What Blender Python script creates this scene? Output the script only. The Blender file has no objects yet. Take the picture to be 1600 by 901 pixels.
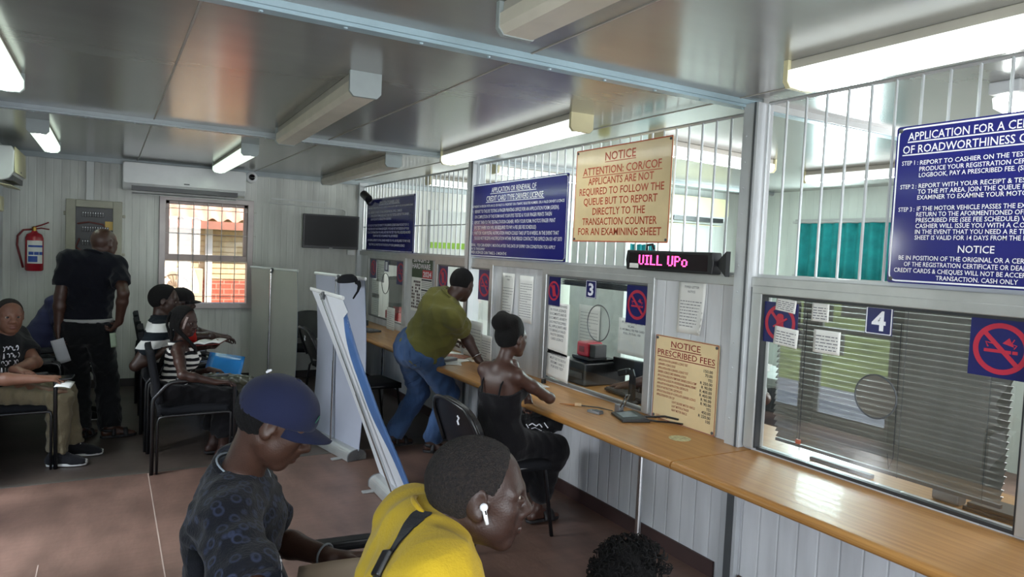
import bpy, bmesh, math, random
import numpy as np
from mathutils import Vector, Matrix, noise as mnoise
random.seed(7); RNG = np.random.default_rng(7)
SC = bpy.context.scene; COL = SC.collection
V = Vector; PI = math.pi

# ------------------------------------------------------------ camera
CAM_R = np.array([.8652, -.4995, .0443]); CAM_D = np.array([.0120, -.0678, -.9976]); CAM_F = np.array([.5013, .8636, -.0527])
CAM_P = np.array([0., 0., 1.62]); FPX = 1090.0
cd = bpy.data.cameras.new('camera'); cam = bpy.data.objects.new('camera', cd); COL.objects.link(cam)
cd.sensor_width = 36.0; cd.lens = 36.0 * FPX / 1600.0; cd.clip_start = .05; cd.clip_end = 200
M = Matrix.Identity(4)
for r in range(3):
    M[r][0] = CAM_R[r]; M[r][1] = -CAM_D[r]; M[r][2] = -CAM_F[r]; M[r][3] = CAM_P[r]
q = M.to_quaternion(); q.normalize()
cam.rotation_mode = 'QUATERNION'; cam.rotation_quaternion = q; cam.location = CAM_P
SC.camera = cam
def at(px, py, d):
    "a point in the room seen at this place of the photograph, d metres deep"
    p = CAM_P + CAM_R * ((px - 800) * d / FPX) + CAM_D * ((py - 450.5) * d / FPX) + CAM_F * d
    return V(p.tolist())

# ------------------------------------------------------------ light
SC.view_settings.view_transform = 'Standard'; SC.view_settings.look = 'None'
SC.view_settings.exposure = 1.18; SC.view_settings.gamma = 1.0; SC.view_settings.use_curve_mapping = False
W = bpy.data.worlds.new('world'); SC.world = W; W.use_nodes = True
nt = W.node_tree; nt.nodes.clear()
sky = nt.nodes.new('ShaderNodeTexSky'); sky.sky_type = 'NISHITA'; sky.sun_disc = False
sky.sun_elevation = math.radians(52); sky.sun_rotation = math.radians(150)
bg = nt.nodes.new('ShaderNodeBackground'); bg.inputs['Strength'].default_value = 0.24
wo = nt.nodes.new('ShaderNodeOutputWorld')
nt.links.new(sky.outputs[0], bg.inputs[0]); nt.links.new(bg.outputs[0], wo.inputs[0])
sl = bpy.data.lights.new('sun', 'SUN'); so = bpy.data.objects.new('sun', sl); COL.objects.link(so)
sl.energy = 4.6; sl.color = (1, .93, .82); sl.angle = .01
so.rotation_euler = V((-.42, .55, -.72)).to_track_quat('-Z', 'Y').to_euler()
TUBE = 4.6            # brightness of the lit fluorescent diffusers
def area(name, loc, direction, sx, sy, power, col=(1, 1, 1)):
    l = bpy.data.lights.new(name, 'AREA'); l.shape = 'RECTANGLE'; l.size = sx; l.size_y = sy; l.energy = power; l.color = col
    o = bpy.data.objects.new(name, l); COL.objects.link(o); o.location = loc
    o.rotation_euler = V(direction).to_track_quat('-Z', 'Z' if abs(V(direction).normalized().z) < .9 else 'Y').to_euler(); return o
# daylight entering through the openings of the long left wall; added fill lights for the room and office
area('daylight_door', (-2.3, 4.35, 2.5), (1, 0, -.75), 1.8, 1.6, 150, (.93, .97, 1))
area('daylight_left_windows', (-1.02, -.5, 1.5), (1, 0, -.15), 3.0, 1.0, 72, (.9, .95, 1))
area('fill_light_front', (1.0, -3.15, 1.15), (0, 1, -.05), 2.2, 2.0, 70, (.88, .94, 1))  # added fill light; the front wall behind it has no opening
area('fill_light_office', (6.3, 1.4, 1.5), (-1, .1, -.1), 1.6, 1.0, 85, (.95, .98, 1))  # added to brighten the office; no window is built in this wall
area('fill_light_far_office', (6.3, 7.2, 1.6), (-1, 0, -.1), 1.2, .9, 75, (.95, 1, .98))  # added to brighten the far office; solid wall behind it
area('fill_light_curtain', (6.26, 4.4, 1.78), (-1, 0, -.1), 1.0, .5, 34, (.8, 1, 1))  # added in front of the curtain cloth to brighten the office
# ------------------------------------------------------------ helpers
def tag(o, label=None, cat=None, group=None, kind=None):
    if label: o['label'] = label
    if cat: o['category'] = cat
    if group: o['group'] = group
    if kind: o['kind'] = kind
    return o
def thing(name, label, cat, loc=(0, 0, 0), rz=0, group=None):
    o = bpy.data.objects.new(name, None); COL.objects.link(o); o.empty_display_size = .1
    o.location = loc; o.rotation_euler = (0, 0, rz)
    o.matrix_basis  # evaluated lazily
    return tag(o, label, cat, group)
def frame(F, U=(0, 0, 1)):
    "rows: forward, left, up"
    f = V(F).normalized(); u = V(U); l = u.cross(f).normalized(); u = f.cross(l).normalized()
    return f, l, u
def basis(o, ex, ey, ez):
    m = Matrix.Identity(4)
    for r in range(3): m[r][0] = ex[r]; m[r][1] = ey[r]; m[r][2] = ez[r]; m[r][3] = o[r]
    return m
class MB:
    def __init__(s): s.v = []; s.f = []; s.m = []; s.cur = 0
    def add(s, vs, fs, M=None):
        b = len(s.v)
        s.v += [tuple(M @ V(p)) if M is not None else tuple(p) for p in vs]
        s.f += [tuple(b + i for i in f) for f in fs]; s.m += [s.cur] * len(fs); return s
    def box(s, a, b, M=None):
        (x0, y0, z0), (x1, y1, z1) = a, b
        vs = [(x0, y0, z0), (x1, y0, z0), (x1, y1, z0), (x0, y1, z0), (x0, y0, z1), (x1, y0, z1), (x1, y1, z1), (x0, y1, z1)]
        return s.add(vs, [(0, 3, 2, 1), (4, 5, 6, 7), (0, 1, 5, 4), (1, 2, 6, 5), (2, 3, 7, 6), (3, 0, 4, 7)], M)
    def cbox(s, c, d, M=None):
        return s.box([c[i] - d[i] / 2 for i in range(3)], [c[i] + d[i] / 2 for i in range(3)], M)
    def tube(s, pts, r, n=8, M=None, closed=False, sq=1.0, up=None):
        pts = [V(p) for p in pts]; N = len(pts); rs = r if isinstance(r, (list, tuple)) else [r] * N
        vs = []; fs = []; prev = None
        for i, p in enumerate(pts):
            if closed: t = pts[(i + 1) % N] - pts[i - 1]
            else: t = pts[min(i + 1, N - 1)] - pts[max(i - 1, 0)]
            t.normalize()
            if prev is None:
                a = V(up) if up is not None else (V((0, 0, 1)) if abs(t.z) < .9 else V((1, 0, 0)))
            else: a = prev
            x = a - t * a.dot(t)
            if x.length < 1e-6: x = t.orthogonal()
            x.normalize(); y = t.cross(x); prev = x
            for k in range(n):
                an = 2 * PI * (k + .5) / n
                vs.append(p + x * (rs[i] * math.cos(an)) + y * (rs[i] * sq * math.sin(an)))
        for i in range(N if closed else N - 1):
            for k in range(n):
                a = i * n + k; b = i * n + (k + 1) % n; j = (i + 1) % N
                fs.append((a, b, j * n + (k + 1) % n, j * n + k))
        if not closed:
            fs.append(tuple(range(n - 1, -1, -1))); fs.append(tuple((N - 1) * n + k for k in range(n)))
        return s.add(vs, fs, M)
    def lathe(s, prof, n=24, M=None, cap=True):
        vs = [(r * math.cos(2 * PI * k / n), r * math.sin(2 * PI * k / n), z) for r, z in prof for k in range(n)]
        fs = [(i * n + k, i * n + (k + 1) % n, (i + 1) * n + (k + 1) % n, (i + 1) * n + k) for i in range(len(prof) - 1) for k in range(n)]
        if cap: fs += [tuple(range(n - 1, -1, -1)), tuple((len(prof) - 1) * n + k for k in range(n))]
        return s.add(vs, fs, M)
    def prism(s, poly, d, M=None):
        "poly in xy, extruded from z=0 to z=d"
        n = len(poly)
        vs = [(x, y, 0) for x, y in poly] + [(x, y, d) for x, y in poly]
        fs = [tuple(range(n - 1, -1, -1)), tuple(range(n, 2 * n))] + [(i, (i + 1) % n, n + (i + 1) % n, n + i) for i in range(n)]
        return s.add(vs, fs, M)
    def sheet(s, fn, nu, nv, th=0.0, M=None):
        "fn(u,v) -> point; a thin solid sheet when th > 0"
        P = [[V(fn(i / nu, j / nv)) for j in range(nv + 1)] for i in range(nu + 1)]
        def nor(i, j):
            a = P[min(i + 1, nu)][j] - P[max(i - 1, 0)][j]; b = P[i][min(j + 1, nv)] - P[i][max(j - 1, 0)]
            return a.cross(b).normalized()
        w = nv + 1; vs = [P[i][j] for i in range(nu + 1) for j in range(w)]
        fs = [(i * w + j, (i + 1) * w + j, (i + 1) * w + j + 1, i * w + j + 1) for i in range(nu) for j in range(nv)]
        if th:
            o = len(vs); vs += [P[i][j] - nor(i, j) * th for i in range(nu + 1) for j in range(w)]
            fs += [tuple(o + k for k in reversed(f)) for f in list(fs)]
            rim = [i * w for i in range(nu + 1)] + [nu * w + j for j in range(1, w)] + [i * w + nv for i in range(nu - 1, -1, -1)] + [j for j in range(nv - 1, 0, -1)]
            for k in range(len(rim)):
                a, b = rim[k], rim[(k + 1) % len(rim)]; fs.append((b, a, o + a, o + b))
        return s.add(vs, fs, M)
    def build(s, name, mats, parent=None, smooth=False, bevel=0, world=False, origin=True, seg=2, sub=0):
        vs = s.v
        loc = None
        if parent is not None and world:
            mi = (Matrix.Translation(parent.location) @ Matrix.Rotation(parent.rotation_euler[2], 4, 'Z')).inverted()
            vs = [tuple(mi @ V(p)) for p in vs]
        elif parent is None and origin:
            a = np.array(vs); lo = a.min(0); hi = a.max(0); loc = ((lo[0] + hi[0]) / 2, (lo[1] + hi[1]) / 2, lo[2])
            vs = (a - np.array(loc)).tolist()
        me = bpy.data.meshes.new(name); me.from_pydata(vs, [], s.f); me.validate()
        mats = mats if isinstance(mats, (list, tuple)) else [mats]
        for m in mats: me.materials.append(m)
        if len(mats) > 1: me.polygons.foreach_set('material_index', s.m[:len(me.polygons)])
        if smooth: me.polygons.foreach_set('use_smooth', [True] * len(me.polygons))
        o = bpy.data.objects.new(name, me); COL.objects.link(o)
        if parent is not None: o.parent = parent
        if loc: o.location = loc
        if bevel:
            b = o.modifiers.new('bevel', 'BEVEL'); b.width = bevel; b.segments = seg; b.limit_method = 'ANGLE'; b.angle_limit = .6
        if sub:
            b = o.modifiers.new('sub', 'SUBSURF'); b.levels = sub; b.render_levels = sub
        return o
def copy_thing(o, label=None, loc=None, rz=None, group=None):
    c = o.copy(); COL.objects.link(c)
    if label: c['label'] = label
    if group: c['group'] = group
    if loc is not None: c.location = loc
    if rz is not None: c.rotation_euler = (0, 0, rz)
    for ch in list(o.children):
        k = ch.copy(); COL.objects.link(k); k.parent = c
        for g in list(ch.children):
            h = g.copy(); COL.objects.link(h); h.parent = k
    return c
def structure(o, label=None): o['kind'] = 'structure'; return o

# ------------------------------------------------------------ materials
def N(nt, t, **kw):
    n = nt.nodes.new(t)
    for k, v in kw.items(): setattr(n, k, v)
    return n
def lin(c):
    return tuple(((x / 12.92) if x <= .04045 else ((x + .055) / 1.055) ** 2.4) for x in c)
def hx(s): return lin(tuple(int(s[i:i + 2], 16) / 255 for i in (0, 2, 4)))
def mat(name, col, rough=.5, metal=0, spec=.5, var=.06, vscale=6, bump=0, bscale=40, coat=0, emit=0, ecol=None, ior=None, stretch=(1, 1, 1), sheen=0, col2=None, detail=4):
    m = bpy.data.materials.new(name); m.use_nodes = True; nt = m.node_tree; L = nt.links.new
    p = nt.nodes['Principled BSDF']
    p.inputs['Roughness'].default_value = rough; p.inputs['Metallic'].default_value = metal
    p.inputs['Specular IOR Level'].default_value = spec
    if coat: p.inputs['Coat Weight'].default_value = coat; p.inputs['Coat Roughness'].default_value = .08
    if ior: p.inputs['IOR'].default_value = ior
    if sheen: p.inputs['Sheen Weight'].default_value = sheen
    tc = N(nt, 'ShaderNodeTexCoord'); mp = N(nt, 'ShaderNodeMapping'); mp.inputs['Scale'].default_value = stretch
    L(tc.outputs['Object'], mp.inputs[0])
    nz = N(nt, 'ShaderNodeTexNoise'); nz.inputs['Scale'].default_value = vscale; nz.inputs['Detail'].default_value = detail
    L(mp.outputs[0], nz.inputs['Vector'])
    mx = N(nt, 'ShaderNodeMix', data_type='RGBA')
    c2 = col2 if col2 else tuple(max(0, x * (1 - 2.2 * var)) for x in col)
    c1 = col if col2 else tuple(min(1, x * (1 + var)) for x in col)
    rp = N(nt, 'ShaderNodeMapRange'); rp.inputs[1].default_value = .3; rp.inputs[2].default_value = .7
    L(nz.outputs[0], rp.inputs[0]); L(rp.outputs[0], mx.inputs[0])
    mx.inputs[6].default_value = (*c1, 1); mx.inputs[7].default_value = (*c2, 1)
    L(mx.outputs[2], p.inputs['Base Color'])
    if bump:
        n2 = N(nt, 'ShaderNodeTexNoise'); n2.inputs['Scale'].default_value = bscale; n2.inputs['Detail'].default_value = 3
        L(mp.outputs[0], n2.inputs['Vector'])
        b = N(nt, 'ShaderNodeBump'); b.inputs['Strength'].default_value = bump; b.inputs['Distance'].default_value = .01
        L(n2.outputs[0], b.inputs['Height']); L(b.outputs[0], p.inputs['Normal'])
    if emit:
        p.inputs['Emission Color'].default_value = (*(ecol or col), 1); p.inputs['Emission Strength'].default_value = emit
    return m
def mathn(nt, op, a, b=None, c=None):
    n = N(nt, 'ShaderNodeMath', operation=op)
    for i, x in enumerate((a, b, c)):
        if x is None: continue
        if isinstance(x, (int, float)): n.inputs[i].default_value = x
        else: nt.links.new(x, n.inputs[i])
    return n.outputs[0]
def coord(nt, axis):
    tc = N(nt, 'ShaderNodeTexCoord'); sp = N(nt, 'ShaderNodeSeparateXYZ'); nt.links.new(tc.outputs['Object'], sp.inputs[0])
    return sp.outputs['XYZ'.index(axis)]
def rib_mat(name, col, axis, period, width, rough=.35, depth=.35, dirt=.12):
    "sheet wall cladding with narrow vertical grooves every period metres"
    m = mat(name, col, rough, var=dirt, vscale=2.2, stretch=(3, 3, .5)); nt = m.node_tree; p = nt.nodes['Principled BSDF']
    x = coord(nt, axis)
    g = mathn(nt, 'PINGPONG', x, period / 2)
    h = N(nt, 'ShaderNodeMapRange', interpolation_type='SMOOTHSTEP'); nt.links.new(g, h.inputs[0]); h.inputs[1].default_value = 0; h.inputs[2].default_value = width
    b = N(nt, 'ShaderNodeBump'); b.inputs['Strength'].default_value = depth; b.inputs['Distance'].default_value = .006
    nt.links.new(h.outputs[0], b.inputs['Height']); nt.links.new(b.outputs[0], p.inputs['Normal'])
    return m
def stripe_mat(name, cols, axis, period, phase=0, wob=0.0, rough=.85, tilt=None):
    "cloth in two colours, stripes across the given axis"
    m = mat(name, cols[0], rough, spec=.2, bump=.25, bscale=250); nt = m.node_tree; p = nt.nodes['Principled BSDF']
    x = coord(nt, axis)
    if wob:
        nz = N(nt, 'ShaderNodeTexNoise'); nz.inputs['Scale'].default_value = 9; tc = N(nt, 'ShaderNodeTexCoord'); nt.links.new(tc.outputs['Object'], nz.inputs['Vector'])
        x = mathn(nt, 'ADD', x, mathn(nt, 'MULTIPLY', nz.outputs[0], wob))
    t = mathn(nt, 'FRACT', mathn(nt, 'ADD', mathn(nt, 'DIVIDE', x, period), phase))
    s = mathn(nt, 'GREATER_THAN', t, .5)
    mx = N(nt, 'ShaderNodeMix', data_type='RGBA'); nt.links.new(s, mx.inputs[0])
    mx.inputs[6].default_value = (*cols[0], 1); mx.inputs[7].default_value = (*cols[1], 1)
    nt.links.new(mx.outputs[2], p.inputs['Base Color']); return m
def glass_mat(name, tint=(.95, .98, .97), rough=.0, gloss=.035):
    m = bpy.data.materials.new(name); m.use_nodes = True; nt = m.node_tree; nt.nodes.clear(); L = nt.links.new
    o = N(nt, 'ShaderNodeOutputMaterial'); t = N(nt, 'ShaderNodeBsdfTransparent'); g = N(nt, 'ShaderNodeBsdfGlossy'); mx = N(nt, 'ShaderNodeMixShader')
    nz = N(nt, 'ShaderNodeTexNoise'); nz.inputs['Scale'].default_value = 1.5
    t.inputs[0].default_value = (*tint, 1); g.inputs[0].default_value = (1, 1, 1, 1); g.inputs['Roughness'].default_value = rough
    f = N(nt, 'ShaderNodeLayerWeight'); f.inputs[0].default_value = .5
    a = mathn(nt, 'ADD', mathn(nt, 'MULTIPLY', mathn(nt, 'POWER', f.outputs['Facing'], 4.0), .9), mathn(nt, 'ADD', mathn(nt, 'MULTIPLY', nz.outputs[0], .01), gloss))
    L(a, mx.inputs[0]); L(t.outputs[0], mx.inputs[1]); L(g.outputs[0], mx.inputs[2]); L(mx.outputs[0], o.inputs[0]); return m
MT = {}
MT['white_paint'] = mat('white_paint', hx('c9cccb'), .35, var=.04, vscale=4)
MT['alu'] = mat('aluminium', hx('b9bbba'), .38, metal=.55, var=.05, vscale=8)
MT['steel'] = mat('chrome_steel', hx('c8cacc'), .18, metal=1, var=.03)
MT['grey_metal'] = mat('grey_metal', hx('83868a'), .4, metal=.5)
MT['darkgrey'] = mat('dark_grey', hx('4a4d50'), .5)
MT['black_plastic'] = mat('black_plastic', hx('16171a'), .35, bump=.05, bscale=200)
MT['black_gloss'] = mat('black_gloss', hx('0b0c0e'), .08, var=.02)
MT['black_frame'] = mat('black_frame', hx('141518'), .3, spec=.6)
MT['black_cloth'] = mat('black_upholstery', hx('1b1c20'), .9, spec=.2, bump=.3, bscale=300)
MT['paper'] = mat('paper', hx('e4e4e0'), .8, spec=.2, var=.03)
MT['print_ink'] = mat('print_grey', hx('6f6f76'), .8)
MT['ink'] = mat('ink', hx('3c3c42'), .8)
MT['sign_blue'] = mat('sign_blue', hx('22246e'), .12, var=.05, vscale=3)
MT['sign_white'] = mat('sign_white', hx('e8e9f0'), .4, var=.02)
MT['sign_cream'] = mat('sign_cream', hx('e4cda0'), .22, var=.05, vscale=4)
MT['sign_red'] = mat('sign_red', hx('bd4f2e'), .5, var=.05)
MT['red_ink'] = mat('red_ink', hx('8e2323'), .6)
MT['ring_red'] = mat('prohibition_red', hx('b0283f'), .4)
MT['navy'] = mat('navy_vinyl', hx('1b1f5c'), .3)
MT['plastic_white'] = mat('white_plastic', hx('d4d6d6'), .25, var=.03)
MT['cream_plastic'] = mat('cream_plastic', hx('d8d0a8'), .4, var=.04)
MT['glass'] = glass_mat('window_glass'); MT['glass_refl'] = glass_mat('counter_glass', (.82, .86, .85), gloss=.15)
MT['glass_ext'] = glass_mat('outer_window_glass', (.9, .9, .9))

# lettering: one mesh of all the lines
def text_lines(mb, lines, M, th=.0012, bold=0.0):
    """lines: (string, x, y, cap height, width or None, align 'l'/'c'/'r'); M maps sign space (x right, y up, z out) to the world"""
    for (s, x, y, h, w, al) in lines:
        if not s.strip(): continue
        c = bpy.data.curves.new('t', 'FONT'); c.body = s; c.size = 1.0; c.resolution_u = 2; c.offset = bold
        o = bpy.data.objects.new('t', c); me = bpy.data.meshes.new_from_object(o)
        a = np.empty(len(me.vertices) * 3); me.vertices.foreach_get('co', a); a = a.reshape(-1, 3)
        fs = [tuple(p.vertices) for p in me.polygons]
        bpy.data.objects.remove(o); bpy.data.curves.remove(c); bpy.data.meshes.remove(me)
        if len(a) == 0: continue
        x0, x1 = a[:, 0].min(), a[:, 0].max(); k = h / .70
        kx = (w / (x1 - x0)) if w else k * .9
        W_ = (x1 - x0) * kx; off = x if al == 'l' else (x - W_ / 2 if al == 'c' else x - W_)
        P = np.stack([(a[:, 0] - x0) * kx + off, a[:, 1] * k + y, np.full(len(a), th)], 1)
        mb.add(P.tolist(), fs, M)
def wall_frame(org, n, up=(0, 0, 1)):
    "matrix for a sign at org whose face looks along n: x right, y up, z out"
    n = V(n).normalized(); u = V(up); r = u.cross(n).normalized(); u = n.cross(r)
    return basis(V(org), r, u, n)
def rrect(w, h, r, n=5):
    p = []
    for cx, cy, a0 in ((w / 2 - r, h / 2 - r, 0), (-w / 2 + r, h / 2 - r, 90), (-w / 2 + r, -h / 2 + r, 180), (w / 2 - r, -h / 2 + r, 270)):
        for k in range(n + 1):
            a = math.radians(a0 + 90 * k / n); p.append((cx + r * math.cos(a), cy + r * math.sin(a)))
    return p
def ringpoly(mb, po, pi, z, M):
    n = len(po); mb.add([(x, y, z) for x, y in po] + [(x, y, z) for x, y in pi], [(i, (i + 1) % n, n + (i + 1) % n, n + i) for i in range(n)], M)
# ------------------------------------------------------------ the room shell
XL, XR, XO = -.90, 2.70, 6.40     # left wall, counter partition, far office wall
YN, YF, ZC = -3.2, 8.45, 2.40
MT['wall_back'] = rib_mat('cladding_back', hx('c4c6c1'), 'X', .07, .009, .38, .28)
MT['wall_side'] = rib_mat('cladding_side', hx('cdcfd2'), 'Y', .105, .008, .35, .5)
MT['wall_fine'] = rib_mat('cladding_fine', hx('c6c8c6'), 'Y', .05, .012, .35, .6, .06)
MT['office_wall'] = rib_mat('cladding_office', hx('dde4de'), 'Y', .1, .01, .4, .3, .05)
MT['office_wall_x'] = rib_mat('cladding_office_end', hx('dde4de'), 'X', .1, .01, .4, .3, .05)
# ceiling: glossy coated steel sheets, softly streaked
MT['ceiling'] = mat('ceiling_sheet', hx('a3a3a0'), .20, metal=.45, spec=.6, var=.05, vscale=1.2, bump=.035, bscale=5, stretch=(1, 3, 1))
# floor: worn brown vinyl with scuffs
def floor_mat():
    m = mat('floor_vinyl', hx('71594f'), .4, var=.16, vscale=2.5, bump=.12, bscale=18, spec=.4, stretch=(2.2, 1, 1)); nt = m.node_tree; L = nt.links.new
    p = nt.nodes['Principled BSDF']; src = p.inputs['Base Color'].links[0].from_socket
    tc = N(nt, 'ShaderNodeTexCoord')
    vo = N(nt, 'ShaderNodeTexVoronoi'); vo.inputs['Scale'].default_value = 13; L(tc.outputs['Object'], vo.inputs['Vector'])
    sp = N(nt, 'ShaderNodeMapRange'); sp.inputs[1].default_value = .0; sp.inputs[2].default_value = .11; sp.inputs[3].default_value = .32; sp.inputs[4].default_value = 0
    L(vo.outputs['Distance'], sp.inputs[0])
    n1 = N(nt, 'ShaderNodeTexNoise'); n1.inputs['Scale'].default_value = 1.3; L(tc.outputs['Object'], n1.inputs['Vector'])
    k = mathn(nt, 'MULTIPLY', sp.outputs[0], mathn(nt, 'GREATER_THAN', n1.outputs[0], .52))
    mx = N(nt, 'ShaderNodeMix', data_type='RGBA'); L(k, mx.inputs[0]); L(src, mx.inputs[6]); mx.inputs[7].default_value = (*hx('9a8d86'), 1)
    wv = N(nt, 'ShaderNodeTexNoise'); wv.inputs['Scale'].default_value = 30; wv.inputs['Detail'].default_value = 6
    mp = N(nt, 'ShaderNodeMapping'); mp.inputs['Scale'].default_value = (.12, 1.2, 1); mp.inputs['Rotation'].default_value = (0, 0, .5); L(tc.outputs['Object'], mp.inputs[0]); L(mp.outputs[0], wv.inputs['Vector'])
    mr = N(nt, 'ShaderNodeMapRange'); mr.inputs[1].default_value = .4; mr.inputs[2].default_value = .75; mr.inputs[4].default_value = .3; L(wv.outputs[0], mr.inputs[0])
    m2 = N(nt, 'ShaderNodeMix', data_type='RGBA'); L(mr.outputs[0], m2.inputs[0]); L(mx.outputs[2], m2.inputs[6]); m2.inputs[7].default_value = (*hx('54413a'), 1)
    L(m2.outputs[2], p.inputs['Base Color']); return m
MT['floor'] = floor_mat()
def st(name, mb, m, **kw): return structure(mb.build(name, m, origin=False, **kw))
st('floor', MB().box((XL - .1, YN - .1, -.1), (XO + .1, 5.30, 0)), MT['floor'])
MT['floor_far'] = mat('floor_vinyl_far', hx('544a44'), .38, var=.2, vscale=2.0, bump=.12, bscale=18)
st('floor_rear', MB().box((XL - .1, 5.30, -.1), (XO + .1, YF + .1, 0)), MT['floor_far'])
st('trim_floor_strip', MB().box((XL, 5.275, 0), (XR, 5.315, .004)), mat('floor_strip', hx('5f5a54'), .4, metal=.3), bevel=.002)
st('trim_floor_seam', MB().box((.250, 3.35, 0), (.256, 5.27, .002)).box((-.279, 2.2, 0), (-.274, 3.98, .002)), mat('floor_seam', hx('a08e84'), .6))
st('ceiling', MB().box((XL - .1, YN - .1, ZC), (XO + .1, YF + .1, ZC + .08)), MT['ceiling'])
# ceiling seams
mb = MB()
for x in (.255, 1.43, -.9 + .02, 2.6): mb.box((x - .004, YN, ZC - .003), (x + .004, YF, ZC))
st('trim_ceiling_seams', mb, mat('seam', hx('a8a49d'), .5))
MT['beam'] = mat('beam_white', hx('aab4b8'), .32, var=.05)
k = 1
for y, w in ((2.43, .075), (5.36, .085)):
    mb = MB().box((XL, y - w / 2, ZC - .022), (XO, y + w / 2, ZC)).box((XL, y - w / 2 + .012, ZC - .034), (XO, y + w / 2 - .012, ZC - .022))
    for i in range(13):
        x = XL + .2 + i * .28
        mb.lathe([(.008, 0), (.007, .004), (.0, .006)], 8, basis((x, y, ZC - .034), (1, 0, 0), (0, -1, 0), (0, 0, -1)))
    st('trim_%d' % k, mb, MT['beam'] if y > 4 else mat('beam_blue_white', hx('9db4bd'), .32, var=.05)); k += 1
st('trim_3', MB().box((XL, YF - .05, ZC - .05), (XO, YF, ZC)), MT['beam'])
st('trim_4', MB().box((XL, YN, ZC - .05), (XL + .04, YF, ZC)), MT['beam'])
def wall_holes(mb, axis, c0, c1, a0, a1, z0, z1, holes):
    "a wall slab between c0 and c1 on the given axis, running a0..a1, with rectangular holes (a0,a1,z0,z1)"
    def bx(p, q, r, s):
        if q - p < 1e-4 or s - r < 1e-4: return
        if axis == 'y': mb.box((p, c0, r), (q, c1, s))
        else: mb.box((c0, p, r), (c1, q, s))
    cur = a0
    for (p, q, r, s) in sorted(holes):
        bx(cur, p, z0, z1); bx(p, q, z0, r); bx(p, q, s, z1); cur = q
    bx(cur, a1, z0, z1); return mb
BW = (.52, 1.385, .885, 2.02)          # back window
st('wall_back', wall_holes(MB(), 'y', YF, YF + .08, XL - .1, XO + .1, 0, ZC, [BW]), MT['wall_back'])
DOOR = (3.75, 5.15, 0.02, 2.05); LW = (-2.2, 1.4, 1.0, 2.0)
st('wall_left', wall_holes(MB(), 'x', XL - .08, XL, YN, YF, 0, ZC, [DOOR, LW]), MT['wall_side'])
st('wall_front', wall_holes(MB(), 'y', YN - .08, YN, XL - .1, XO + .1, 0, ZC, []), MT['wall_back'])
st('wall_far_office', MB().box((XO, YN, 0), (XO + .08, YF, ZC)), MT['office_wall'])
st('wall_office_divider', MB().box((4.55, 5.78, 0), (XO, 5.84, ZC)), MT['office_wall_x'])
st('trim_5', MB().box((XR + .06, 2.39, ZC - .03), (XO, 2.47, ZC)).box((XR + .06, 5.32, ZC - .03), (XO, 5.40, ZC)), MT['white_paint'])
# counter partition
WINS = [(6.90, 8.02, .80, 1.475), (4.98, 6.03, .80, 1.475), (3.06, 4.14, .735, 1.475), (1.135, 2.265, .735, 1.475), (-.9, .35, .735, 1.475)]
st('wall_right', wall_holes(MB(), 'x', XR, XR + .06, YN, YF, 0, 1.5, WINS), MT['wall_side'])
st('baseboard_right', MB().box((XR - .012, YN, 0), (XR, 2.31, .085)).box((XR - .012, 2.47, 0), (XR, YF, .085)), mat('skirting', hx('43302e'), .5))
st('baseboard_back', MB().box((XL, YF - .012, 0), (XR, YF, .085)), mat('skirting_back', hx('2c2625'), .5))
st('trim_6', MB().box((XR - .022, YN, 1.50), (XR + .07, 2.325, 1.55)).box((XR - .022, 2.415, 1.50), (XR + .07, YF, 1.55)), MT['alu'], bevel=.003)
MT['post'] = mat('post_white', hx('c3c7ca'), .3, metal=.2, var=.04)
k = 7
for y in (2.37, 5.36):
    mb = MB().box((XR - .045, y - .045, .72), (XR + .06, y + .045, ZC - .02))
    mb.box((XR - .03, y - .05, 0), (XR, y + .05, .68))
    for i in range(12): mb.lathe([(.006, 0), (.005, .004)], 8, basis((XR - .045, y + .02, .85 + i * .125), (0, 1, 0), (0, 0, 1), (-1, 0, 0)))
    st('trim_%d' % k, mb, MT['post'], bevel=.003); k += 1
    st('trim_%d' % k, MB().box((XR - .034, y - .03, 0), (XR - .029, y + .012, .68)).box((XR - .049, y - .032, .72), (XR - .044, y - .022, ZC - .02)), mat('post_channel', hx('56595c'), .4, metal=.3)); k += 1
st('trim_%d' % k, MB().box((XR - .05, YF - .06, 0), (XR + .06, YF, ZC - .02)), MT['post'], bevel=.003); k += 1
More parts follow.
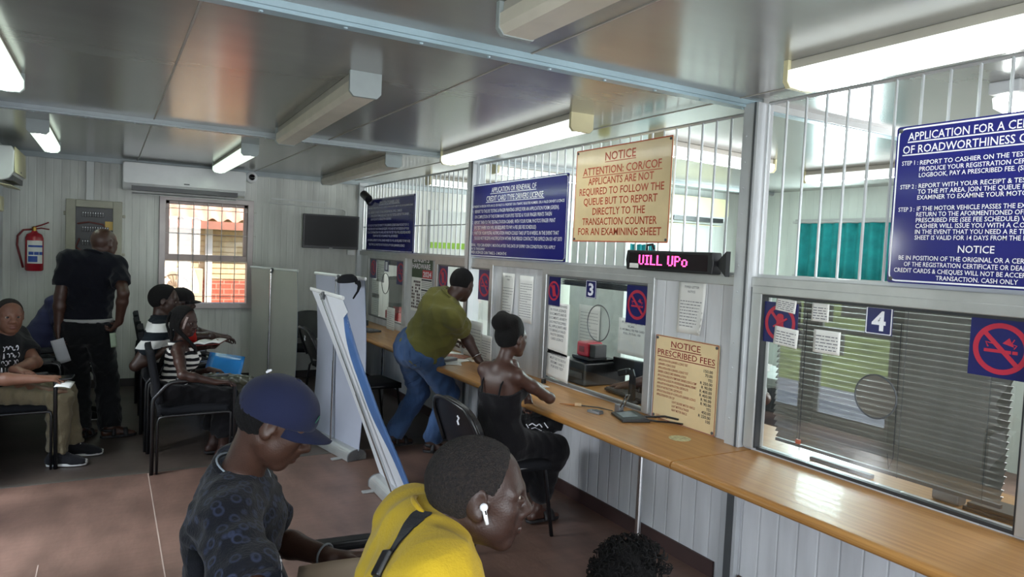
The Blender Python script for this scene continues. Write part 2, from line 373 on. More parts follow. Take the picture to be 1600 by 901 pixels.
# windows in the partition: frame and a pane each
for i, (a, b, z0, z1) in enumerate(WINS):
    t = .05; mb = MB()
    mb.box((XR - .025, a - t, z1 - .004), (XR + .05, b + t, z1 + t * .75)); mb.box((XR - .025, a - t, z0 - .004), (XR + .05, a + .006, z1)); mb.box((XR - .025, b - .006, z0 - .004), (XR + .05, b + t, z1))
    fr = structure(mb.build('window_%d' % (i + 1), MT['alu'], origin=False, bevel=.004))
    MB().box((XR - .016, a + .006, z1 - .016), (XR + .02, b - .006, z1 - .004)).box((XR - .016, a + .006, z0), (XR + .02, a + .014, z1 - .016)).box((XR - .016, b - .014, z0), (XR + .02, b - .006, z1 - .016)).box((XR - .005, a + .014, z0 - .008), (XR + .02, b - .014, z0 + .006)).build('inner_frame', mat('inner_frame', hx('2e3033') if i == 3 else hx('6f7172'), .4), fr)
    # the pane has a round speaking hole: a square sheet with a circle left open
    cy, cz, r = (a + b) / 2, (1.098 if i == 3 else 1.08), (.088 if i == 3 else .085)
    cy, cz = {0: (7.50, 1.20), 1: (5.55, 1.18), 2: (3.545, 1.19), 3: (1.682, 1.098)}.get(i, (cy, cz)); r = .088 if i == 3 else .115
    n = 40; circ = [(cy + r * math.cos(2 * PI * k / n), cz + r * math.sin(2 * PI * k / n)) for k in range(n)]
    out = []
    for k in range(n):
        c, s = math.cos(2 * PI * k / n), math.sin(2 * PI * k / n)
        lam = min(((b - .01 - cy) / c if c > 1e-6 else 1e9), ((a + .01 - cy) / c if c < -1e-6 else 1e9), ((z1 - .008 - cz) / s if s > 1e-6 else 1e9), ((z0 - cz) / s if s < -1e-6 else 1e9))
        out.append((cy + lam * c, cz + lam * s))
    # add exact corners
    co = [(b - .01, z1 - .008), (a + .01, z1 - .008), (a + .01, z0), (b - .01, z0)]
    mb = MB()
    for X in (XR + .006,):
        vs = [(X, y, z) for y, z in out] + [(X, y, z) for y, z in circ]
        mb.add(vs, [(k, (k + 1) % n, n + (k + 1) % n, n + k) for k in range(n)])
        for (y, z) in co:
            ds = sorted(range(n), key=lambda k: (out[k][0] - y) ** 2 + (out[k][1] - z) ** 2)
            ang = math.atan2(z - cz, y - cy) % (2 * PI); k0 = int(ang / (2 * PI) * n) % n
            mb.add([(X, *out[k0]), (X, y, z), (X, *out[(k0 + 1) % n])], [(0, 1, 2)])
    mb.build('pane', MT['glass_refl'] if i == 3 else MT['glass'], fr)
    MB().tube([(XR + .004, y, z) for y, z in circ], .0035, 6, closed=True).build('speaking_hole_rim', MT['darkgrey'], fr)
# back window: frame, transom, panes, bars
x0, x1, z0, z1 = BW; zm = 1.40
mb = MB().box((x0 - .05, YF - .03, z1 - .01), (x1 + .05, YF + .09, z1 + .045)).box((x0 - .05, YF - .03, z0 - .05), (x1 + .05, YF + .09, z0 + .01)).box((x0 - .05, YF - .03, z0), (x0 + .012, YF + .09, z1)).box((x1 - .012, YF - .03, z0), (x1 + .05, YF + .09, z1))
wb = structure(mb.build('window_6', mat('window_frame', hx('a59d9b'), .4, metal=.3), origin=False, bevel=.004))
MB().box((x0, YF + .0, zm - .035), (x1, YF + .06, zm + .03)).box((x0 + .012, YF + .01, zm + .03), (x0 + .05, YF + .06, z1 - .01)).box((x1 - .05, YF + .01, zm + .03), (x1 - .012, YF + .06, z1 - .01)).box((x0 + .012, YF + .01, z1 - .045), (x1 - .012, YF + .06, z1 - .01)).build('sash', mat('sash', hx('8d7f7a'), .4, metal=.3), wb, bevel=.003)
MB().box((x0 + .01, YF + .045, z0 + .01), (x1 - .01, YF + .049, z1 - .02)).build('pane', MT['glass_ext'], wb)
mb = MB()
for i in range(1, 6):
    x = x0 + (x1 - x0) * i / 6; mb.tube([(x, YF - .02, z0), (x, YF - .02, z1)], .005, 6)
for z in (.97, 1.36, 1.66, 1.93): mb.tube([(x0 - .04, YF - .024, z), (x1 + .08, YF - .024, z)], .004, 6)
mb.build('burglar_bars', mat('bar_white', hx('b5b0ac'), .4), wb)
# glazed double door and windows in the left wall (they light the room and show in the counter glass)
ya, yb, za, zb = DOOR
mb = MB().box((XL - .08, ya - .05, 0), (XL + .01, ya + .03, zb)).box((XL - .08, yb - .03, 0), (XL + .01, yb + .05, zb)).box((XL - .08, ya, zb - .04), (XL + .01, yb, zb + .05)).box((XL - .07, 4.6, 0), (XL, 4.74, zb))
d = structure(mb.build('door_1', MT['darkgrey'], origin=False))
mb = MB()
for a, b in ((ya + .03, 4.6), (4.74, yb - .03)):
    mb.box((XL - .05, a, .0), (XL - .02, b, .12)).box((XL - .05, a, .95), (XL - .02, b, 1.0)).box((XL - .05, a, 1.93), (XL - .02, b, 2.0)).box((XL - .05, a, .0), (XL - .02, a + .05, 2.0)).box((XL - .05, b - .05, 0), (XL - .02, b, 2.0))
mb.build('door_leaf', MT['alu'], d)
mb = MB()
for a, b, z, c in ((3.95, 4.35, 1.12, 1.42), (4.85, 5.05, 1.2, 1.5)): mb.box((XL - .018, a, z), (XL - .015, b, c))
mb.build('door_notice', MT['paper'], d)
mb = MB()
for y in (-2.2, -1.0, .2, 1.37): mb.box((XL - .07, y, 1.0), (XL, y + .04, 2.0))
mb.box((XL - .07, -2.2, .96), (XL + .02, 1.41, 1.0)).box((XL - .07, -2.2, 1.97), (XL, 1.41, 2.02)).box((XL - .06, -2.2, 1.48), (XL - .01, 1.4, 1.52))
structure(mb.build('window_7', MT['alu'], origin=False))
# ------------------------------------------------------------ outside
def ext_brick():
    m = mat('sunlit_brick', hx('c07258'), .85); nt = m.node_tree; L = nt.links.new; p = nt.nodes['Principled BSDF']
    tc = N(nt, 'ShaderNodeTexCoord'); sx = N(nt, 'ShaderNodeSeparateXYZ'); L(tc.outputs['Object'], sx.inputs[0]); cx = N(nt, 'ShaderNodeCombineXYZ'); L(sx.outputs[0], cx.inputs[0]); L(sx.outputs[2], cx.inputs[1])
    b = N(nt, 'ShaderNodeTexBrick'); L(cx.outputs[0], b.inputs['Vector']); b.inputs['Scale'].default_value = 1; b.inputs['Brick Width'].default_value = .23; b.inputs['Row Height'].default_value = .085; b.inputs['Mortar Size'].default_value = .008
    b.inputs['Color1'].default_value = (*hx('b5604a'), 1); b.inputs['Color2'].default_value = (*hx('a4523f'), 1); b.inputs['Mortar'].default_value = (*hx('c98f7c'), 1)
    L(b.outputs[0], p.inputs['Base Color']); return m
MT['brick'] = ext_brick()
st('ground', MB().box((-40, -30, -.25), (40, 45, -.12)), mat('grass_ground', hx('7f9148'), .9, var=.25, vscale=3, bump=.5, bscale=60))
st('ground_paving', MB().box((-3.4, -8, -.12), (XL - .1, 14, -.09)), mat('paving', hx('7d8288'), .8, var=.15))
EXT = thing('building', 'sunlit red brick building with corrugated roof outside the back window', 'building', (1.5, 12.0, -.12))
E = MB().box((-4, 12, -.12), (10, 12.2, .95)); E.build('brick_wall', MT['brick'], EXT, world=True)
MB().box((-4, 12.03, .95), (10, 12.2, 1.98)).build('upper_wall', mat('pale_brick', hx('d8b98c'), .85, var=.1), EXT, world=True)
mb = MB()
for i in range(11): mb.box((-4, 12.012, .98 + i * .086), (10, 12.03, 1.05 + i * .086))
mb.build('brick_courses', mat('pale_brick_course', hx('e2c79b'), .85, var=.1), EXT, world=True)
def rf(u, v):
    x = -4 + 14 * u; return (x, 11.6 + 2.9 * v, 1.90 + 1.3 * v + .03 * math.sin(x * 2 * PI / .22))
MB().sheet(rf, 560, 4, .01).build('roof', mat('roof_sheet', hx('d9a183'), .6), EXT, world=True, smooth=True)
MB().box((-4, 11.6, 1.76), (10, 11.64, 1.88)).build('fascia', mat('fascia', hx('b0735c'), .7), EXT, world=True)
MB().box((1.32, 11.9, -.1), (1.42, 12.0, 1.85)).build('downpipe', mat('downpipe', hx('efe6dc'), .5), EXT, world=True)
CU = thing('condenser_unit', 'cream outdoor air conditioner condenser on the brick wall outside', 'air conditioner', (.72, 11.6, .0))
MB().box((.62, 11.55, .55), (1.25, 11.85, 1.15)).build('casing', mat('condenser', hx('e0c3a0'), .5), CU, world=True, bevel=.01)
mb = MB()
for k in range(24):
    a = 2 * PI * k / 24; mb.tube([(.86 + .04 * math.cos(a), 11.54, .85 + .04 * math.sin(a)), (.86 + .21 * math.cos(a + .35), 11.535, .85 + .21 * math.sin(a + .35))], .004, 5)
mb.tube([(.86 + .215 * math.cos(2 * PI * k / 24), 11.54, .85 + .215 * math.sin(2 * PI * k / 24)) for k in range(24)], .006, 6, closed=True)
mb.build('fan_grille', mat('fan_grille', hx('a88a72'), .5), CU, world=True)
MB().box((.62, 11.5, .45), (1.25, 11.95, .55)).build('bracket', MT['grey_metal'], CU, world=True)
# ------------------------------------------------------------ fluorescent fittings
def lit_lens(name, tint, base, peak):
    "lens with a fluorescent tube glowing along its middle: brightest over the tube, softer towards the sides"
    m = mat(name, hx('f0f6f4'), .4, emit=1, ecol=tint, var=.02); nt = m.node_tree; p = nt.nodes['Principled BSDF']
    y = coord(nt, 'Y'); q = mathn(nt, 'MULTIPLY', mathn(nt, 'POWER', mathn(nt, 'ABSOLUTE', mathn(nt, 'DIVIDE', y, .016)), 2.0), -1.0)
    e = mathn(nt, 'ADD', mathn(nt, 'MULTIPLY', mathn(nt, 'EXPONENT', q), peak), base); nt.links.new(e, p.inputs['Emission Strength']); return m
MT['tube_on'] = lit_lens('lit_diffuser', (.93, 1, .97), .46, TUBE * 3.4); MT['tube_green'] = lit_lens('lit_diffuser_greenish', (.82, 1, .84), .50, TUBE * 2.9)
MT['tube_off'] = mat('unlit_diffuser', hx('d6cfc0'), .35, var=.05)
MT['fit_body'] = mat('fitting_body', hx('b3aea4'), .45)
MT['fit_end'] = mat('fitting_end_cap', hx('9aa3a3'), .45)
def ceiling_light(label, a, b, on, w=.13, h=.095):
    "batten fitting under the ceiling from a to b (x,y)"
    ax, ay = a; bx_, by = b; L = math.hypot(bx_ - ax, by - ay); rz = math.atan2(by - ay, bx_ - ax)
    t = thing('ceiling_light', label, 'light fitting', ((ax + bx_) / 2, (ay + by) / 2, ZC - h), rz, 'fluorescent fittings under the ceiling')
    MB().box((-L / 2 + .019, -w * .42, h * .62), (L / 2 - .019, w * .42, h)).build('housing', MT['fit_body'], t, bevel=.004)
    m = {'on': MT['tube_on'], 'green': MT['tube_green'], 'off': MT['tube_off']}[on]
    poly = [(-w / 2, h * .62), (-w / 2, .022), (-w / 2 + .018, .0), (w / 2 - .018, 0), (w / 2, .022), (w / 2, h * .62)]
    mb = MB(); M = basis(V((-L / 2 + .02, 0, 0)), (0, 1, 0), (0, 0, 1), (1, 0, 0)); mb.prism(poly, L - .04, M)
    mb.build('diffuser', m, t)
    pe = [(-w / 2 - .003, h), (-w / 2 - .003, .018), (-w / 2 + .016, -.003), (w / 2 - .016, -.003), (w / 2 + .003, .018), (w / 2 + .003, h)]
    for x in (-L / 2, L / 2 - .02):
        MB().prism(pe, .02, basis(V((x, 0, 0)), (0, 1, 0), (0, 0, 1), (1, 0, 0))).build('end_cap', MT['fit_end'] if on != 'on' else MT['cream_plastic'], t)
    return t
ceiling_light('lit fluorescent fitting cut by the left edge of the photo, nearest on that side', (-.44, 4.32), (-.44, 3.05), 'green')
ceiling_light('short greenish lit fitting hanging in line over the fire extinguisher', (-.44, 5.98), (-.44, 7.35), 'green')
ceiling_light('greenish lit fitting just in front of the white air conditioner on the back wall', (.99, 6.05), (.99, 7.9), 'green')
ceiling_light('unlit cream fluorescent fitting between the two ceiling beams, mid ceiling', (1.0, 3.12), (1.06, 5.05), 'off', .14, .11)
ceiling_light('unlit fitting beside the far end of the bar grille, above the small black camera', (2.11, 5.75), (2.2, 8.2), 'off', .14, .1)
ceiling_light('brightly lit fitting above the notice board signs, ending at the far beam', (2.26, 3.2), (2.38, 5.22), 'on', .14, .1)
ceiling_light('large lit fitting nearest the camera at the top right of the photo', (2.33, 1.86), (2.33, .1), 'on', .16, .1)
ceiling_light('fitting whose end just shows at the top edge of the photo', (1.12, 1.98), (1.12, .4), 'off', .14, .1)
ceiling_light('lit fitting behind the bars, seen right of the cream notice board', (3.1, 3.55), (4.35, 3.68), 'on')
ceiling_light('lit fitting behind the bars above the middle blue board', (2.95, 5.5), (4.3, 5.62), 'on')
ceiling_light('lit fitting behind the bars above the gap between the two far blue boards', (3.0, 7.1), (4.2, 7.15), 'on')
ceiling_light('lit fitting along the far office ceiling above the teal curtain', (5.1, 3.9), (5.1, 2.6), 'on')
# round bulkhead light beyond the bars, top right
t = thing('bulkhead_light', 'white bulkhead lamp on the office ceiling behind the top right bars', 'light fitting', (3.25, 1.5, ZC - .1))
MB().box((-.12, -.06, .05), (.12, .06, .10)).build('base', MT['plastic_white'], t, bevel=.006)
MB().lathe([(.0, -.02), (.05, -.012), (.085, .012), (.09, .05)], 24).build('diffuser', MT['tube_on'], t, smooth=True)
# unlit yellow plate standing in for a lamp and its ceiling reflection
t = thing('yellow_lamp_stand_in', 'small yellow plate standing in for a lamp under the ceiling behind the bars', 'tag', (2.98, 3.95, ZC - .16))
MB().prism(rrect(.09, .11, .03), .008, basis(V((0, 0, .055)), (.5, -.86, 0), (0, 0, 1), (-.86, -.5, 0))).build('plate', mat('yellow_stand_in', hx('e3df4a'), .5), t)
MB().tube([(0, 0, .11), (0, 0, .16)], .0015, 5).build('string', MT['darkgrey'], t)

# ------------------------------------------------------------ bar grilles over the counter
MT['bar'] = mat('grille_white', hx('bcc0c2'), .35, metal=.25, var=.04)
def grille(label, y0, y1, zt, zmid=None, step=.1, ztn=None):
    ztn = ztn or zt
    t = thing('security_grille', label, 'grille', (XR + .01, (y0 + y1) / 2, 1.55))
    n = int(round((y1 - y0) / step))
    tz = lambda y: ztn + (zt - ztn) * (y - y0) / (y1 - y0)
    for i in range(n + 1):
        y = y0 + (y1 - y0) * i / n
        MB().tube([(XR + .01, y, 1.55), (XR + .01, y, tz(y))], .0065, 6).build('bar', MT['bar'], t, world=True)
    MB().tube([(XR + .01, y0, tz(y0)), (XR + .01, y1, tz(y1))], .009, 4, up=(1, 0, 1)).build('top_rail', MT['bar'], t, world=True)
    MB().box((XR, y0, 1.55), (XR + .02, y1, 1.565)).build('bottom_rail', MT['bar'], t, world=True)
    if zmid: MB().tube([(XR + .016, y0, zmid), (XR + .016, y1, zmid)], .006, 6).build('middle_rail', MT['bar'], t, world=True)
    return t
grille('white bar grille at the far end beside the hanging television', 5.42, 8.38, 2.33, 1.84)
grille('white bar grille between the two posts, carrying the cream notice board', 2.44, 5.30, 2.345)
grille('white bar grille nearest the camera, above window number 4', -.9, 2.31, 2.375, step=.104)

# ------------------------------------------------------------ counter
def wood():
    m = mat('counter_wood', hx('c08a4a'), .36, var=.06, coat=.10, vscale=3); nt = m.node_tree; L = nt.links.new; p = nt.nodes['Principled BSDF']
    tc = N(nt, 'ShaderNodeTexCoord'); mp = N(nt, 'ShaderNodeMapping'); mp.inputs['Scale'].default_value = (38, 1.3, 38); L(tc.outputs['Object'], mp.inputs[0])
    nz = N(nt, 'ShaderNodeTexNoise'); nz.inputs['Scale'].default_value = 1.6; nz.inputs['Detail'].default_value = 5; L(mp.outputs[0], nz.inputs['Vector'])
    cr = N(nt, 'ShaderNodeValToRGB'); cr.color_ramp.elements[0].color = (*hx('a67237'), 1); cr.color_ramp.elements[1].color = (*hx('c08d4f'), 1); cr.color_ramp.elements[0].position = .3; cr.color_ramp.elements[1].position = .7
    L(nz.outputs[0], cr.inputs[0]); L(cr.outputs[0], p.inputs['Base Color']); return m
MT['wood'] = wood()
ZT = .72; XC = 2.175
def counter(label, y0, y1, legs=()):
    t = thing('service_counter', label, 'counter', (XC + .25, (y0 + y1) / 2, 0))
    poly = [(XR - .002, .68), (XC + .02, .68)] + [(XC + .02 - .02 * math.sin(a) , .70 - .02 * math.cos(a)) for a in [PI * k / 8 for k in range(1, 8)]] + [(XC + .02, ZT), (XR - .002, ZT)]
    MB().prism(poly, y1 - y0, basis(V((0, y0, 0)), (1, 0, 0), (0, 0, 1), (0, 1, 0))).build('worktop', MT['wood'], t, world=True)
    for y in legs:
        T = Matrix.Translation((2.29, y, 0)); MB().tube([(2.29, y, .004), (2.29, y, .68)], .014, 12).lathe([(.03, .672), (.03, .68)], 12, T).lathe([(.025, 0), (.025, .006)], 12, T).build('leg', MT['steel'], t, world=True)
counter('long wooden counter under the three further windows, on chrome legs', 2.282, 8.30, (2.6, 4.30, 6.35))
counter('near wooden counter below the window with the blind, running out of the photo', -1.2, 2.274, (.2,))
tag(MB().box((XR + .062, -1.2, .66), (XR + .50, 8.3, ZT)).build('inner_desk', MT['wood'], bevel=.004), 'wooden office desk behind the counter glass', 'desk')
# ------------------------------------------------------------ boards on the bars
SW = lambda y, z, x=XR - .03: wall_frame((x, y, z), (-1, 0, 0))
def board(name, label, yc, zc, w, h, face, edge, lines, ink, x=XR - .03, r=.03, bold=.006, border=.006, inset=.012, tilt=0, cat='sign', roll=0):
    t = thing(name, label, cat, (x, yc, zc - h / 2))
    M = SW(yc, zc, x) @ Matrix.Rotation(math.radians(roll), 4, 'Z') @ Matrix.Rotation(math.radians(tilt), 4, 'X')
    MB().prism(rrect(w, h, .012), .004, M @ Matrix.Translation((0, 0, -.002))).build('panel', face, t, world=True)
    if border:
        mb = MB(); ringpoly(mb, rrect(w - 2 * inset + 2 * border, h - 2 * inset + 2 * border, r), rrect(w - 2 * inset, h - 2 * inset, max(.002, r - border)), .003, M); mb.build('border', edge, t, world=True)
    mb = MB(); text_lines(mb, lines, M @ Matrix.Translation((0, 0, .0024)), bold=bold); 
    for (xa, xb, y) in [(l[0], l[1], l[2]) for l in getattr(board, 'rules', [])]: mb.box((xa, y - .0022, 0), (xb, y + .0022, .0036), M)
    mb.build('lettering', ink, t, world=True)
    mb = MB()
    for sx in (-1, 1):
        for sy in (-1, 1): mb.lathe([(.008, .002), (.008, .006), (.003, .008)], 8, M @ Matrix.Translation((sx * (w / 2 - .016), sy * (h / 2 - .016), 0)))
    mb.build('bolt', MT['darkgrey'], t, world=True)
    board.rules = []
    return t
# first board: learners licence
board.rules = [(-.33, .33, .222)]
board('information_board', 'blue board nearest the television, about a learners licence', 7.37, 1.86, 1.50, .60, MT['sign_blue'], MT['sign_white'], [
    ("APPLICATION OF LEARNERS LICENSE", 0, .228, .034, .62, 'c'),
    ("TO BE PRESENT IN PERSON WITH I.D. OR VALID S.A. PASSPORT OR TRAFFIC REGISTER NUMBER WITH FEES, AND VALID DRIVER'S LICENCE", 0, .185, .018, 1.4, 'c'),
    ("STEP 1: REPORT TO THE EYE TESTING & FINGER PRINTING OFFICE, COMPLETE", -.7, .13, .025, 1.1, 'l'),
    ("APPLICATION FORM (BLUE) HAVE YOUR EYES TESTED & REPORT TO CASHIER", -.6, .09, .025, 1.2, 'l'),
    ("& PAY FEE DUE TO SCHEDULE FOR A BOOKING", -.6, .05, .025, .68, 'l'),
    ("ON THE DAY OF YOUR TEST REPORT TO THE LEARNERS LICENSE ROOM, PRODUCE YOUR I.D.", -.7, -.02, .025, 1.32, 'l'),
    ("TOGETHER WITH YOUR FORM AND RECEIPT. IF YOU ARE NOT IN POSSESSION OF YOUR", -.7, -.06, .025, 1.32, 'l'),
    ("I.D. & CONFIRMATION YOU ARE LATE FOR THE TEST YOU WILL BE DISQUALIFIED", -.7, -.10, .025, 1.36, 'l'),
    ("FROM YOUR TEST & YOUR MONEY WILL BE FORFEITED", -.5, -.14, .025, .8, 'l'),
    ("ON PASSING, REPORT TO THE CASHIER WHERE YOU WILL BE REQUIRED TO PAY A FEE", -.7, -.19, .025, 1.36, 'l'),
    ("PLUS TWO I.D. PHOTOS FOR THE ISSUE OF YOUR LEARNERS LICENCE", -.64, -.24, .025, 1.15, 'l')], MT['sign_white'], bold=.004)
board.rules = [(-.36, .34, .213), (-.43, .45, .146)]
board('information_board', 'blue board about the credit card type drivers license, middle of the bars', 4.65, 1.865, 1.50, .60, MT['sign_blue'], MT['sign_white'], [
    ("APPLICATION OR RENEWAL OF", 0, .221, .040, .68, 'c'), ("CREDIT CARD TYPE DRIVERS LICENSE", .01, .154, .042, .86, 'c'),
    ("TO BE PRESENT IN PERSON WITH AN I.D. OR VALID S.A. PASSPORT OR A TRAFFIC REGISTER NUMBER, OR A VALID DRIVER'S LICENCE", 0, .108, .019, 1.42, 'c'),
    ("STEP 1 :", -.715, .062, .026, .08, 'l'), ("REPORT TO THE EYE TESTING & FINGER PRINTING OFFICE FOR AN APPLICATION FORM (GREEN).", -.62, .062, .027, 1.27, 'l'),
    ("ON COMPLETION OF THIS FORM HAVE YOUR EYES TESTED & YOUR FINGER PRINTS TAKEN", -.62, .018, .027, 1.18, 'l'),
    ("STEP 2 :", -.715, -.028, .026, .08, 'l'), ("REPORT THEN TO THE TESTING STATION CASHIER, WITH YOUR FORM, PHOTO'S FINGER PRINT", -.62, -.028, .027, 1.23, 'l'),
    ("EYE TEST WHERE YOU WILL BE REQUIRED TO PAY A FEE (SEE FEE SCHEDULE)", -.62, -.072, .027, .98, 'l'),
    ("STEP 3 :", -.715, -.116, .026, .08, 'l'), ("WAIT FOR YOUR POSTAL NOTIFICATION WHICH COULD TAKE UP TO 8 WEEKS. IN THE EVENT THAT", -.62, -.116, .027, 1.28, 'l'),
    ("YOU DO NOT RECEIVE A NOTIFICATION WITHIN THIS PERIOD CONTACT THIS OFFICE ON 031 437 5073", -.62, -.158, .027, 1.32, 'l'),
    ("RENEWAL : YOU CAN RENEW 3 MONTHS AFTER THE DATE OF EXPIRY ON CONDITION YOU APPLY", -.715, -.214, .024, 1.34, 'l'),
    ("PRIOR TO THE EXPIRY", -.715, -.244, .02, .3, 'l'), ("EXPIRED LICENCES CAN TAKE 2 - 3 MONTHS", -.715, -.274, .022, .66, 'l')], MT['sign_white'], bold=.004)
XB = -.32
board.rules = [(XB + .045, .285, .240), (XB + .028, .30, .191)]
board('information_board', 'large blue board at the right edge, about a certificate of roadworthiness', 1.327, 1.868, .64, .605, MT['sign_blue'], MT['sign_white'], [
    ("APPLICATION FOR A CERTIFICATE", XB + .046, .246, .030, .555, 'l'), ("OF ROADWORTHINESS OR FITNESS", XB + .029, .197, .030, .59, 'l')] + [
    (s, XB + x, y - .008, .0165, w, 'l') for s, x, y, w in (
    ("STEP 1 :", .029, .160, .062), ("REPORT TO CASHIER ON THE TESTING STATION", .099, .158, .50), ("PRODUCE YOUR REGISTRATION CERTIFICATE OR", .098, .134, .48), ("LOGBOOK, PAY A PRESCRIBED FEE. (SEE FEE SCHEDULE)", .098, .111, .52),
    ("STEP 2 :", .029, .069, .062), ("REPORT WITH YOUR RECEIPT & TEST SHEET", .100, .070, .44), ("TO THE PIT AREA. JOIN THE QUEUE FOR THE NEXT", .098, .048, .50), ("EXAMINER TO EXAMINE YOUR MOTOR VEHICLE", .098, .026, .47),
    ("STEP 3 :", .028, -.018, .062), ("IF THE MOTOR VEHICLE PASSES THE EXAMINATION", .100, -.016, .48), ("RETURN TO THE AFORMENTIONED OFFICE & PAY A", .099, -.038, .48), ("PRESCRIBED FEE (SEE FEE SCHEDULE) WHEREBY THE", .099, -.060, .50),
    ("CASHIER WILL ISSUE YOU WITH A C.O.R. OR C.O.F.", .099, -.082, .49), ("IN THE EVENT THAT YOU NEED A RE TEST THE TEST", .099, -.104, .49), ("SHEET IS VALID FOR 14 DAYS FROM THE DATE OF ISSUE", .099, -.126, .50))] + [
    ("NOTICE", 0, -.180, .026, .121, 'c'), ("BE IN POSITION OF THE ORIGINAL OR A CERTIFIED COPY", 0, -.212, .017, .555, 'c'), ("OF THE REGISTRATION CERTIFICATE OR DEALER STOCK", 0, -.236, .017, .51, 'c'),
    ("CREDIT CARDS & CHEQUES WILL NOT BE ACCEPTED FOR ANY", 0, -.260, .0165, .585, 'c'), ("TRANSACTION. CASH ONLY", 0.005, -.284, .0165, .272, 'c')], MT['sign_white'], bold=.006)
# cream notice hung out in front of the bars
board.rules = [(-.145, .145, .199), (-.375, .375, .118)]
board('notice_board', 'cream NOTICE board with red letters hanging on the bars over the LED display', 3.34, 1.998, .90, .585, MT['sign_cream'], MT['sign_red'], [
    ("NOTICE", 0, .208, .050, .29, 'c'), ("ATTENTION: COR/COF", 0, .128, .047, .74, 'c'), ("APPLICANTS ARE NOT", 0, .065, .044, .62, 'c'), ("REQUIRED TO FOLLOW THE", 0, .002, .044, .80, 'c'),
    ("QUEUE BUT TO REPORT", 0, -.061, .044, .70, 'c'), ("DIRECTLY TO THE", 0, -.124, .044, .50, 'c'), ("TRANSACTION COUNTER", 0, -.187, .044, .71, 'c'), ("FOR AN EXAMINING SHEET", 0, -.250, .044, .79, 'c')],
    MT['sign_red'], x=XR - .05, r=.006, bold=.012, border=.007, inset=.006, tilt=0)
# LED display
t = thing('led_display', 'black scrolling LED sign with pink letters on the ledge under the cream notice', 'display', (XR - .09, 2.80, 1.555))
M = SW(2.81, 1.605, XR - .13)
MB().prism([(-.325, -.055), (.325, -.055), (.335, .0), (.325, .055), (-.325, .055), (-.335, 0)], .07, M @ Matrix.Translation((0, 0, -.07))).build('housing', MT['black_plastic'], t, world=True, bevel=.006)
MB().cbox((0, 0, .001), (.60, .082, .003), M).build('screen', mat('led_window', hx('17090f'), .15), t, world=True)
FONT = {'W': ["101", "101", "101", "111", "111", "101", "101"], 'V': ["1001", "1001", "1001", "1001", "1001", "1001", "0110"], 'I': ["111", "010", "010", "010", "010", "010", "111"], 'L': ["1000", "1000", "1000", "1000", "1000", "1000", "1111"],
        'U': ["1001", "1001", "1001", "1001", "1001", "1001", "0110"], 'P': ["1110", "1001", "1001", "1110", "1000", "1000", "1000"], 'o': ["0000", "0000", "0110", "1001", "1001", "1001", "0110"], ' ': ["00"] * 7}
mb = MB(); x = -.21
for ch in "VILL UPo":
    g = FONT[ch]
    for r, row in enumerate(g):
        for c, b in enumerate(row):
            if b == '1': mb.cbox((x + c * .0105, .026 - r * .0078, .0035), (.0104, .0062, .002), M)
    x += (len(g[0]) + 1.0) * .0105
mb.build('lit_letters', mat('led_pink', hx('ff2f7a'), .4, emit=2.2, ecol=(1, .06, .25)), t, world=True)
mb = MB().cbox((-.255, -.032, .003), (.075, .026, .001), M); mb.build('sticker', MT['paper'], t, world=True)
mb = MB().prism([(.335, .012), (.39, .062), (.39, -.062), (.335, -.012)], .03, M @ Matrix.Translation((0, 0, -.06))); mb.lathe([(.012, 0), (.01, .008)], 10, M @ Matrix.Translation((.325, 0, -.03)) @ Matrix.Rotation(PI / 2, 4, 'Y'))
mb.tube([(-.2, .055, -.04), (-.21, .085, -.05), (-.18, .09, -.06), (-.165, .06, -.06)], .008, 6, M); mb.box((-.20, -.056, -.07), (.2, -.05, -.02), M)
mb.build('mounting_bracket', MT['black_frame'], t, world=True)
# prescribed fees board standing on the counter
board.rules = [(-.115, .115, .168), (-.215, .215, .117)]
fees = [("APPLICATION FOR LEARNERS LICENCE TEST", "150.00"), ("LEARNERS LICENCE ISSUE", "70.00"), ("APPLICATION FOR A DRIVERS LICENCE TEST", "YES"), ("DRIVERS LICENCE CARD RENEWAL & ISSUE", "R 250.00"), ("APPLICATION & ISSUE OF A TEMPORARY DRIVERS LICENCE & TEMP", "R 90.00"), ("APPLICATION & ISSUE OF A PROFESSIONAL DRIVING PERMIT", "R 400.00"),
        ("APPLICATION FOR INSTRUCTORS CERTIFICATE", "R 400.00"), ("ISSUE OF INSTRUCTORS CERTIFICATE", "R 90.00"), ("APPLICATION & ISSUE OF A DUPLICATE LEARNERS LICENCE", "R 90.00"), ("APPLICATION FOR COR COF", "YES"), ("LIGHT DELIVERY MOTOR VEHICLE", "450.00"), ("LIGHT MOTOR & TRAILER", "R 220.00"), ("HEAVY MOTOR VEHICLE", "105")]
L_ = [("NOTICE", 0, .178, .034, .22, 'c'), ("PRESCRIBED FEES", 0, .126, .032, .43, 'c')]
for i, (a, b) in enumerate(fees):
    y = .090 - i * .0216
    L_.append((a, -.205 if i < 10 else -.08, y, .0125, min(.30, .0062 * len(a)), 'l'))
L_.append(("CODE 8  1 TON  10+", -.205, -.222, .012, .10, 'l'))
fb = board('notice_board', 'cream PRESCRIBED FEES board standing on the counter beside window 3', 2.745, .957, .475, .47, MT['sign_cream'], MT['red_ink'], L_, MT['red_ink'], x=XR - .012, r=.004, bold=.006, border=.004, inset=.006, roll=0)
M = SW(2.745, .957, XR - .012)
mb = MB(); text_lines(mb, [(b, .205, .082 - i * .0216, .015, min(.085, .0105 * len(b)), 'r') for i, (a, b) in enumerate(fees)], M @ Matrix.Translation((0, 0, .003)), bold=.008); mb.build('amounts', MT['ink'], fb, world=True)
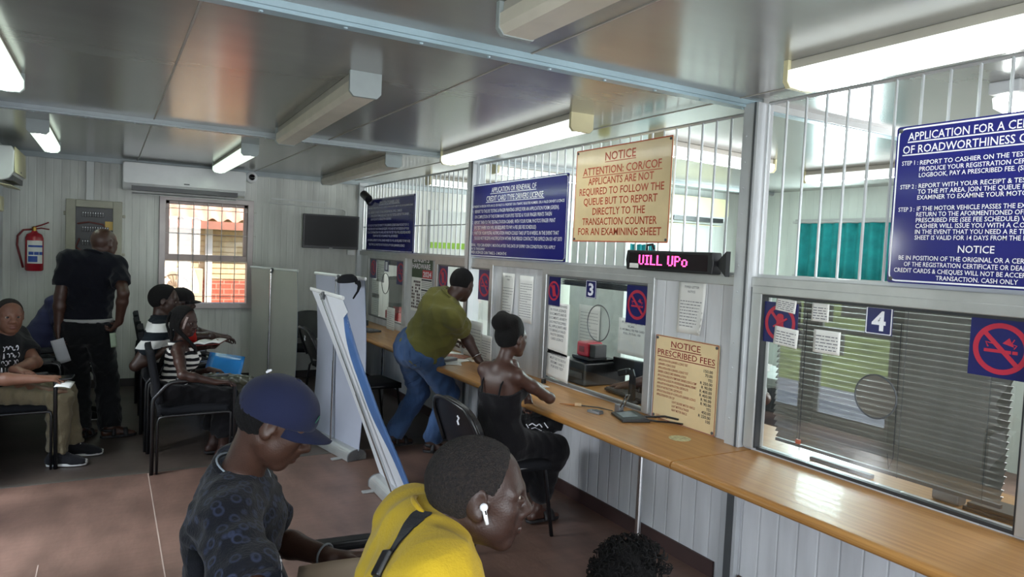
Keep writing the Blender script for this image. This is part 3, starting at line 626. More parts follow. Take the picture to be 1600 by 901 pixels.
# ---------- paper notices
def notice(label, yc, zc, w, h, lines=12, x=XR - .006, head=None, n=(-1, 0, 0), roll=0, curl=.0, name='paper_notice', cat='notice', group=None, big=0, ink='print_ink'):
    t = thing(name, label, cat, (x, yc, zc - h / 2), 0, group)
    M = wall_frame((x, yc, zc), n) @ Matrix.Rotation(math.radians(roll), 4, 'Z')
    MB().sheet(lambda u, v: ((u - .5) * w, (v - .5) * h, curl * (max(0, u - .6) / .4) ** 2 * (1 - v) ** 2), 8, 8, .0008, M @ Matrix.Translation((0, 0, .0015))).build('sheet', MT['paper'], t, world=True, smooth=True)
    mb = MB(); r = random.Random(hash(label) % 1000 if False else len(label) * 7 + int(yc * 100)); tl = []
    z = .0035
    if head:
        if isinstance(head, str): head = [head]
        for k, hd in enumerate(head): tl.append((hd, 0, h * .5 - .03 - k * (.024 if not big else big * 1.7), big or .012, min(w * .85, (big or .012) * .75 * len(hd)), 'c'))
        text_lines(mb, tl, M @ Matrix.Translation((0, 0, z)), th=0, bold=.006)
    mg = min(.045, h * .14); y = h * .5 - mg - (len(head) * .024 if head else 0)
    step = (2 * (h / 2) - 2 * mg - (len(head) * .024 if head else 0)) / max(lines, 1)
    for i in range(lines):
        ww = w * (.8 if r.random() < .75 else .45); y -= step
        if y < -h / 2 + mg * .5: break
        xa = -w * .4
        while xa < -w * .4 + ww:
            l = r.uniform(.008, .028); mb.add([(xa, y, z), (min(xa + l, w * .42), y, z), (min(xa + l, w * .42), y + min(.004, step * .4), z), (xa, y + min(.004, step * .4), z)], [(0, 1, 2, 3)], M); xa += l + .005
    if mb.v: mb.build('print', MT[ink], t, world=True)
    return t
notice('white paper notice taped above the prescribed fees board', 2.73, 1.36, .20, .275, 9, head=['TYPED LETTER', 'NOTICE'], curl=.03)
notice('left of the two paper forms taped left of window 3, headed in bold', 4.70, 1.28, .19, .34, 9, head=['ANNEXURE  A', 'FORM'], curl=.02)
notice('right of the two paper forms taped left of window 3, with hand writing', 4.43, 1.27, .20, .35, 14)
notice('tall handwritten white notice on the left side of the window 3 glass', 4.0, 1.10, .26, .36, 0, x=XR + .002, head=['IF YOU WANT TO HAND', 'IN YOUR LICENCE', 'DOCUMENTS AND ID', 'DOCUMENTS, HONESTY', '(NO PHOTOCOPIES)', 'ALL APPLICANTS ARE', 'TO BRING A VALID', 'PHOTO DRIVING', 'CARD LICENCE'], big=.017)
notice('torn lower white handwritten notice at the bottom left of window 3', 3.98, .845, .27, .19, 0, x=XR + .002, head=['ALL APPLICANTS', 'MUST GO TO BOTH', 'ROOMS 1 AND 2', 'FOR EYE TEST'], big=.017, roll=-3)
notice('white handwritten note under the right no-smoking sign of window 3', 3.22, 1.14, .26, .22, 0, x=XR + .012, head=['R 20 - 70 - 50 - 70', 'SCAN ...', 'R 140 SMALL FEE PER CARD', 'FULL 70 FULL 100'], big=.013)
# ---------- prohibition signs and window numbers on the glass
def circ(r, n=40): return [(r * math.cos(2 * PI * k / n), r * math.sin(2 * PI * k / n)) for k in range(n)]
def prohibit(label, yc, zc, w, kind, x=XR - .003, group=None, h=None):
    h = h or w
    t = thing('prohibition_sign', label, 'sign', (x, yc, zc - h / 2), 0, group); M = SW(yc, zc, x)
    MB().cbox((0, 0, 0), (w, h, .002), M).build('plate', MT['navy'], t, world=True)
    mb = MB(); R_ = w * .44; Z = Matrix.Translation((0, 0, .0022))
    ringpoly(mb, circ(R_), circ(R_ * .80), 0, M @ Z)
    mb.cbox((0, 0, .0005), (R_ * 1.75, R_ * .17, .0006), M @ Z @ Matrix.Rotation(-PI / 4, 4, 'Z')); mb.build('red_ring', MT['ring_red'], t, world=True)
    mb = MB(); Z2 = M @ Matrix.Translation((0, 0, .0016))
    if kind == 'smoke':
        mb.box((-w * .26, -w * .07, 0), (w * .16, -w * .015, .001), Z2); mb.box((w * .18, -w * .07, 0), (w * .26, -w * .015, .001), Z2)
        mb.tube([(w * .2, w * .02, 0), (w * .24, w * .08, 0), (w * .16, w * .1, 0), (w * .2, w * .18, 0)], w * .012, 4, Z2); mb.tube([(-w * .2, w * .02, 0), (-w * .24, w * .1, 0), (-w * .12, w * .08, 0)], w * .014, 4, Z2)
        mb.add([(w * .02, w * .1, 0), (w * .2, w * .05, 0), (w * .12, w * .2, 0)], [(0, 1, 2)], Z2)
    elif kind == 'phone':
        mb.prism(rrect(w * .24, w * .5, w * .05), .001, Z2 @ Matrix.Rotation(.25, 4, 'Z')); mb.tube([(-w * .12, w * .22, 0), (-w * .14, w * .36, 0)], w * .02, 4, Z2)
    else:
        mb.prism(rrect(w * .2, w * .46, w * .08), .001, Z2); mb.tube([(-w * .18, -w * .1, 0), (w * .2, w * .12, 0)], w * .03, 4, Z2)
    mb.build('pictogram', MT['ring_red'], t, world=True)
    return t
prohibit('blue no-smoking sign at the right edge of the photo, on window 4', 1.235, 1.357, .205, 'smoke')
prohibit('prohibition sign half covered by papers at the left end of window 4', 2.16, 1.345, .19, 'other')
prohibit('blue no-smoking sign at the top right of window 3', 3.17, 1.34, .20, 'smoke', h=.225)
prohibit('blue no-phone sign at the top left of window 3', 4.06, 1.36, .155, 'phone', h=.205)
prohibit('purple-blue prohibition sign at the right of window 2, right of the standing man', 5.10, 1.335, .22, 'smoke', h=.25)
prohibit('blue prohibition sign on the glass just left of the leaning man head', 5.93, 1.35, .20, 'phone', h=.24)
prohibit('purple-blue prohibition sign on the glass just left of the shop calendar', 7.02, 1.345, .23, 'smoke', h=.26)
prohibit('furthest blue prohibition sign, nearest the corner with the television', 7.90, 1.36, .20, 'phone', h=.24)
def number_plate(n, yc, zc, w, h, lab):
    t = thing('number_plate', lab, 'sign', (XR - .003, yc, zc - h / 2)); M = SW(yc, zc, XR - .004)
    MB().cbox((0, 0, 0), (w, h, .002), M).build('plate', MT['navy'], t, world=True)
    mb = MB(); ringpoly(mb, rrect(w * .96, h * .96, .004), rrect(w * .88, h * .9, .004), .0018, M); mb.build('border', MT['sign_white'], t, world=True)
    mb = MB(); text_lines(mb, [(n, 0, -h * .33, h * .66, w * .52, 'c')], M @ Matrix.Translation((0, 0, .0018)), th=0, bold=.03); mb.build('digit', MT['sign_white'], t, world=True)
number_plate('4', 1.684, 1.407, .114, .113, 'blue plate with a white 4 on the window with the dark blind'); number_plate('3', 3.63, 1.40, .11, .115, 'blue plate with a white 3 on the glass above the red stamping machine'); number_plate('1', 7.46, 1.40, .13, .13, 'small blue plate with a white 1 on the furthest counter window')
for lab, yc, zc, w, h, rl in (('upper white paper over the covered prohibition sign on window 4', 2.13, 1.43, .11, .06, -6), ('lower white paper over the covered prohibition sign on window 4', 2.12, 1.285, .13, .085, -4),
                              ('small white paper near the top of window 4, left of the number', 1.95, 1.415, .085, .08, 0), ('wider white paper in the middle of window 4 below the small one', 1.91, 1.29, .13, .10, 0)):
    notice(lab, yc, zc, w, h, 5, x=XR - .008, roll=rl)
# papers inside windows 1 and 2
for lab, yc, zc, w, h, x in (('white paper hanging inside window 1 beside its number', 7.70, 1.33, .26, .25, XR + .015), ('white paper low on the left of the window 1 glass', 7.86, 1.12, .24, .22, XR + .015), ('lowest white paper at the left of the window 1 glass', 7.84, .93, .24, .26, XR + .015),
                             ('printed card standing at the right foot of window 1', 7.12, .842, .24, .24, XR - .06), ('printed photo sheet standing at the right foot of window 2', 5.16, .88, .34, .30, XR - .06), ('small white leaflet leaning beside the photo sheet at window 2', 4.90, .832, .18, .22, XR - .07)):
    notice(lab, yc, zc, w, h, 8, x=x)
# calendar between windows 1 and 2
t = thing('wall_calendar', 'colourful shop calendar hanging between windows 1 and 2', 'calendar', (XR - .01, 6.42, .98)); M = SW(6.42, 1.26, XR - .01)
MB().cbox((0, 0, 0), (.52, .56, .003), M).build('sheet', MT['paper'], t, world=True)
MB().box((-.26, .06, .002), (.26, .28, .003), M).build('header_band', mat('calendar_green', hx('2b4a35'), .4), t, world=True)
mb = MB(); text_lines(mb, [("SINGH'S", -.02, .215, .05, .40, 'c'), ("HARDWARE", -.02, .15, .05, .46, 'c')], M @ Matrix.Translation((0, 0, .0035)), bold=.02); mb.build('heading', MT['sign_white'], t, world=True)
mb = MB().box((.02, .06, .0035), (.26, .14, .004), M); mb.build('red_block', mat('calendar_red', hx('c22a38'), .4), t, world=True)
mb = MB(); text_lines(mb, [("2024", .14, .075, .05, .2, 'c')], M @ Matrix.Translation((0, 0, .0042)), bold=.02); mb.build('year', MT['sign_white'], t, world=True)
mb = MB(); r = random.Random(3)
for i in range(9):
    for j in range(5): 
        if r.random() < .75: mb.cbox((-.23 + j * .045, -.24 + i * .032, .0025), (.034, .022, .001), M)
mb.build('pictures', mat('calendar_pictures', hx('5a4a4c'), .5, var=.4, vscale=30), t, world=True)
mb = MB()
for q in range(3):
    mb.box((.0, .035 - q * .1, .002), (.25, .05 - q * .1, .003), M)
    for i in range(4):
        for j in range(7): mb.cbox((.02 + j * .036, .02 - q * .1 - i * .017, .002), (.018, .008, .001), M)
mb.build('day_grid', MT['ink'], t, world=True)

# ------------------------------------------------------------ things on the back wall
def split_ac(label, M, w, h, d, front, parent_loc, badge=True):
    t = thing('air_conditioner', label, 'air conditioner', parent_loc)
    prof = [(0, -h / 2 + .03), (d * .55, -h / 2), (d * .8, -h / 2 + .02), (d * .97, -h / 2 + .075), (d, h / 2 - .04), (d * .9, h / 2), (0, h / 2)]
    mb = MB(); mb.prism(prof, w, M @ basis(V((-w / 2, 0, 0)), (0, 0, 1), (0, 1, 0), (1, 0, 0))); mb.build('body', MT['plastic_white'], t, world=True, bevel=.012, seg=3)
    MB().prism(rrect(w * .985, h * .74, .025), .006, M @ Matrix.Translation((0, h * .115, d - .002)) @ Matrix.Rotation(-.02, 4, 'X')).build('front_panel', front, t, world=True, bevel=.002)
    MB().box((-w * .43, -h / 2 + .004, d * .50), (w * .43, -h / 2 + .05, d * .93), M).build('air_outlet', MT['black_plastic'], t, world=True)
    mb = MB()
    mb.box((-w * .42, -h / 2 - .010, d * .45), (w * .42, -h / 2 - .003, d * .98), M @ Matrix.Translation((0, .0, 0)) @ Matrix.Rotation(.15, 4, 'X')); mb.build('louver', front, t, world=True, bevel=.002)
    if badge: MB().cbox((0, -h * .16, d + .006), (.055, .012, .002), M).build('badge', MT['darkgrey'], t, world=True)
    return t
split_ac('large white air conditioner on the back wall above the barred window', wall_frame((.715, YF - .01, 2.225), (0, -1, 0)), 1.20, .29, .21, MT['plastic_white'], (.715, YF - .1, 2.08))
split_ac('white air conditioner cut by the left edge of the photo', wall_frame((XL + .005, 7.60, 2.17), (1, 0, 0)), .88, .29, .21, MT['cream_plastic'], (XL + .1, 7.60, 2.02))
split_ac('cream air conditioner in the office behind the bars', wall_frame((5.56, 5.775, 2.17), (0, -1, 0)), .85, .27, .20, MT['cream_plastic'], (5.56, 5.7, 2.03), False)
# white box low on the left wall
tag(MB().box((XL, 7.75, 1.78), (XL + .06, 7.98, 1.92)).build('switch_box', MT['cream_plastic'], bevel=.012), 'small cream box on the wall below the left air conditioner', 'box')
# distribution board with conduit
t = thing('distribution_board', 'grey electrical distribution board with open breaker panel behind the standing man', 'electrical panel', (-.13, YF, 1.28)); M = wall_frame((-.128, YF, 1.61), (0, -1, 0))
w, h = .50, .69
mb = MB().box((-w / 2, -h / 2, 0), (-w / 2 + .085, h / 2, .06), M).box((w / 2 - .085, -h / 2, 0), (w / 2, h / 2, .06), M).box((-w / 2 + .085, h / 2 - .075, 0), (w / 2 - .085, h / 2, .06), M).box((-w / 2 + .085, -h / 2, 0), (w / 2 - .085, -h / 2 + .10, .06), M)
for z in (-.2, .2): mb.box((w / 2, z - .02, .02), (w / 2 + .03, z + .01, .05), M); mb.box((-w / 2 - .02, z - .02, .02), (-w / 2, z + .02, .05), M)
mb.build('cabinet', mat('panel_beige', hx('a9a797'), .5), t, world=True, bevel=.006)
MB().box((-w / 2 + .08, -h / 2 + .09, .0), (w / 2 - .08, h / 2 - .07, .01), M).build('back_plate', mat('panel_dark', hx('101214'), .4), t, world=True)
mb = MB()
for r_, n in ((.2, 9), (.05, 11), (-.09, 9)):
    for i in range(n): mb.cbox((-.10 + i * .022, r_, .028), (.019, .05, .035), M)
mb.build('breakers', MT['black_plastic'], t, world=True, bevel=.002)
mb = MB()
for r_, n in ((.215, 9), (.065, 11), (-.075, 9)):
    for i in range(n): mb.cbox((-.10 + i * .022, r_, .047), (.008, .012, .004), M)
mb.build('breaker_labels', MT['sign_white'], t, world=True)
MB().tube([(-.15, .1, .03), (-.05, .12, .04), (.08, .10, .03), (.12, .02, .03)], .008, 6, M).tube([(-.13, -.05, .03), (-.16, -.14, .03), (-.08, -.2, .03)], .008, 6, M).build('cables', mat('cable_red', hx('6a2b22'), .5), t, world=True)
MB().cbox((.13, .09, .03), (.07, .09, .004), M).build('warning_label', mat('label_yellow', hx('d8b45a'), .5), t, world=True)
tag(MB().box((-.205, YF - .03, 1.955), (-.135, YF, ZC - .05)).build('conduit', MT['white_paint'], bevel=.003), 'white trunking running from the ceiling down to the electrical panel', 'conduit')
# fire extinguisher
t = thing('fire_extinguisher', 'red fire extinguisher hanging on the back wall at far left', 'fire extinguisher', (-.635, YF - .08, 1.22)); T = Matrix.Translation((-.635, YF - .085, 1.22))
MB().lathe([(.0, .0), (.07, 0), (.078, .012), (.078, .325), (.066, .36), (.035, .378), (.025, .385), (.025, .395)], 28, T).build('cylinder', mat('extinguisher_red', hx('a41d2b'), .25, coat=.4), t, world=True, smooth=True)
mb = MB(); mb.sheet(lambda u, v: (.0795 * math.sin(-.9 + 1.8 * u + .15), -.0795 * math.cos(-.9 + 1.8 * u + .15), .075 + .225 * v), 14, 2, 0, T); mb.build('label', MT['paper'], t, world=True)
mb = MB()
for a, b, c, d in ((-.75, .9, .235, .255), (-.7, -.15, .16, .19), (-.1, .4, .16, .19), (.45, .9, .16, .19), (-.75, .25, .09, .148)):
    mb.sheet(lambda u, v: (.0802 * math.sin(a + (b - a) * u + .15), -.0802 * math.cos(a + (b - a) * u + .15), c + (d - c) * v), 8, 1, 0, T)
mb.build('label_print', mat('label_blue', hx('2a4da0'), .5), t, world=True)
mb = MB().lathe([(.022, .385), (.02, .43), (.012, .44)], 14, T); mb.build('valve', mat('brass', hx('9b7b3c'), .35, metal=.8), t, world=True)
MB().tube([(-.02, 0, .425), (.06, -.02, .455), (.12, -.03, .485)], .007, 6, T).tube([(-.02, 0, .41), (.06, -.02, .425), (.125, -.03, .415)], .007, 6, T).build('handle', mat('handle_red', hx('7c1a20'), .4), t, world=True)
MB().tube([(-.02, 0, .41), (-.09, -.01, .40), (-.135, -.01, .34), (-.14, -.01, .25), (-.115, -.01, .14), (-.09, -.01, .03)], .0105, 8, T).build('hose', mat('hose_red', hx('6d1a1f'), .5), t, world=True, smooth=True)
MB().cbox((0, .06, .2), (.05, .05, .03), T).build('wall_bracket', MT['darkgrey'], t, world=True)
# television
t = thing('television', 'black flat television mounted high on the back wall', 'television', (2.30, YF - .1, 1.56)); M = wall_frame((2.303, YF - .13, 1.758), (-.08, -1, -.05))
MB().cbox((0, 0, -.02), (.66, .40, .045), M).build('casing', MT['black_plastic'], t, world=True, bevel=.006)
MB().cbox((0, .008, .004), (.625, .355, .003), M).build('screen', mat('tv_screen', hx('08090a'), .4, spec=.25), t, world=True)
MB().cbox((0, 0, -.075), (.2, .16, .08), M).build('wall_mount', MT['darkgrey'], t, world=True)
MB().cbox((0, -.192, .004), (.04, .006, .002), M).build('badge', MT['alu'], t, world=True)
MB().cbox((.26, -.24, -.08), (.09, .06, .04), M).build('power_socket', MT['plastic_white'], t, world=True)
tag(MB().tube([(1.60, YF - .01, 2.06), (2.2, YF - .012, 2.045), (2.46, YF - .012, 2.04), (2.50, YF - .012, 2.02), (2.50, YF - .03, 1.95)], .008, 8).build('cable', MT['white_paint']), 'white cable running along the back wall to the television', 'cable')
tag(MB().box((1.62, YF - .02, 2.10), (2.25, YF, 2.118)).build('wall_strip', MT['white_paint']), 'thin white strip on the back wall above the television', 'trunking')
# cameras
t = thing('dome_camera', 'white dome security camera beside the back wall air conditioner', 'camera', (1.375, YF - .06, 2.32)); M = wall_frame((1.40, YF, 2.33), (0, -1, 0))
MB().lathe([(.068, 0), (.068, .03), (.058, .055), (.036, .062)], 24, M).build('base', MT['plastic_white'], t, world=True)
MB().lathe([(.036, .055), (.034, .068), (.02, .08), (.0, .085)], 24, M).build('dome', MT['black_gloss'], t, world=True, smooth=True)
t = thing('security_camera', 'black bullet camera in the corner beside the first blue board', 'camera', (2.62, 8.0, 2.12)); M = basis(V((2.60, 8.0, 2.20)), (.1, -.99, 0), (.99, .1, .1), (0, 0, 1))
MB().tube([(.10, 0, -.045), (-.05, 0, .02)], .045, 14, M).build('body', MT['black_plastic'], t, world=True)
MB().tube([(-.02, 0, -.02), (-.02, .05, -.10), (-.02, .09, -.12)], .014, 8, M).build('arm', MT['black_plastic'], t, world=True)
# ------------------------------------------------------------ office beyond the bars
t = thing('curtain', 'teal curtain over the office window behind the bars at right', 'curtain', (XO - .05, 4.3, 1.5))
def cf(u, v): return (XO - .05 + .022 * math.sin(u * 52) + .01 * math.sin(u * 19), 3.86 + 1.08 * u, 1.50 + .55 * v)
MB().sheet(cf, 220, 4, .002).build('cloth', mat('teal_cloth', hx('1c9a9c'), .8, var=.12, vscale=9), t, world=True, smooth=True)
MB().tube([(XO - .05, 3.8, 2.065), (XO - .05, 5.0, 2.065)], .012, 8).build('rail', MT['white_paint'], t, world=True)
structure(MB().box((XO - .02, 3.8, 1.46), (XO, 5.0, 1.51)).box((XO - .02, 3.8, 2.05), (XO, 5.0, 2.10)).build('trim_30', MT['white_paint'], origin=False))
t = thing('curtain', 'narrow teal curtain in the office, below the cream notice board', 'curtain', (4.85, 5.74, 1.3))
MB().sheet(lambda u, v: (4.58 + .52 * u, 5.755 + .018 * math.sin(u * 50), 1.30 + .46 * v), 80, 3, .002).build('cloth', mat('teal_cloth_dim', hx('1f8f96'), .8), t, world=True, smooth=True)
MB().tube([(4.56, 5.765, 1.765), (5.12, 5.765, 1.765)], .012, 8).build('rail', MT['white_paint'], t, world=True)
# office partition panels
structure(MB().box((2.77, 6.46, 0), (4.9, 6.52, 2.0)).build('wall_office_partition', MT['office_wall_x'], origin=False))
tag(MB().box((4.2, 7.2, 0), (4.9, 7.7, 1.95)).build('cabinet', mat('cabinet_grey', hx('9aa19f'), .5), bevel=.006), 'grey cupboard in the far office between the first two blue boards', 'cabinet')
tag(MB().box((2.78, 6.44, 1.62), (3.27, 6.46, 1.68)).build('banner_strip', mat('lime_strip', hx('9ccf4a'), .6)), 'lime green strip notice on the office partition behind the bars', 'notice')
# ------------------------------------------------------------ venetian blind behind window 4
t = thing('venetian_blind', 'dark grey venetian blind behind the glass of window 4', 'blind', (XR + .10, 1.70, .74))
MT['slat'] = mat('blind_slat', hx('827d76'), .35, metal=.3, var=.05)
def slat(i, z, y0, y1, sag=0):
    def f(u, v): 
        a = (v - .5); return (XR + .10 + a * .024, y0 + (y1 - y0) * u, z + a * .021 + .0045 * (1 - 4 * a * a) - sag * math.sin(PI * u))
    return MB().sheet(f, 10, 4, .0008)
NS = 27
for i in range(NS):
    z = 1.458 - i * .0252; k = max(0, i - 22)
    slat(i, z, 1.235 if i < 24 else 1.24, 2.24 - .006 * k).build('slat', MT['slat'], t, world=True, smooth=True)
MB().box((XR + .085, 1.23, 1.465), (XR + .115, 2.25, 1.49)).build('head_rail', MT['darkgrey'], t, world=True)
MB().box((XR + .09, 1.24, .772), (XR + .11, 2.22, .786)).build('bottom_rail', MT['darkgrey'], t, world=True)
for y in (1.30, 1.62, 2.10): MB().tube([(XR + .088, y, 1.47), (XR + .088, y, .77)], .0012, 5).build('ladder_cord', MT['darkgrey'], t, world=True)
MB().tube([(XR + .08, 2.08, 1.40), (XR + .08, 2.08, .80), (XR + .08, 2.075, .76)], .0016, 5).tube([(XR + .08, 1.64, 1.40), (XR + .08, 1.635, .85), (XR + .08, 1.65, .80), (XR + .08, 1.66, .86)], .0016, 5).build('pull_cord', MT['ink'], t, world=True)
MB().cbox((XR + .08, 2.085, .80), (.01, .022, .02)).build('cord_toggle', mat('cord_orange', hx('c8553a'), .5), t, world=True)
# folded dark things on the sill behind the glass
tag(MB().prism(rrect(.06, .045, .012), .10, basis(V((XR + .16, 1.50, .742)), (1, 0, 0), (0, 0, 1), (0, -1, 0))).build('tape_dispenser', MT['grey_metal'], bevel=.004), 'small grey tape dispenser on the sill behind the window 4 blind', 'dispenser')
tag(MB().box((XR + .12, 1.16, .72), (XR + .28, 1.38, .735)).box((XR + .13, 1.17, .735), (XR + .27, 1.37, .75)).build('file_folder', MT['black_plastic'], bevel=.003), 'black folder lying on the sill at the right end of window 4', 'folder')
tag(MB().box((XR + .12, 1.75, .72), (XR + .15, 2.05, .737)).build('ruler_tray', MT['darkgrey'], bevel=.003), 'thin dark tray on the sill at the left end of window 4', 'tray')

# ------------------------------------------------------------ pull-up banners, backs to the camera
MT['banner_back'] = mat('banner_back', hx('c2c7d0'), .5, var=.04, vscale=3)
MT['banner_blue'] = mat('banner_front', hx('48699b'), .4, var=.1)
def banner(label, loc, rz, w, h, curl, lean=(0, 0), flap=0.0, pole_x=0.0, back=None):
    "local x along the base, y towards the printed side, z up; lean = top offset in x and y; flap = width of the edge that curls back"
    t = thing('pull_up_banner', label, 'banner', loc, rz, 'pull-up banners')
    def f(u, v, off=0):
        x = u * w - w / 2; fw = flap * min(1, v / .06) * (max(0, math.sin(PI * min(1, max(0, (.93 - v) / .93) ** .8))) + .08 * math.sin(v * 19) * (1 - v)) if flap else 0; r = .010; x0 = w / 2 - fw - PI * r * min(1, fw / .02); nx, ny = 0, 1; y = 0
        if fw > .002 and x > x0:
            s_ = x - x0; a = min(s_ / r, PI * .93); x = x0 + r * math.sin(a); y = -r * (1 - math.cos(a)); nx, ny = math.sin(a), math.cos(a)
            rest = s_ - a * r; x += math.cos(a) * rest; y -= math.sin(a) * rest
        g = u - .5; y += curl * (4 * g * g - .3) * math.sin(PI * min(1, v))
        return (x + lean[0] * v - nx * off, y + lean[1] * v - ny * off, .075 + (h - .075) * v)
    nu = 70 if flap else 24
    MB().sheet(lambda u, v: f(u, v), nu, 30, .0).build('print', MT['banner_blue'], t, smooth=True)
    MB().sheet(lambda u, v: f(u, v, .003), nu, 30, .0).build('canvas_back', mat('banner_canvas_shade_tone', hx(back), .5, var=.04, vscale=3), t, smooth=True)  # same canvas on all; light and shade put into each back colour
    a = V((-w / 2 - .012 + lean[0], lean[1], h)); b = V((w / 2 + .012 + lean[0], lean[1], h))
    MB().tube([a, b], .013, 10, sq=.7).build('top_bar', MT['plastic_white'], t)
    p0 = V((pole_x, -.035, .05)); p1 = V((pole_x + lean[0], lean[1] - .03, h - .005))
    MB().tube([p0, p1], .0085, 10).tube([p0, p0 + (p1 - p0) * .5], .011, 10).build('support_pole', MT['steel'], t)
    MB().tube([p1 - (p1 - p0) * .03, p1 + V((0, .02, .01))], .014, 8).build('pole_hook', MT['darkgrey'], t)
    # cassette: half round aluminium housing with end caps and a foot
    prof = [(.075, .0), (.075, .03)] + [(.075 * math.cos(x), .03 + .05 * math.sin(x)) for x in [PI * k / 12 for k in range(1, 12)]] + [(-.075, .03), (-.075, 0)]
    MB().prism(prof, w - .02, basis(V((-(w - .02) / 2, -.01, .004)), (0, 1, 0), (0, 0, 1), (1, 0, 0))).build('cassette', MT['alu'], t)
    for s in (-1, 1):
        x = s * (w / 2 - .01) if s < 0 else (w / 2 - .01) - .012
        MB().prism([(a * 1.03, b * 1.03) for a, b in prof], .012, basis(V((x, -.01, .003)), (0, 1, 0), (0, 0, 1), (1, 0, 0))).build('end_cap', MT['grey_metal'], t)
        MB().box((s * w * .35 - .02, -.16, 0), (s * w * .35 + .02, .12, .012)).build('foot', MT['alu'], t, bevel=.003)
    return t
# rz = 90 deg: local x -> +y, local y -> -x ; printed side must look at the counter (+x), so rz = -90
banner('pull-up banner near the back wall, seen from behind, furthest of the three', (1.47, 7.42, 0), -PI / 2 + .40, .80, 1.335, .03, back='b5b4ae')
banner('upright pull-up banner in the middle of the three, its silver base on the floor', (1.57, 5.42, 0), -PI / 2 + .19, .82, 1.37, .05, pole_x=.02, back='a2a7b6')
banner('leaning pull-up banner nearest the camera, its blue edge curling forward', (1.61, 4.06, 0), -PI / 2 - .02, .80, 1.30, .02, lean=(-.42, -.40), pole_x=-.02, flap=.12, back='d0d3d9')

# ------------------------------------------------------------ chairs
def arm_chair(label, loc, rz, group='black waiting room armchairs'):
    "faces local +x; tube frame, upholstered seat and back, flat arm pads"
    t = thing('armchair', label, 'chair', loc, rz, group); w = .56; d = .52
    seat = MB(); seat.sheet(lambda u, v: (-.22 + .47 * u, -.235 + .47 * v, .435 + .02 * math.sin(PI * u) ** .5 * math.sin(PI * v) ** .5), 14, 12, .055); seat.build('seat', MT['black_cloth'], t, smooth=True)
    back = MB(); back.sheet(lambda u, v: (-.215 - .065 * v - .012 * math.sin(PI * u), .225 - .45 * u, .47 + .37 * v), 10, 12, .038); back.build('backrest', MT['black_cloth'], t, smooth=True)
    for s in (-1, 1):
        y = s * (w / 2 - .015); r = .0135
        path = [(-.25, y, 0), (-.25, y, .47), (-.245, y, .52), (-.17, y, .605), (-.14, y, .625), (-.10, y, .63), (.22, y, .645), (.255, y, .635), (.27, y, .60), (.275, y, .0)]
        MB().tube(path, r, 8).build('side_frame', MT['black_frame'], t, smooth=True)
        inner = [(-.218, y, 0.0), (-.218, y, .36), (-.205, y, .385), (-.17, y, .395), (.22, y, .40), (.243, y, .395), (.248, y, .37), (.248, y, 0)]
        MB().tube(inner, .009, 8).build('inner_frame', MT['black_frame'], t, smooth=True)
        MB().prism(rrect(.34, .05, .02), .022, Matrix.Translation((.06, y, .642)) @ Matrix.Rotation(-.04, 4, 'Y')).build('armrest', MT['black_plastic'], t, bevel=.005)
    MB().tube([(.23, -w / 2 + .015, .40), (.23, w / 2 - .015, .40)], .011, 8).tube([(-.2, -w / 2 + .015, .395), (-.2, w / 2 - .015, .395)], .011, 8).build('cross_bar', MT['black_frame'], t)
    return t
ch = arm_chair('armchair the woman in the striped top sits on, first of its row', (.52, 5.49, 0), 0)
for i, lab in enumerate(('second armchair of the row, the man in the striped shirt on it', 'third armchair of the row, the man in the cap on it', 'fourth armchair of the row by the back window, empty', 'last armchair of the row, next to the back wall')):
    copy_thing(ch, lab, (.50 + .01 * (i % 2), 6.09 + .6 * i, 0), .02 * (-1) ** i)
for lab, x, y, a in (('armchair at the left edge, the man in the lettered shirt on it', -.57, 5.86, 0), ('armchair by the left wall just behind the man in the lettered shirt', -.57, 6.46, 0), ('third armchair along the left wall, behind the standing man', -.57, 7.06, 0), ('armchair furthest back along the left wall', -.57, 7.66, 0)):
    copy_thing(ch, lab, (x, y, 0), a)
copy_thing(ch, 'armchair under the man in the blue cap, at the bottom of the photo', (.49, 1.94, 0), -.2)
copy_thing(ch, 'armchair under the man in the yellow shirt, nearest the camera', (.56, 1.24, 0), -.3)
def side_chair(label, loc, rz, tall=.80, wb=.46):
    "stacking chair without arms: shell-like padded back with rounded top, faces local +x"
    t = thing('side_chair', label, 'chair', loc, rz, 'black stacking chairs')
    MB().sheet(lambda u, v: (-.2 + .42 * u, (-.21 + .42 * v) * (1 - .12 * (1 - u)), .44 + .015 * math.sin(PI * u) ** .5 * math.sin(PI * v) ** .5), 12, 12, .045).build('seat', MT['black_cloth'], t, smooth=True)
    def bf(u, v):
        a = 2 * u - 1; wv = wb / 2 * (1 - .28 * max(0, (v - .55) / .45) ** 2.2); return (-.225 - .10 * v - .03 * (1 - a * a), -a * wv, .50 + (tall - .50) * v - .03 * a * a * v)
    MB().sheet(bf, 16, 12, .035).build('backrest', MT['black_plastic'], t, smooth=False, bevel=.008)
    mb = MB(); pts = [V(bf(0, v / 8)) for v in range(9)] + [V(bf(u / 10, 1)) for u in range(1, 10)] + [V(bf(1, 1 - v / 8)) for v in range(9)]
    mb.tube([p + V((-.012, 0, .004)) for p in pts], .012, 8).build('back_frame', MT['black_frame'], t, smooth=True)
    for s in (-1, 1):
        MB().tube([(-.235, s * .19, .56), (-.20, s * .19, .43), (-.22, s * .2, .40), (-.27, s * .215, 0)], .011, 8).build('leg', MT['black_frame'], t, smooth=True)
        MB().tube([(-.18, s * .185, .415), (.16, s * .185, .415), (.19, s * .19, .40), (.25, s * .20, 0)], .011, 8).build('leg', MT['black_frame'], t, smooth=True)
    return t
s1 = side_chair('black chair the woman at the counter sits on, its rounded back towards the photo middle', (1.97, 3.45, 0), .02, tall=.80, wb=.50)
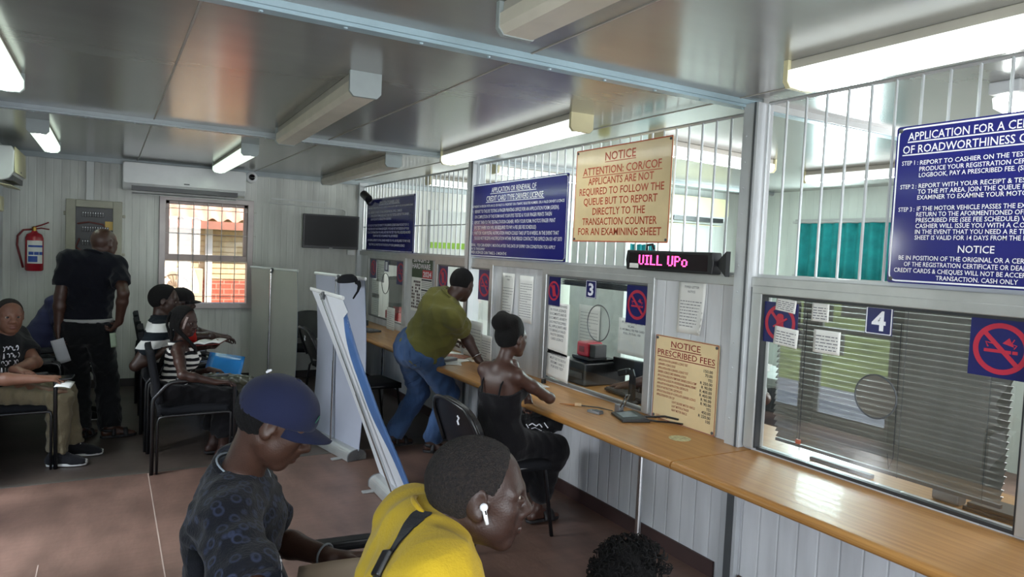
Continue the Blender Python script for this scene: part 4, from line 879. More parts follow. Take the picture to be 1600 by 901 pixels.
mb = MB(); M = basis(V((-.365, -.165, .72)), (0, -1, 0), (.1, 0, .99), (-.99, 0, .1))
mb.tube([(-.012, .02, 0), (.008, .012, 0), (-.004, -.005, 0), (.014, -.022, 0)], .005, 5, M); mb.build('paint_mark', MT['sign_white'], s1)
copy_thing(s1, 'black chair standing behind the man in jeans', (1.98, 5.85, 0), .1)
copy_thing(s1, 'black chair against the back wall between the two upright banners', (1.98, 8.02, 0), -1.9)
copy_thing(s1, 'black chair half hidden by the leaning banner, by the counter', (1.98, 6.8, 0), .0)
copy_thing(s1, 'office chair under the clerk behind window 3', (3.40, 3.02, 0), PI - .2)
t = thing('hanging_hat', 'black hat hanging by its strap on the corner of the upright banner', 'hat', at(546, 470, 5.12))
c = at(543, 440, 5.12)
MB().lathe([(.075, 0), (.078, .008), (.07, .03), (.045, .05), (.0, .056)], 24, basis(c, (.9, -.35, .1), (.3, .8, .1), (-.1, 0, 1))).build('crown', MT['black_cloth'], t, world=True, smooth=True)
MB().tube([c + V((.055, -.035, -.005)), at(560, 441, 5.08), at(561.5, 447, 5.08), at(559, 455, 5.08), at(555, 461, 5.08), at(552, 466, 5.1)], [.012, .018, .013, .008, .007, .006], 8).build('strap', MT['black_cloth'], t, world=True, smooth=True)
# ------------------------------------------------------------ things on the counter and behind the glass
def zt(p): return (p[0], p[1], ZT + p[2])
# signature pad with screen and cable in front of window 3
t = thing('signature_pad', 'black signature pad with grey screen on the counter at window 3', 'signature pad', (2.54, 2.98, ZT)); M = Matrix.Translation((2.53, 2.99, ZT)) @ Matrix.Rotation(-.35, 4, 'Z')
MB().prism([(-.075, .0), (.085, 0), (.085, .016), (.05, .024), (-.075, .014)], .2, M @ basis(V((0, .10, 0)), (1, 0, 0), (0, 0, 1), (0, -1, 0))).build('body', MT['black_plastic'], t, world=True, bevel=.004)
MB().cbox((-.01, .01, .0215), (.085, .11, .002), M @ Matrix.Rotation(-.07, 4, 'Y')).build('screen', mat('lcd', hx('8f9a9c'), .2), t, world=True)
tag(MB().tube([zt((2.56, 2.90, .012)), zt((2.62, 2.86, .006)), zt((2.66, 2.80, .012)), zt((2.67, 2.72, .02))], .005, 6).tube([zt((2.60, 2.96, .012)), zt((2.66, 2.92, .014)), zt((2.67, 2.86, .03)), zt((2.675, 2.76, .035))], .006, 6).build('cable', MT['black_plastic']), 'black cables from the signature pad to the fees board', 'cable')
# stamp
t = thing('rubber_stamp', 'metal self-inking stamp tilted beside the signature pad', 'stamp', (2.58, 3.12, ZT)); M = Matrix.Translation((2.56, 3.12, ZT)) @ Matrix.Rotation(.6, 4, 'X') @ Matrix.Rotation(.2, 4, 'Y')
MB().box((-.016, -.024, 0), (.016, .024, .05), Matrix.Translation((2.56, 3.12, ZT))).build('base', MT['grey_metal'], t, world=True, bevel=.004)
MB().tube([(-.012, .0, .045), (-.012, -.0, .14), (.012, 0, .14), (.012, 0, .045)], .004, 6, Matrix.Translation((2.56, 3.12, ZT)) @ Matrix.Rotation(.55, 4, 'X')).build('handle', MT['steel'], t, world=True)
t = thing('ink_pad', 'small silver ink pad box on the counter left of the signature pad', 'box', (2.46, 3.22, ZT)); M = Matrix.Translation((2.42, 3.16, ZT)) @ Matrix.Rotation(.25, 4, 'Z')
MB().box((-.02, -.045, 0), (.02, .045, .016), M).build('tray', MT['grey_metal'], t, world=True, bevel=.003); MB().box((-.018, -.043, .016), (.018, .01, .020), M).build('lid', MT['darkgrey'], t, world=True, bevel=.001)
t = thing('pen', 'wooden-tipped pen on a string lying on the counter', 'pen', (2.40, 3.38, ZT)); 
MB().tube([zt((2.35, 3.42, .006)), zt((2.41, 3.36, .006)), zt((2.415, 3.355, .006))], [.002, .006, .006], 8).build('barrel', mat('pen_wood', hx('c07f46'), .5), t, world=True)
MB().tube([zt((2.415, 3.355, .008)), zt((2.445, 3.33, .008))], .011, 8).build('cap', mat('pen_cap', hx('e6c9a0'), .5), t, world=True)
MB().tube([zt((2.445, 3.33, .006)), zt((2.52, 3.26, .004)), zt((2.545, 3.16, .004))], .003, 6).build('string', MT['darkgrey'], t, world=True)
tag(MB().sheet(lambda u, v: (2.42 + .16 * u, 3.88 + .14 * v, ZT + .003 + .008 * u * v), 6, 6, .001).build('paper_slip', MT['paper'], smooth=True), 'white slip of paper on the counter beside the seated woman', 'paper')
tag(MB().prism([(.055 * math.cos(2 * PI * k / 30), .055 * math.sin(2 * PI * k / 30)) for k in range(30)], .0012, Matrix.Translation((2.50, 2.56, ZT))).build('round_sticker', mat('sticker_green', hx('c9c79a'), .4, var=.25, vscale=50)), 'worn round sticker on the counter top below the fees board', 'sticker')
tag(MB().prism([(.02 * math.cos(2 * PI * k / 12), .012 * math.sin(2 * PI * k / 12)) for k in range(12)], .03, Matrix.Translation((2.62, 4.02, ZT))).build('bulldog_clip', MT['black_plastic'], bevel=.004), 'black clip on the counter below the torn notice', 'clip')
# inside window 3: printer, red stamp machine, keyboard, scanner stand, mirror, clerk's arm comes later
YI = XR + .06
t = thing('printer', 'black receipt printer behind the window 3 glass', 'printer', (XR + .32, 3.98, ZT)); M = Matrix.Translation((XR + .32, 3.97, ZT))
MB().box((-.2, -.15, 0), (.16, .15, .16), M).build('body', MT['black_plastic'], t, world=True, bevel=.01); MB().box((-.205, -.12, .05), (-.2, .12, .09), M).build('paper_slot', MT['darkgrey'], t, world=True); MB().box((-.12, -.12, .16), (.1, .12, .175), M).build('lid', MT['black_gloss'], t, world=True, bevel=.004)
t = thing('monitor', 'black computer monitor seen edge-on behind the window 3 glass', 'monitor', (XR + .41, 3.72, ZT)); M = Matrix.Translation((XR + .41, 3.62, ZT)) @ Matrix.Rotation(.1, 4, 'Z')
MB().box((-.02, -.30, .10), (.02, .22, .20), M).build('casing', MT['black_plastic'], t, world=True, bevel=.006); MB().box((-.08, -.12, 0), (.08, .1, .015), M).box((-.02, -.04, .01), (.02, .04, .12), M).build('stand', MT['black_plastic'], t, world=True, bevel=.004)
t = thing('stamping_machine', 'red date stamping machine standing on the printer behind window 3', 'stamp machine', (XR + .28, 3.95, ZT + .175)); M = Matrix.Translation((XR + .24, 3.94, ZT + .175))
MB().box((-.07, -.06, .02), (.07, .06, .12), M).build('body', mat('machine_red', hx('9c2030'), .3), t, world=True, bevel=.012); MB().box((-.08, -.10, .0), (.08, .10, .02), M).box((-.05, -.13, .02), (.05, -.065, .11), M).build('base', MT['black_plastic'], t, world=True, bevel=.004)
MB().box((-.072, -.03, .05), (-.069, .03, .09), M).build('label', mat('label_dark', hx('5e1520'), .5), t, world=True)
t = thing('keyboard', 'black keyboard under the clerk hand behind window 3', 'keyboard', (XR + .26, 3.42, ZT)); M = Matrix.Translation((XR + .22, 3.44, ZT)) @ Matrix.Rotation(-.12, 4, 'Z') @ Matrix.Rotation(.05, 4, 'Y')
MB().box((-.075, -.22, .004), (.075, .22, .022), M).build('base', MT['black_plastic'], t, world=True, bevel=.004)
mb = MB()
for i in range(5):
    for j in range(15): mb.cbox((-.058 + i * .027, -.196 + j * .028, .026), (.022, .023, .008), M)
mb.build('keys', MT['darkgrey'], t, world=True)
t = thing('scanner_stand', 'black barcode scanner on an upright stand behind window 3', 'scanner', (XR + .10, 3.30, ZT)); M = Matrix.Translation((XR + .10, 3.30, ZT))
MB().lathe([(.0, 0), (.052, 0), (.05, .012), (.03, .02)], 20, M).build('foot', MT['black_plastic'], t, world=True); MB().tube([(0, 0, .01), (0, 0, .17), (-.0, .02, .20)], [.026, .020, .022], 10, M).build('column', MT['black_plastic'], t, world=True)
MB().box((-.02, -.02, .175), (.02, .07, .215), M @ Matrix.Rotation(-.3, 4, 'X')).build('scanner_head', MT['black_plastic'], t, world=True, bevel=.008)
notice('white form hanging on the pale partition deep behind window 3', 5.71, .90, .36, .42, 10, x=4.235)
# office furniture behind: filing cabinet, boxes, door
tag(MB().box((4.25, 5.2, 0), (4.30, 6.1, 1.9)).build('office_screen', mat('screen_panel', hx('cfd8d3'), .5), bevel=.004), 'pale standing partition panel inside the office behind window 3', 'partition')
t = thing('filing_cabinet', 'light grey steel cabinet in the office behind window 3', 'cabinet', (4.0, 3.1, 0)); MB().box((3.8, 2.6, 0), (4.3, 3.7, .86)).build('body', mat('cab_light', hx('b9c2bd'), .45), t, world=True, bevel=.006)
for i in range(2): 
    for z in (.06, .46): MB().box((3.79, 2.64 + i * .53, z), (3.80, 3.13 + i * .53, z + .36)).build('drawer', mat('cab_drawer', hx('aab3ae'), .45), t, world=True, bevel=.004)
t = thing('paper_stack', 'stack of white papers on the grey cabinet behind window 3', 'papers', (3.95, 3.45, .86))
r = random.Random(5)
for i in range(6): MB().box((3.84, 3.3, .86 + i * .008), (4.05, 3.6, .867 + i * .008), Matrix.Translation((r.uniform(-.01, .01), r.uniform(-.01, .01), 0))).build('sheet_bundle', MT['paper'], t, world=True)

# window 2 counter: papers, leaflets, machine
for lab, x, y, w, h, a in (('white form lying under the hands of the man in jeans', 2.46, 5.12, .2, .28, .3), ('grey leaflet on the counter left of the leaning man hand', 2.36, 4.98, .16, .24, -.4), ('open paper booklet further back on the window 2 counter', 2.55, 5.45, .2, .26, .15)):
    M = Matrix.Translation((x, y, ZT + .001)) @ Matrix.Rotation(a, 4, 'Z')
    tag(MB().sheet(lambda u, v: ((u - .5) * w, (v - .5) * h, .004 * math.sin(PI * u)), 8, 4, .0015, M).build('paper_form', MT['paper'], smooth=True), lab, 'paper')
tag(MB().prism(rrect(.16, .10, .02), .02, Matrix.Translation((2.36, 5.05, ZT + .008)) @ Matrix.Rotation(.4, 4, 'Z')).build('grey_tray', MT['grey_metal'], bevel=.004), 'flat grey tray on the counter by the leaning man', 'tray')
t = thing('office_telephone', 'dark desk telephone on the counter at window 1', 'telephone', (2.42, 7.65, ZT)); M = Matrix.Translation((2.42, 7.62, ZT)) @ Matrix.Rotation(.2, 4, 'Z')
MB().prism([(-.1, 0), (.1, 0), (.1, .06), (-.1, .025)], .2, M @ basis(V((0, .1, 0)), (1, 0, 0), (0, 0, 1), (0, -1, 0))).build('base', MT['darkgrey'], t, world=True, bevel=.005); MB().tube([(.0, -.08, .085), (.0, -.05, .10), (0, .05, .10), (0, .08, .085)], [.03, .018, .018, .03], 10, M).build('handset', MT['black_plastic'], t, world=True)
t = thing('keypad', 'flat grey keypad on the counter in front of window 1', 'keypad', (2.36, 7.05, ZT)); M = Matrix.Translation((2.36, 7.05, ZT)) @ Matrix.Rotation(.3, 4, 'Z')
MB().box((-.08, -.14, 0), (.08, .14, .02), M).build('base', MT['darkgrey'], t, world=True, bevel=.005); 
mb = MB()
for i in range(4):
    for j in range(6): mb.cbox((-.05 + i * .032, -.10 + j * .04, .023), (.024, .03, .008), M)
mb.build('keys', MT['grey_metal'], t, world=True)
tag(MB().box((2.80, 7.35, ZT), (3.1, 7.75, ZT + .16)).box((2.84, 7.4, ZT + .16), (3.0, 7.6, ZT + .24)).build('red_crate', mat('crate_red', hx('a3222c'), .4), bevel=.01), 'red box standing on the desk behind window 1', 'box')
tag(MB().box((3.0, 7.80, ZT), (3.19, 8.2, ZT + .18)).build('black_box', MT['black_plastic'], bevel=.01), 'black box beside the red box behind the furthest window', 'box')
# stand with grey sheet hanging behind window 1 (seen through the glass)
t = thing('hanging_folder', 'grey transparent folder hung inside the window 1 glass', 'folder', (XR + .08, 7.40, 1.0)); M = wall_frame((XR + .10, 7.38, 1.12), (-1, .05, 0)) @ Matrix.Rotation(.06, 4, 'Z')
MB().prism(rrect(.55, .34, .015), .01, M).build('sheet', mat('folder_grey', hx('70706c'), .4), t, world=True); MB().box((-.27, -.17, .01), (.27, -.13, .014), M).box((-.27, .13, .01), (.27, .17, .014), M).build('band', mat('folder_band', hx('3f4a47'), .4), t, world=True)
for lab, y0, y1 in (('dark blind rolled up behind the top of window 3', 3.08, 4.12), ('dark blind rolled up behind the top of the window nearest the television', 6.95, 7.98)):
    t = thing('rolled_blind', lab, 'blind', (XR + .11, (y0 + y1) / 2, 1.41)); MB().box((XR + .09, y0, 1.445), (XR + .13, y1, 1.475)).build('head_rail', MT['darkgrey'], t, world=True)
    mb = MB()
    for k in range(6): mb.box((XR + .085, y0 + .01, 1.405 + k * .0065), (XR + .135, y1 - .01, 1.409 + k * .0065))
    mb.build('slat_stack', mat('slat_stack', hx('3f4245'), .4), t, world=True)
tag(MB().box((3.03, 3.3, ZT), (3.05, 3.50, .78)).box((3.17, 3.3, ZT), (3.19, 3.50, .78)).box((3.03, 3.3, .78), (3.19, 3.50, .792)).build('letter_tray', MT['black_plastic'], bevel=.003), 'black tray on the office desk behind the red stamping machine', 'tray')
t = thing('card_terminal', 'dark tilted card terminal on the counter behind the seated woman head', 'terminal', (2.46, 4.42, ZT)); M = Matrix.Translation((2.46, 4.42, ZT)) @ Matrix.Rotation(.5, 4, 'Z')
MB().prism([(-.09, 0), (.09, 0), (.10, .09), (.085, .10), (-.09, .03)], .16, M @ basis(V((0, .08, 0)), (1, 0, 0), (0, 0, 1), (0, -1, 0))).build('casing', MT['darkgrey'], t, world=True, bevel=.01); MB().box((-.06, -.06, .055), (.06, .06, .062), M @ Matrix.Rotation(-.36, 4, 'Y')).build('screen', MT['black_gloss'], t, world=True)
for lab, x, y, a, c in (('pinkish leaflet among the papers under the leaning man', 2.52, 5.22, .8, 'c98a74'), ('pale booklet lying beside the glass of window 2', 2.62, 5.02, -.2, 'cfc6b4')):
    tag(MB().sheet(lambda u, v: ((u - .5) * .15, (v - .5) * .2, .006 + .01 * u * v), 6, 6, .003, Matrix.Translation((x, y, ZT + .002)) @ Matrix.Rotation(a, 4, 'Z')).build('leaflet', mat('leaflet', hx(c), .6, var=.2, vscale=25), smooth=True), lab, 'leaflet')
# ------------------------------------------------------------ organic surfaces: blended volumes turned into one mesh
def vn(v): v = np.array(v, float); return v / (np.linalg.norm(v) + 1e-12)
def na(v): return np.array([float(x) for x in v])
class Vol:
    def __init__(s, vox=.007): s.p = []; s.vox = vox; s.fine = []; s.fold = []
    def cone(s, a, b, ra, rb, k=.02, flat=None, sub=False, tagm=0):
        s.p.append(('c', na(a), na(b), ra, rb, k, flat, sub, tagm)); return s
    def ell(s, c, r, R=None, k=.02, sub=False, tagm=0):
        s.p.append(('e', na(c), na(r), np.eye(3) if R is None else np.array([na(x) for x in R]), 0, k, None, sub, tagm)); return s
    def cut(s, p, n, k=.004): s.p.append(('p', na(p), vn(n), 0, 0, k, None, True, 0)); return s
    def chain(s, pts, rs, k=.02, flat=None, tagm=0):
        for i in range(len(pts) - 1): s.cone(pts[i], pts[i + 1], rs[i], rs[i + 1], k, flat, False, tagm)
        return s
    @staticmethod
    def dist(q, X, Y, Z):
        t = q[0]
        if t == 'p': return (X - q[1][0]) * q[2][0] + (Y - q[1][1]) * q[2][1] + (Z - q[1][2]) * q[2][2]
        if t == 'c':
            a, b, ra, rb, flat = q[1], q[2], q[3], q[4], q[6]
            px, py, pz = X - a[0], Y - a[1], Z - a[2]; d = b - a
            if flat is not None:
                n, f = vn(flat[0]), 1 / flat[1] - 1
                w = px * n[0] + py * n[1] + pz * n[2]; px = px + n[0] * w * f; py = py + n[1] * w * f; pz = pz + n[2] * w * f
                d = d + n * (d @ n) * f
            L = max(d @ d, 1e-9); t_ = np.clip((px * d[0] + py * d[1] + pz * d[2]) / L, 0, 1)
            g = np.sqrt((px - t_ * d[0]) ** 2 + (py - t_ * d[1]) ** 2 + (pz - t_ * d[2]) ** 2) - (ra + (rb - ra) * t_)
            return g * (min(1, flat[1] * 1.25) if flat is not None else 1)
        c, r, R = q[1], q[2], q[3]; px, py, pz = X - c[0], Y - c[1], Z - c[2]; k0 = 0; k1 = 0
        for i in range(3):
            w = px * R[i][0] + py * R[i][1] + pz * R[i][2]; k0 = k0 + (w / r[i]) ** 2; k1 = k1 + (w / r[i] ** 2) ** 2
        k0 = np.sqrt(k0); return k0 * (k0 - 1) / (np.sqrt(k1) + 1e-9)
    def bounds(s, q):
        if q[0] == 'c':
            r = max(q[3], q[4]); return np.minimum(q[1], q[2]) - r, np.maximum(q[1], q[2]) + r
        r = max(q[2]); return q[1] - r, q[1] + r
    def mesh(s, smooth=1):
        add = [q for q in s.p if not q[7]]
        B = [s.bounds(q) for q in add]; lo = np.min([b[0] for b in B], 0) - .03; hi = np.max([b[1] for b in B], 0) + .03
        ax = []
        for i in range(3):
            x = [lo[i]]
            while x[-1] < hi[i]:
                h = s.vox
                for (c, r, hv) in s.fine:
                    if abs(x[-1] - c[i]) < r: h = min(h, hv)
                x.append(x[-1] + h)
            ax.append(np.array(x))
        nx, ny, nz = map(len, ax); D = np.full((nx, ny, nz), .06, np.float32)
        for q in s.p:
            if q[0] == 'p':
                X, Y, Z = np.ix_(ax[0], ax[1], ax[2]); d = s.dist(q, X, Y, Z); k = q[5]; h = np.maximum(k - np.abs(D - d), 0) / k; D = (np.maximum(D, d) + h * h * k / 4).astype(np.float32); continue
            l, u = s.bounds(q); m = q[5] + .025
            sl = [slice(max(0, int(np.searchsorted(ax[i], l[i] - m)) - 1), min(len(ax[i]), int(np.searchsorted(ax[i], u[i] + m)) + 1)) for i in range(3)]
            if any(a.stop <= a.start for a in sl): continue
            X, Y, Z = np.ix_(ax[0][sl[0]], ax[1][sl[1]], ax[2][sl[2]]); d = s.dist(q, X, Y, Z); C = D[tuple(sl)]; k = q[5]
            if q[7]:
                h = np.maximum(k - np.abs(C + d), 0) / k; D[tuple(sl)] = np.maximum(C, -d) + h * h * k / 4
            else:
                h = np.maximum(k - np.abs(C - d), 0) / k; D[tuple(sl)] = np.minimum(C, d) - h * h * k / 4
        if s.fold:
            X, Y, Z = np.ix_(ax[0], ax[1], ax[2])
            for (w, amp, ph, c, r) in s.fold:
                a = amp * (1 - np.abs(np.sin(X * w[0] + Y * w[1] + Z * w[2] + ph))) 
                if c is not None: a = a * np.exp(-((X - c[0]) ** 2 + (Y - c[1]) ** 2 + (Z - c[2]) ** 2) / (r * r))
                D -= a.astype(np.float32)
        I = D < 0; cnt = np.zeros((nx - 1, ny - 1, nz - 1), np.int8)
        for dx in (0, 1):
            for dy in (0, 1):
                for dz in (0, 1): cnt += I[dx:nx - 1 + dx, dy:ny - 1 + dy, dz:nz - 1 + dz]
        act = (cnt > 0) & (cnt < 8); i, j, k = np.nonzero(act); idx = np.full(act.shape, -1, np.int32); idx[i, j, k] = np.arange(len(i))
        pos = np.zeros((len(i), 3)); num = np.zeros(len(i))
        for axn in range(3):
            for a in (0, 1):
                for b in (0, 1):
                    o0 = [0, 0, 0]; o0[(axn + 1) % 3] = a; o0[(axn + 2) % 3] = b; o1 = list(o0); o1[axn] = 1
                    d0 = D[i + o0[0], j + o0[1], k + o0[2]]; d1 = D[i + o1[0], j + o1[1], k + o1[2]]; mk = (d0 < 0) != (d1 < 0)
                    t = np.where(mk, d0 / np.where(mk, d0 - d1, 1), 0); pt = np.zeros((len(i), 3)); pt[:] = o0; pt[:, axn] = t
                    pos[mk] += pt[mk]; num[mk] += 1
        pos /= num[:, None]; ijk = (i, j, k)
        P = np.stack([ax[n][ijk[n]] + pos[:, n] * (ax[n][ijk[n] + 1] - ax[n][ijk[n]]) for n in range(3)], 1)
        Q = []
        for axn in range(3):
            b1, b2 = (axn + 1) % 3, (axn + 2) % 3; sh = [slice(0, n) for n in (nx, ny, nz)]; s0 = list(sh); s1 = list(sh)
            s0[axn] = slice(0, -1); s1[axn] = slice(1, None)
            for sx in (s0, s1): sx[b1] = slice(1, -1); sx[b2] = slice(1, -1)
            A = I[tuple(s0)]; Bm = I[tuple(s1)]; ed = np.nonzero(A != Bm); e = [x.copy() for x in ed]; e[b1] = e[b1] + 1; e[b2] = e[b2] + 1
            def cid(u, v):
                g = [x.copy() for x in e]; g[b1] = g[b1] + u; g[b2] = g[b2] + v; return idx[g[0], g[1], g[2]]
            q4 = np.stack([cid(-1, -1), cid(0, -1), cid(0, 0), cid(-1, 0)], 1); fl = ~A[ed]; q4[fl] = q4[fl][:, ::-1]; Q.append(q4)
        Q = np.concatenate(Q)
        for _ in range(smooth):
            S = np.zeros_like(P); c = np.zeros(len(P))
            for a in range(4):
                np.add.at(S, Q[:, a], P[Q[:, (a + 1) % 4]] + P[Q[:, a - 1]]); np.add.at(c, Q[:, a], 2)
            P = P * .5 + S / np.maximum(c, 1)[:, None] * .5
        return P, Q
    def build(s, name, mats, parent, smooth=1, tags=False, paint=None):
        P, Q = s.mesh(smooth); P0 = P - na(parent.location)
        me = bpy.data.meshes.new(name); me.vertices.add(len(P)); me.vertices.foreach_set('co', P0.astype(np.float32).ravel())
        me.loops.add(len(Q) * 4); me.loops.foreach_set('vertex_index', Q.astype(np.int32).ravel()); me.polygons.add(len(Q))
        me.polygons.foreach_set('loop_start', np.arange(0, len(Q) * 4, 4, dtype=np.int32)); me.polygons.foreach_set('use_smooth', np.ones(len(Q), bool))
        mats = mats if isinstance(mats, (list, tuple)) else [mats]
        for m in mats: me.materials.append(m)
        if len(mats) > 1:
            mi = np.zeros(len(Q), np.int32); C = P[Q].mean(1)
            for q in s.p:
                if q[8]:
                    d = s.dist(q, C[:, 0], C[:, 1], C[:, 2]); mi[d < .0018] = q[8]
            if paint is not None: mi = paint(C, mi)
            me.polygons.foreach_set('material_index', mi)
        me.update(calc_edges=True); me.validate()
        o = bpy.data.objects.new(name, me); COL.objects.link(o); o.parent = parent; return o

def skin(name, h, lip=None, rough=.42):
    c = tuple(x * .55 for x in hx(h))
    m = mat(name, c, rough, spec=.45, var=.05, vscale=25, bump=.12, bscale=260)
    p = m.node_tree.nodes['Principled BSDF']; p.inputs['Subsurface Weight'].default_value = .06; p.inputs['Subsurface Radius'].default_value = (.012, .005, .003); p.inputs['Subsurface Scale'].default_value = .3
    l = mat(name + '_lips', tuple(x * .7 for x in hx(lip or '5a322e')), .38, spec=.5, var=.04); return [m, l, mat(name + '_nails', hx('7d5a4e'), .35, var=.03)]
MT['sclera'] = mat('eye_white', hx('b3a79b'), .2, var=.03); MT['iris'] = mat('iris', hx('190f0b'), .12, var=.03)
MT['hair'] = mat('hair_black', hx('0b090a'), .75, spec=.3, var=.2, vscale=120, bump=.9, bscale=420)
MT['hair_fade'] = mat('hair_cropped', hx('141214'), .7, spec=.35, var=.5, vscale=170, bump=1.0, bscale=330, col2=hx('2e2622'), detail=2)
MT['shoe_sole'] = mat('shoe_sole', hx('d6d6d2'), .6); MT['sandal'] = mat('sandal_black', hx('1a191b'), .6)

def ik(a, b, l1, l2, pole):
    "joint between a and b so that both bones keep their length, bent towards pole; b is pulled in when too far"
    a, b, pole = na(a), na(b), na(pole); d = b - a; L = np.linalg.norm(d)
    if L > (l1 + l2) * .995: b = a + d / L * (l1 + l2) * .995; d = b - a; L = np.linalg.norm(d)
    if L < abs(l1 - l2) + .01: L = abs(l1 - l2) + .01
    u = d / np.linalg.norm(d); x = (l1 * l1 - l2 * l2 + L * L) / (2 * L); h = math.sqrt(max(l1 * l1 - x * x, 0))
    w = pole - a; w = w - u * (w @ u); w = w / (np.linalg.norm(w) + 1e-9); return a + u * x + w * h, b

def head_parts(v, hc, F, U, s, fem=False, fat=1.0, lid=0.3):
    "the head: skull, jaw, brow, nose, lips, ears, eye sockets; hc = middle of the head"
    F, L, U = [na(x) for x in frame(F, U)]; R = [F, L, U]
    P = lambda f, l, u: hc + (F * f + L * l + U * u) * s
    e = lambda c, r, k=.012, sub=False, tagm=0, RR=None: v.ell(P(*c), np.array(r) * s, RR or R, k * s, sub, tagm)
    e((-.014, 0, .034), (.098, .076, .083), .02); e((-.03, 0, .005), (.078, .07, .07), .03)
    e((.026, 0, .0), (.064, .063 * fat, .085), .03); e((.034, 0, -.06), (.052, .051 * fat, .045), .03)
    e((.068, 0, -.096), (.022, .023, .018), .022)
    for l in (-1, 1):
        v.cone(P(-.005, l * .053 * fat, -.05), P(.062, l * .02, -.096), .019 * s, .017 * s, .03 * s)
        e((.058, l * .041 * fat, -.018), (.027, .022, .021), .025)
        e((.046, l * .036 * fat, -.05), (.03, .022, .026), .025)
        v.cone(P(.084, l * .012, .023), P(.068, l * .05, .020), .010 * s, .009 * s, .02 * s)
        e((.097, l * .031, .003), (.016, .0155, .0105), .012, True)
        v.chain([P(.087, l * .018, .006 - .004 * lid), P(.0905, l * .031, .0135 - .012 * lid), P(.079, l * .046, .006 - .004 * lid)], [.0042 * s, (.0048 + .0035 * lid) * s, .0042 * s], .004 * s)   # upper lid
        v.chain([P(.087, l * .019, -.004), P(.088, l * .031, -.0105), P(.079, l * .044, -.004)], [.0042 * s, .0046 * s, .0042 * s], .005 * s)   # lower lid
        e((.096, l * .0165, -.0325), (.0125, .011, .0095), .010)
        # ear: rim, lobe, hollow
        EF = vn(F * .93 + L * l * .28 - U * .1); EL = vn(L * l - F * .28 * 0 + 0); ER = [EF, vn(np.cross(U, EF)) , U]
        e((-.009, l * .080, .001), (.0215, .0088, .034), .006, False, 0, ER); e((-.002, l * .079, -.026), (.011, .0075, .012), .008)
        e((.000, l * .0905, .002), (.012, .0072, .022), .005, True)
        e((.012, l * .0755, -.006), (.006, .006, .009), .006)
    v.cone(P(.088, 0, .016), P(.109, 0, -.023), .0085 * s, .0125 * s, .018 * s); e((.110, 0, -.028), (.0125, .014, .011), .012)
    for l in (-1, 1): e((.098, l * .0085, -.0405), (.0055, .0045, .004), .004, True)
    e((.083, 0, -.058), (.02, .028, .022), .022)
    v.chain([P(.082, -.024, -.0605), P(.0965, -.009, -.0545), P(.098, 0, -.0565), P(.0965, .009, -.0545), P(.082, .024, -.0605)], [.0045 * s, .0075 * s, .0075 * s, .0075 * s, .0045 * s], .006 * s, None, 1)
    v.chain([P(.081, -.022, -.066), P(.0945, -.008, -.0715), P(.0945, .008, -.0715), P(.081, .022, -.066)], [.0045 * s, .009 * s, .009 * s, .0045 * s], .006 * s, None, 1)
    v.chain([P(.091, -.024, -.0632), P(.1075, -.008, -.0632), P(.1075, .008, -.0632), P(.091, .024, -.0632)], [.0016 * s, .0022 * s, .0022 * s, .0016 * s], .003 * s)
    q = list(v.p[-3:]); v.p[-3:] = [x[:7] + (True, 0) for x in q]
    return P, R

def hand(v, wr, d, palm, thumb, s, curl=.35, spread=.1, tip=2, k=.006):
    "five fingers: wr wrist, d direction of the hand, palm = normal out of the palm, thumb = side vector"
    d, palm = vn(d), vn(palm); palm = vn(palm - d * (palm @ d)); side = vn(np.cross(d, palm)); 
    if side @ na(thumb) < 0: side = -side
    Q = lambda f, l, p: wr + (d * f + side * l + palm * p) * s
    v.cone(Q(-.02, 0, 0), Q(.02, 0, 0), .026 * s, .027 * s, .02 * s, (palm, .72))
    for l, f in ((.026, .088), (.008, .092), (-.010, .088), (-.027, .080)): v.cone(Q(.012, l * .55, .0), Q(f - .006, l, .002), .0175 * s, .0125 * s, .014 * s, (palm, .85))
    v.ell(Q(.035, .022, .010), np.array((.028, .016, .014)) * s, [d, side, palm], .012 * s)
    for n, (l, f, ln) in enumerate(((.027, .088, .068), (.009, .093, .077), (-.010, .089, .071), (-.0275, .080, .056))):
        a = curl * (1.0 + .12 * n); p0 = Q(f - .008, l, .002); sp = spread * (1.2 - n * .8); dd = vn(d + side * sp)
        r = (.0088, .0092, .0088, .0076)[n] * s; ang = 0; p = p0
        for m, (fl, ba) in enumerate(((.45, a), (.30, a * 1.25), (.25, a * .9))):
            ang += ba; dirv = dd * math.cos(ang) + palm * math.sin(ang); q2 = p + dirv * ln * fl * s
            v.cone(p, q2, r * (1 - .07 * m), r * (.95 - .08 * m), .004 * s)
            if m == 2 and tip: v.ell(q2 - (palm * math.cos(ang) - dd * math.sin(ang)) * r * .62 - dirv * .002 * s, np.array((.0065, .0055, .003)) * s, [dirv, side, vn(np.cross(dirv, side))], .002, False, tip)
            p = q2
    t0 = Q(.018, .026, .008); t1 = t0 + (d * .62 + side * .70 + palm * .32) * .038 * s; t2 = t1 + vn(d * .9 + side * .32 + palm * (.25 + curl * .5)) * .030 * s; t3 = t2 + vn(d * 1.0 + side * .05 + palm * (.3 + curl * .7)) * .026 * s
    v.cone(t0, t1, .0145 * s, .0115 * s, .012 * s); v.cone(t1, t2, .0108 * s, .0098 * s, .004 * s); v.cone(t2, t3, .0098 * s, .0078 * s, .004 * s)

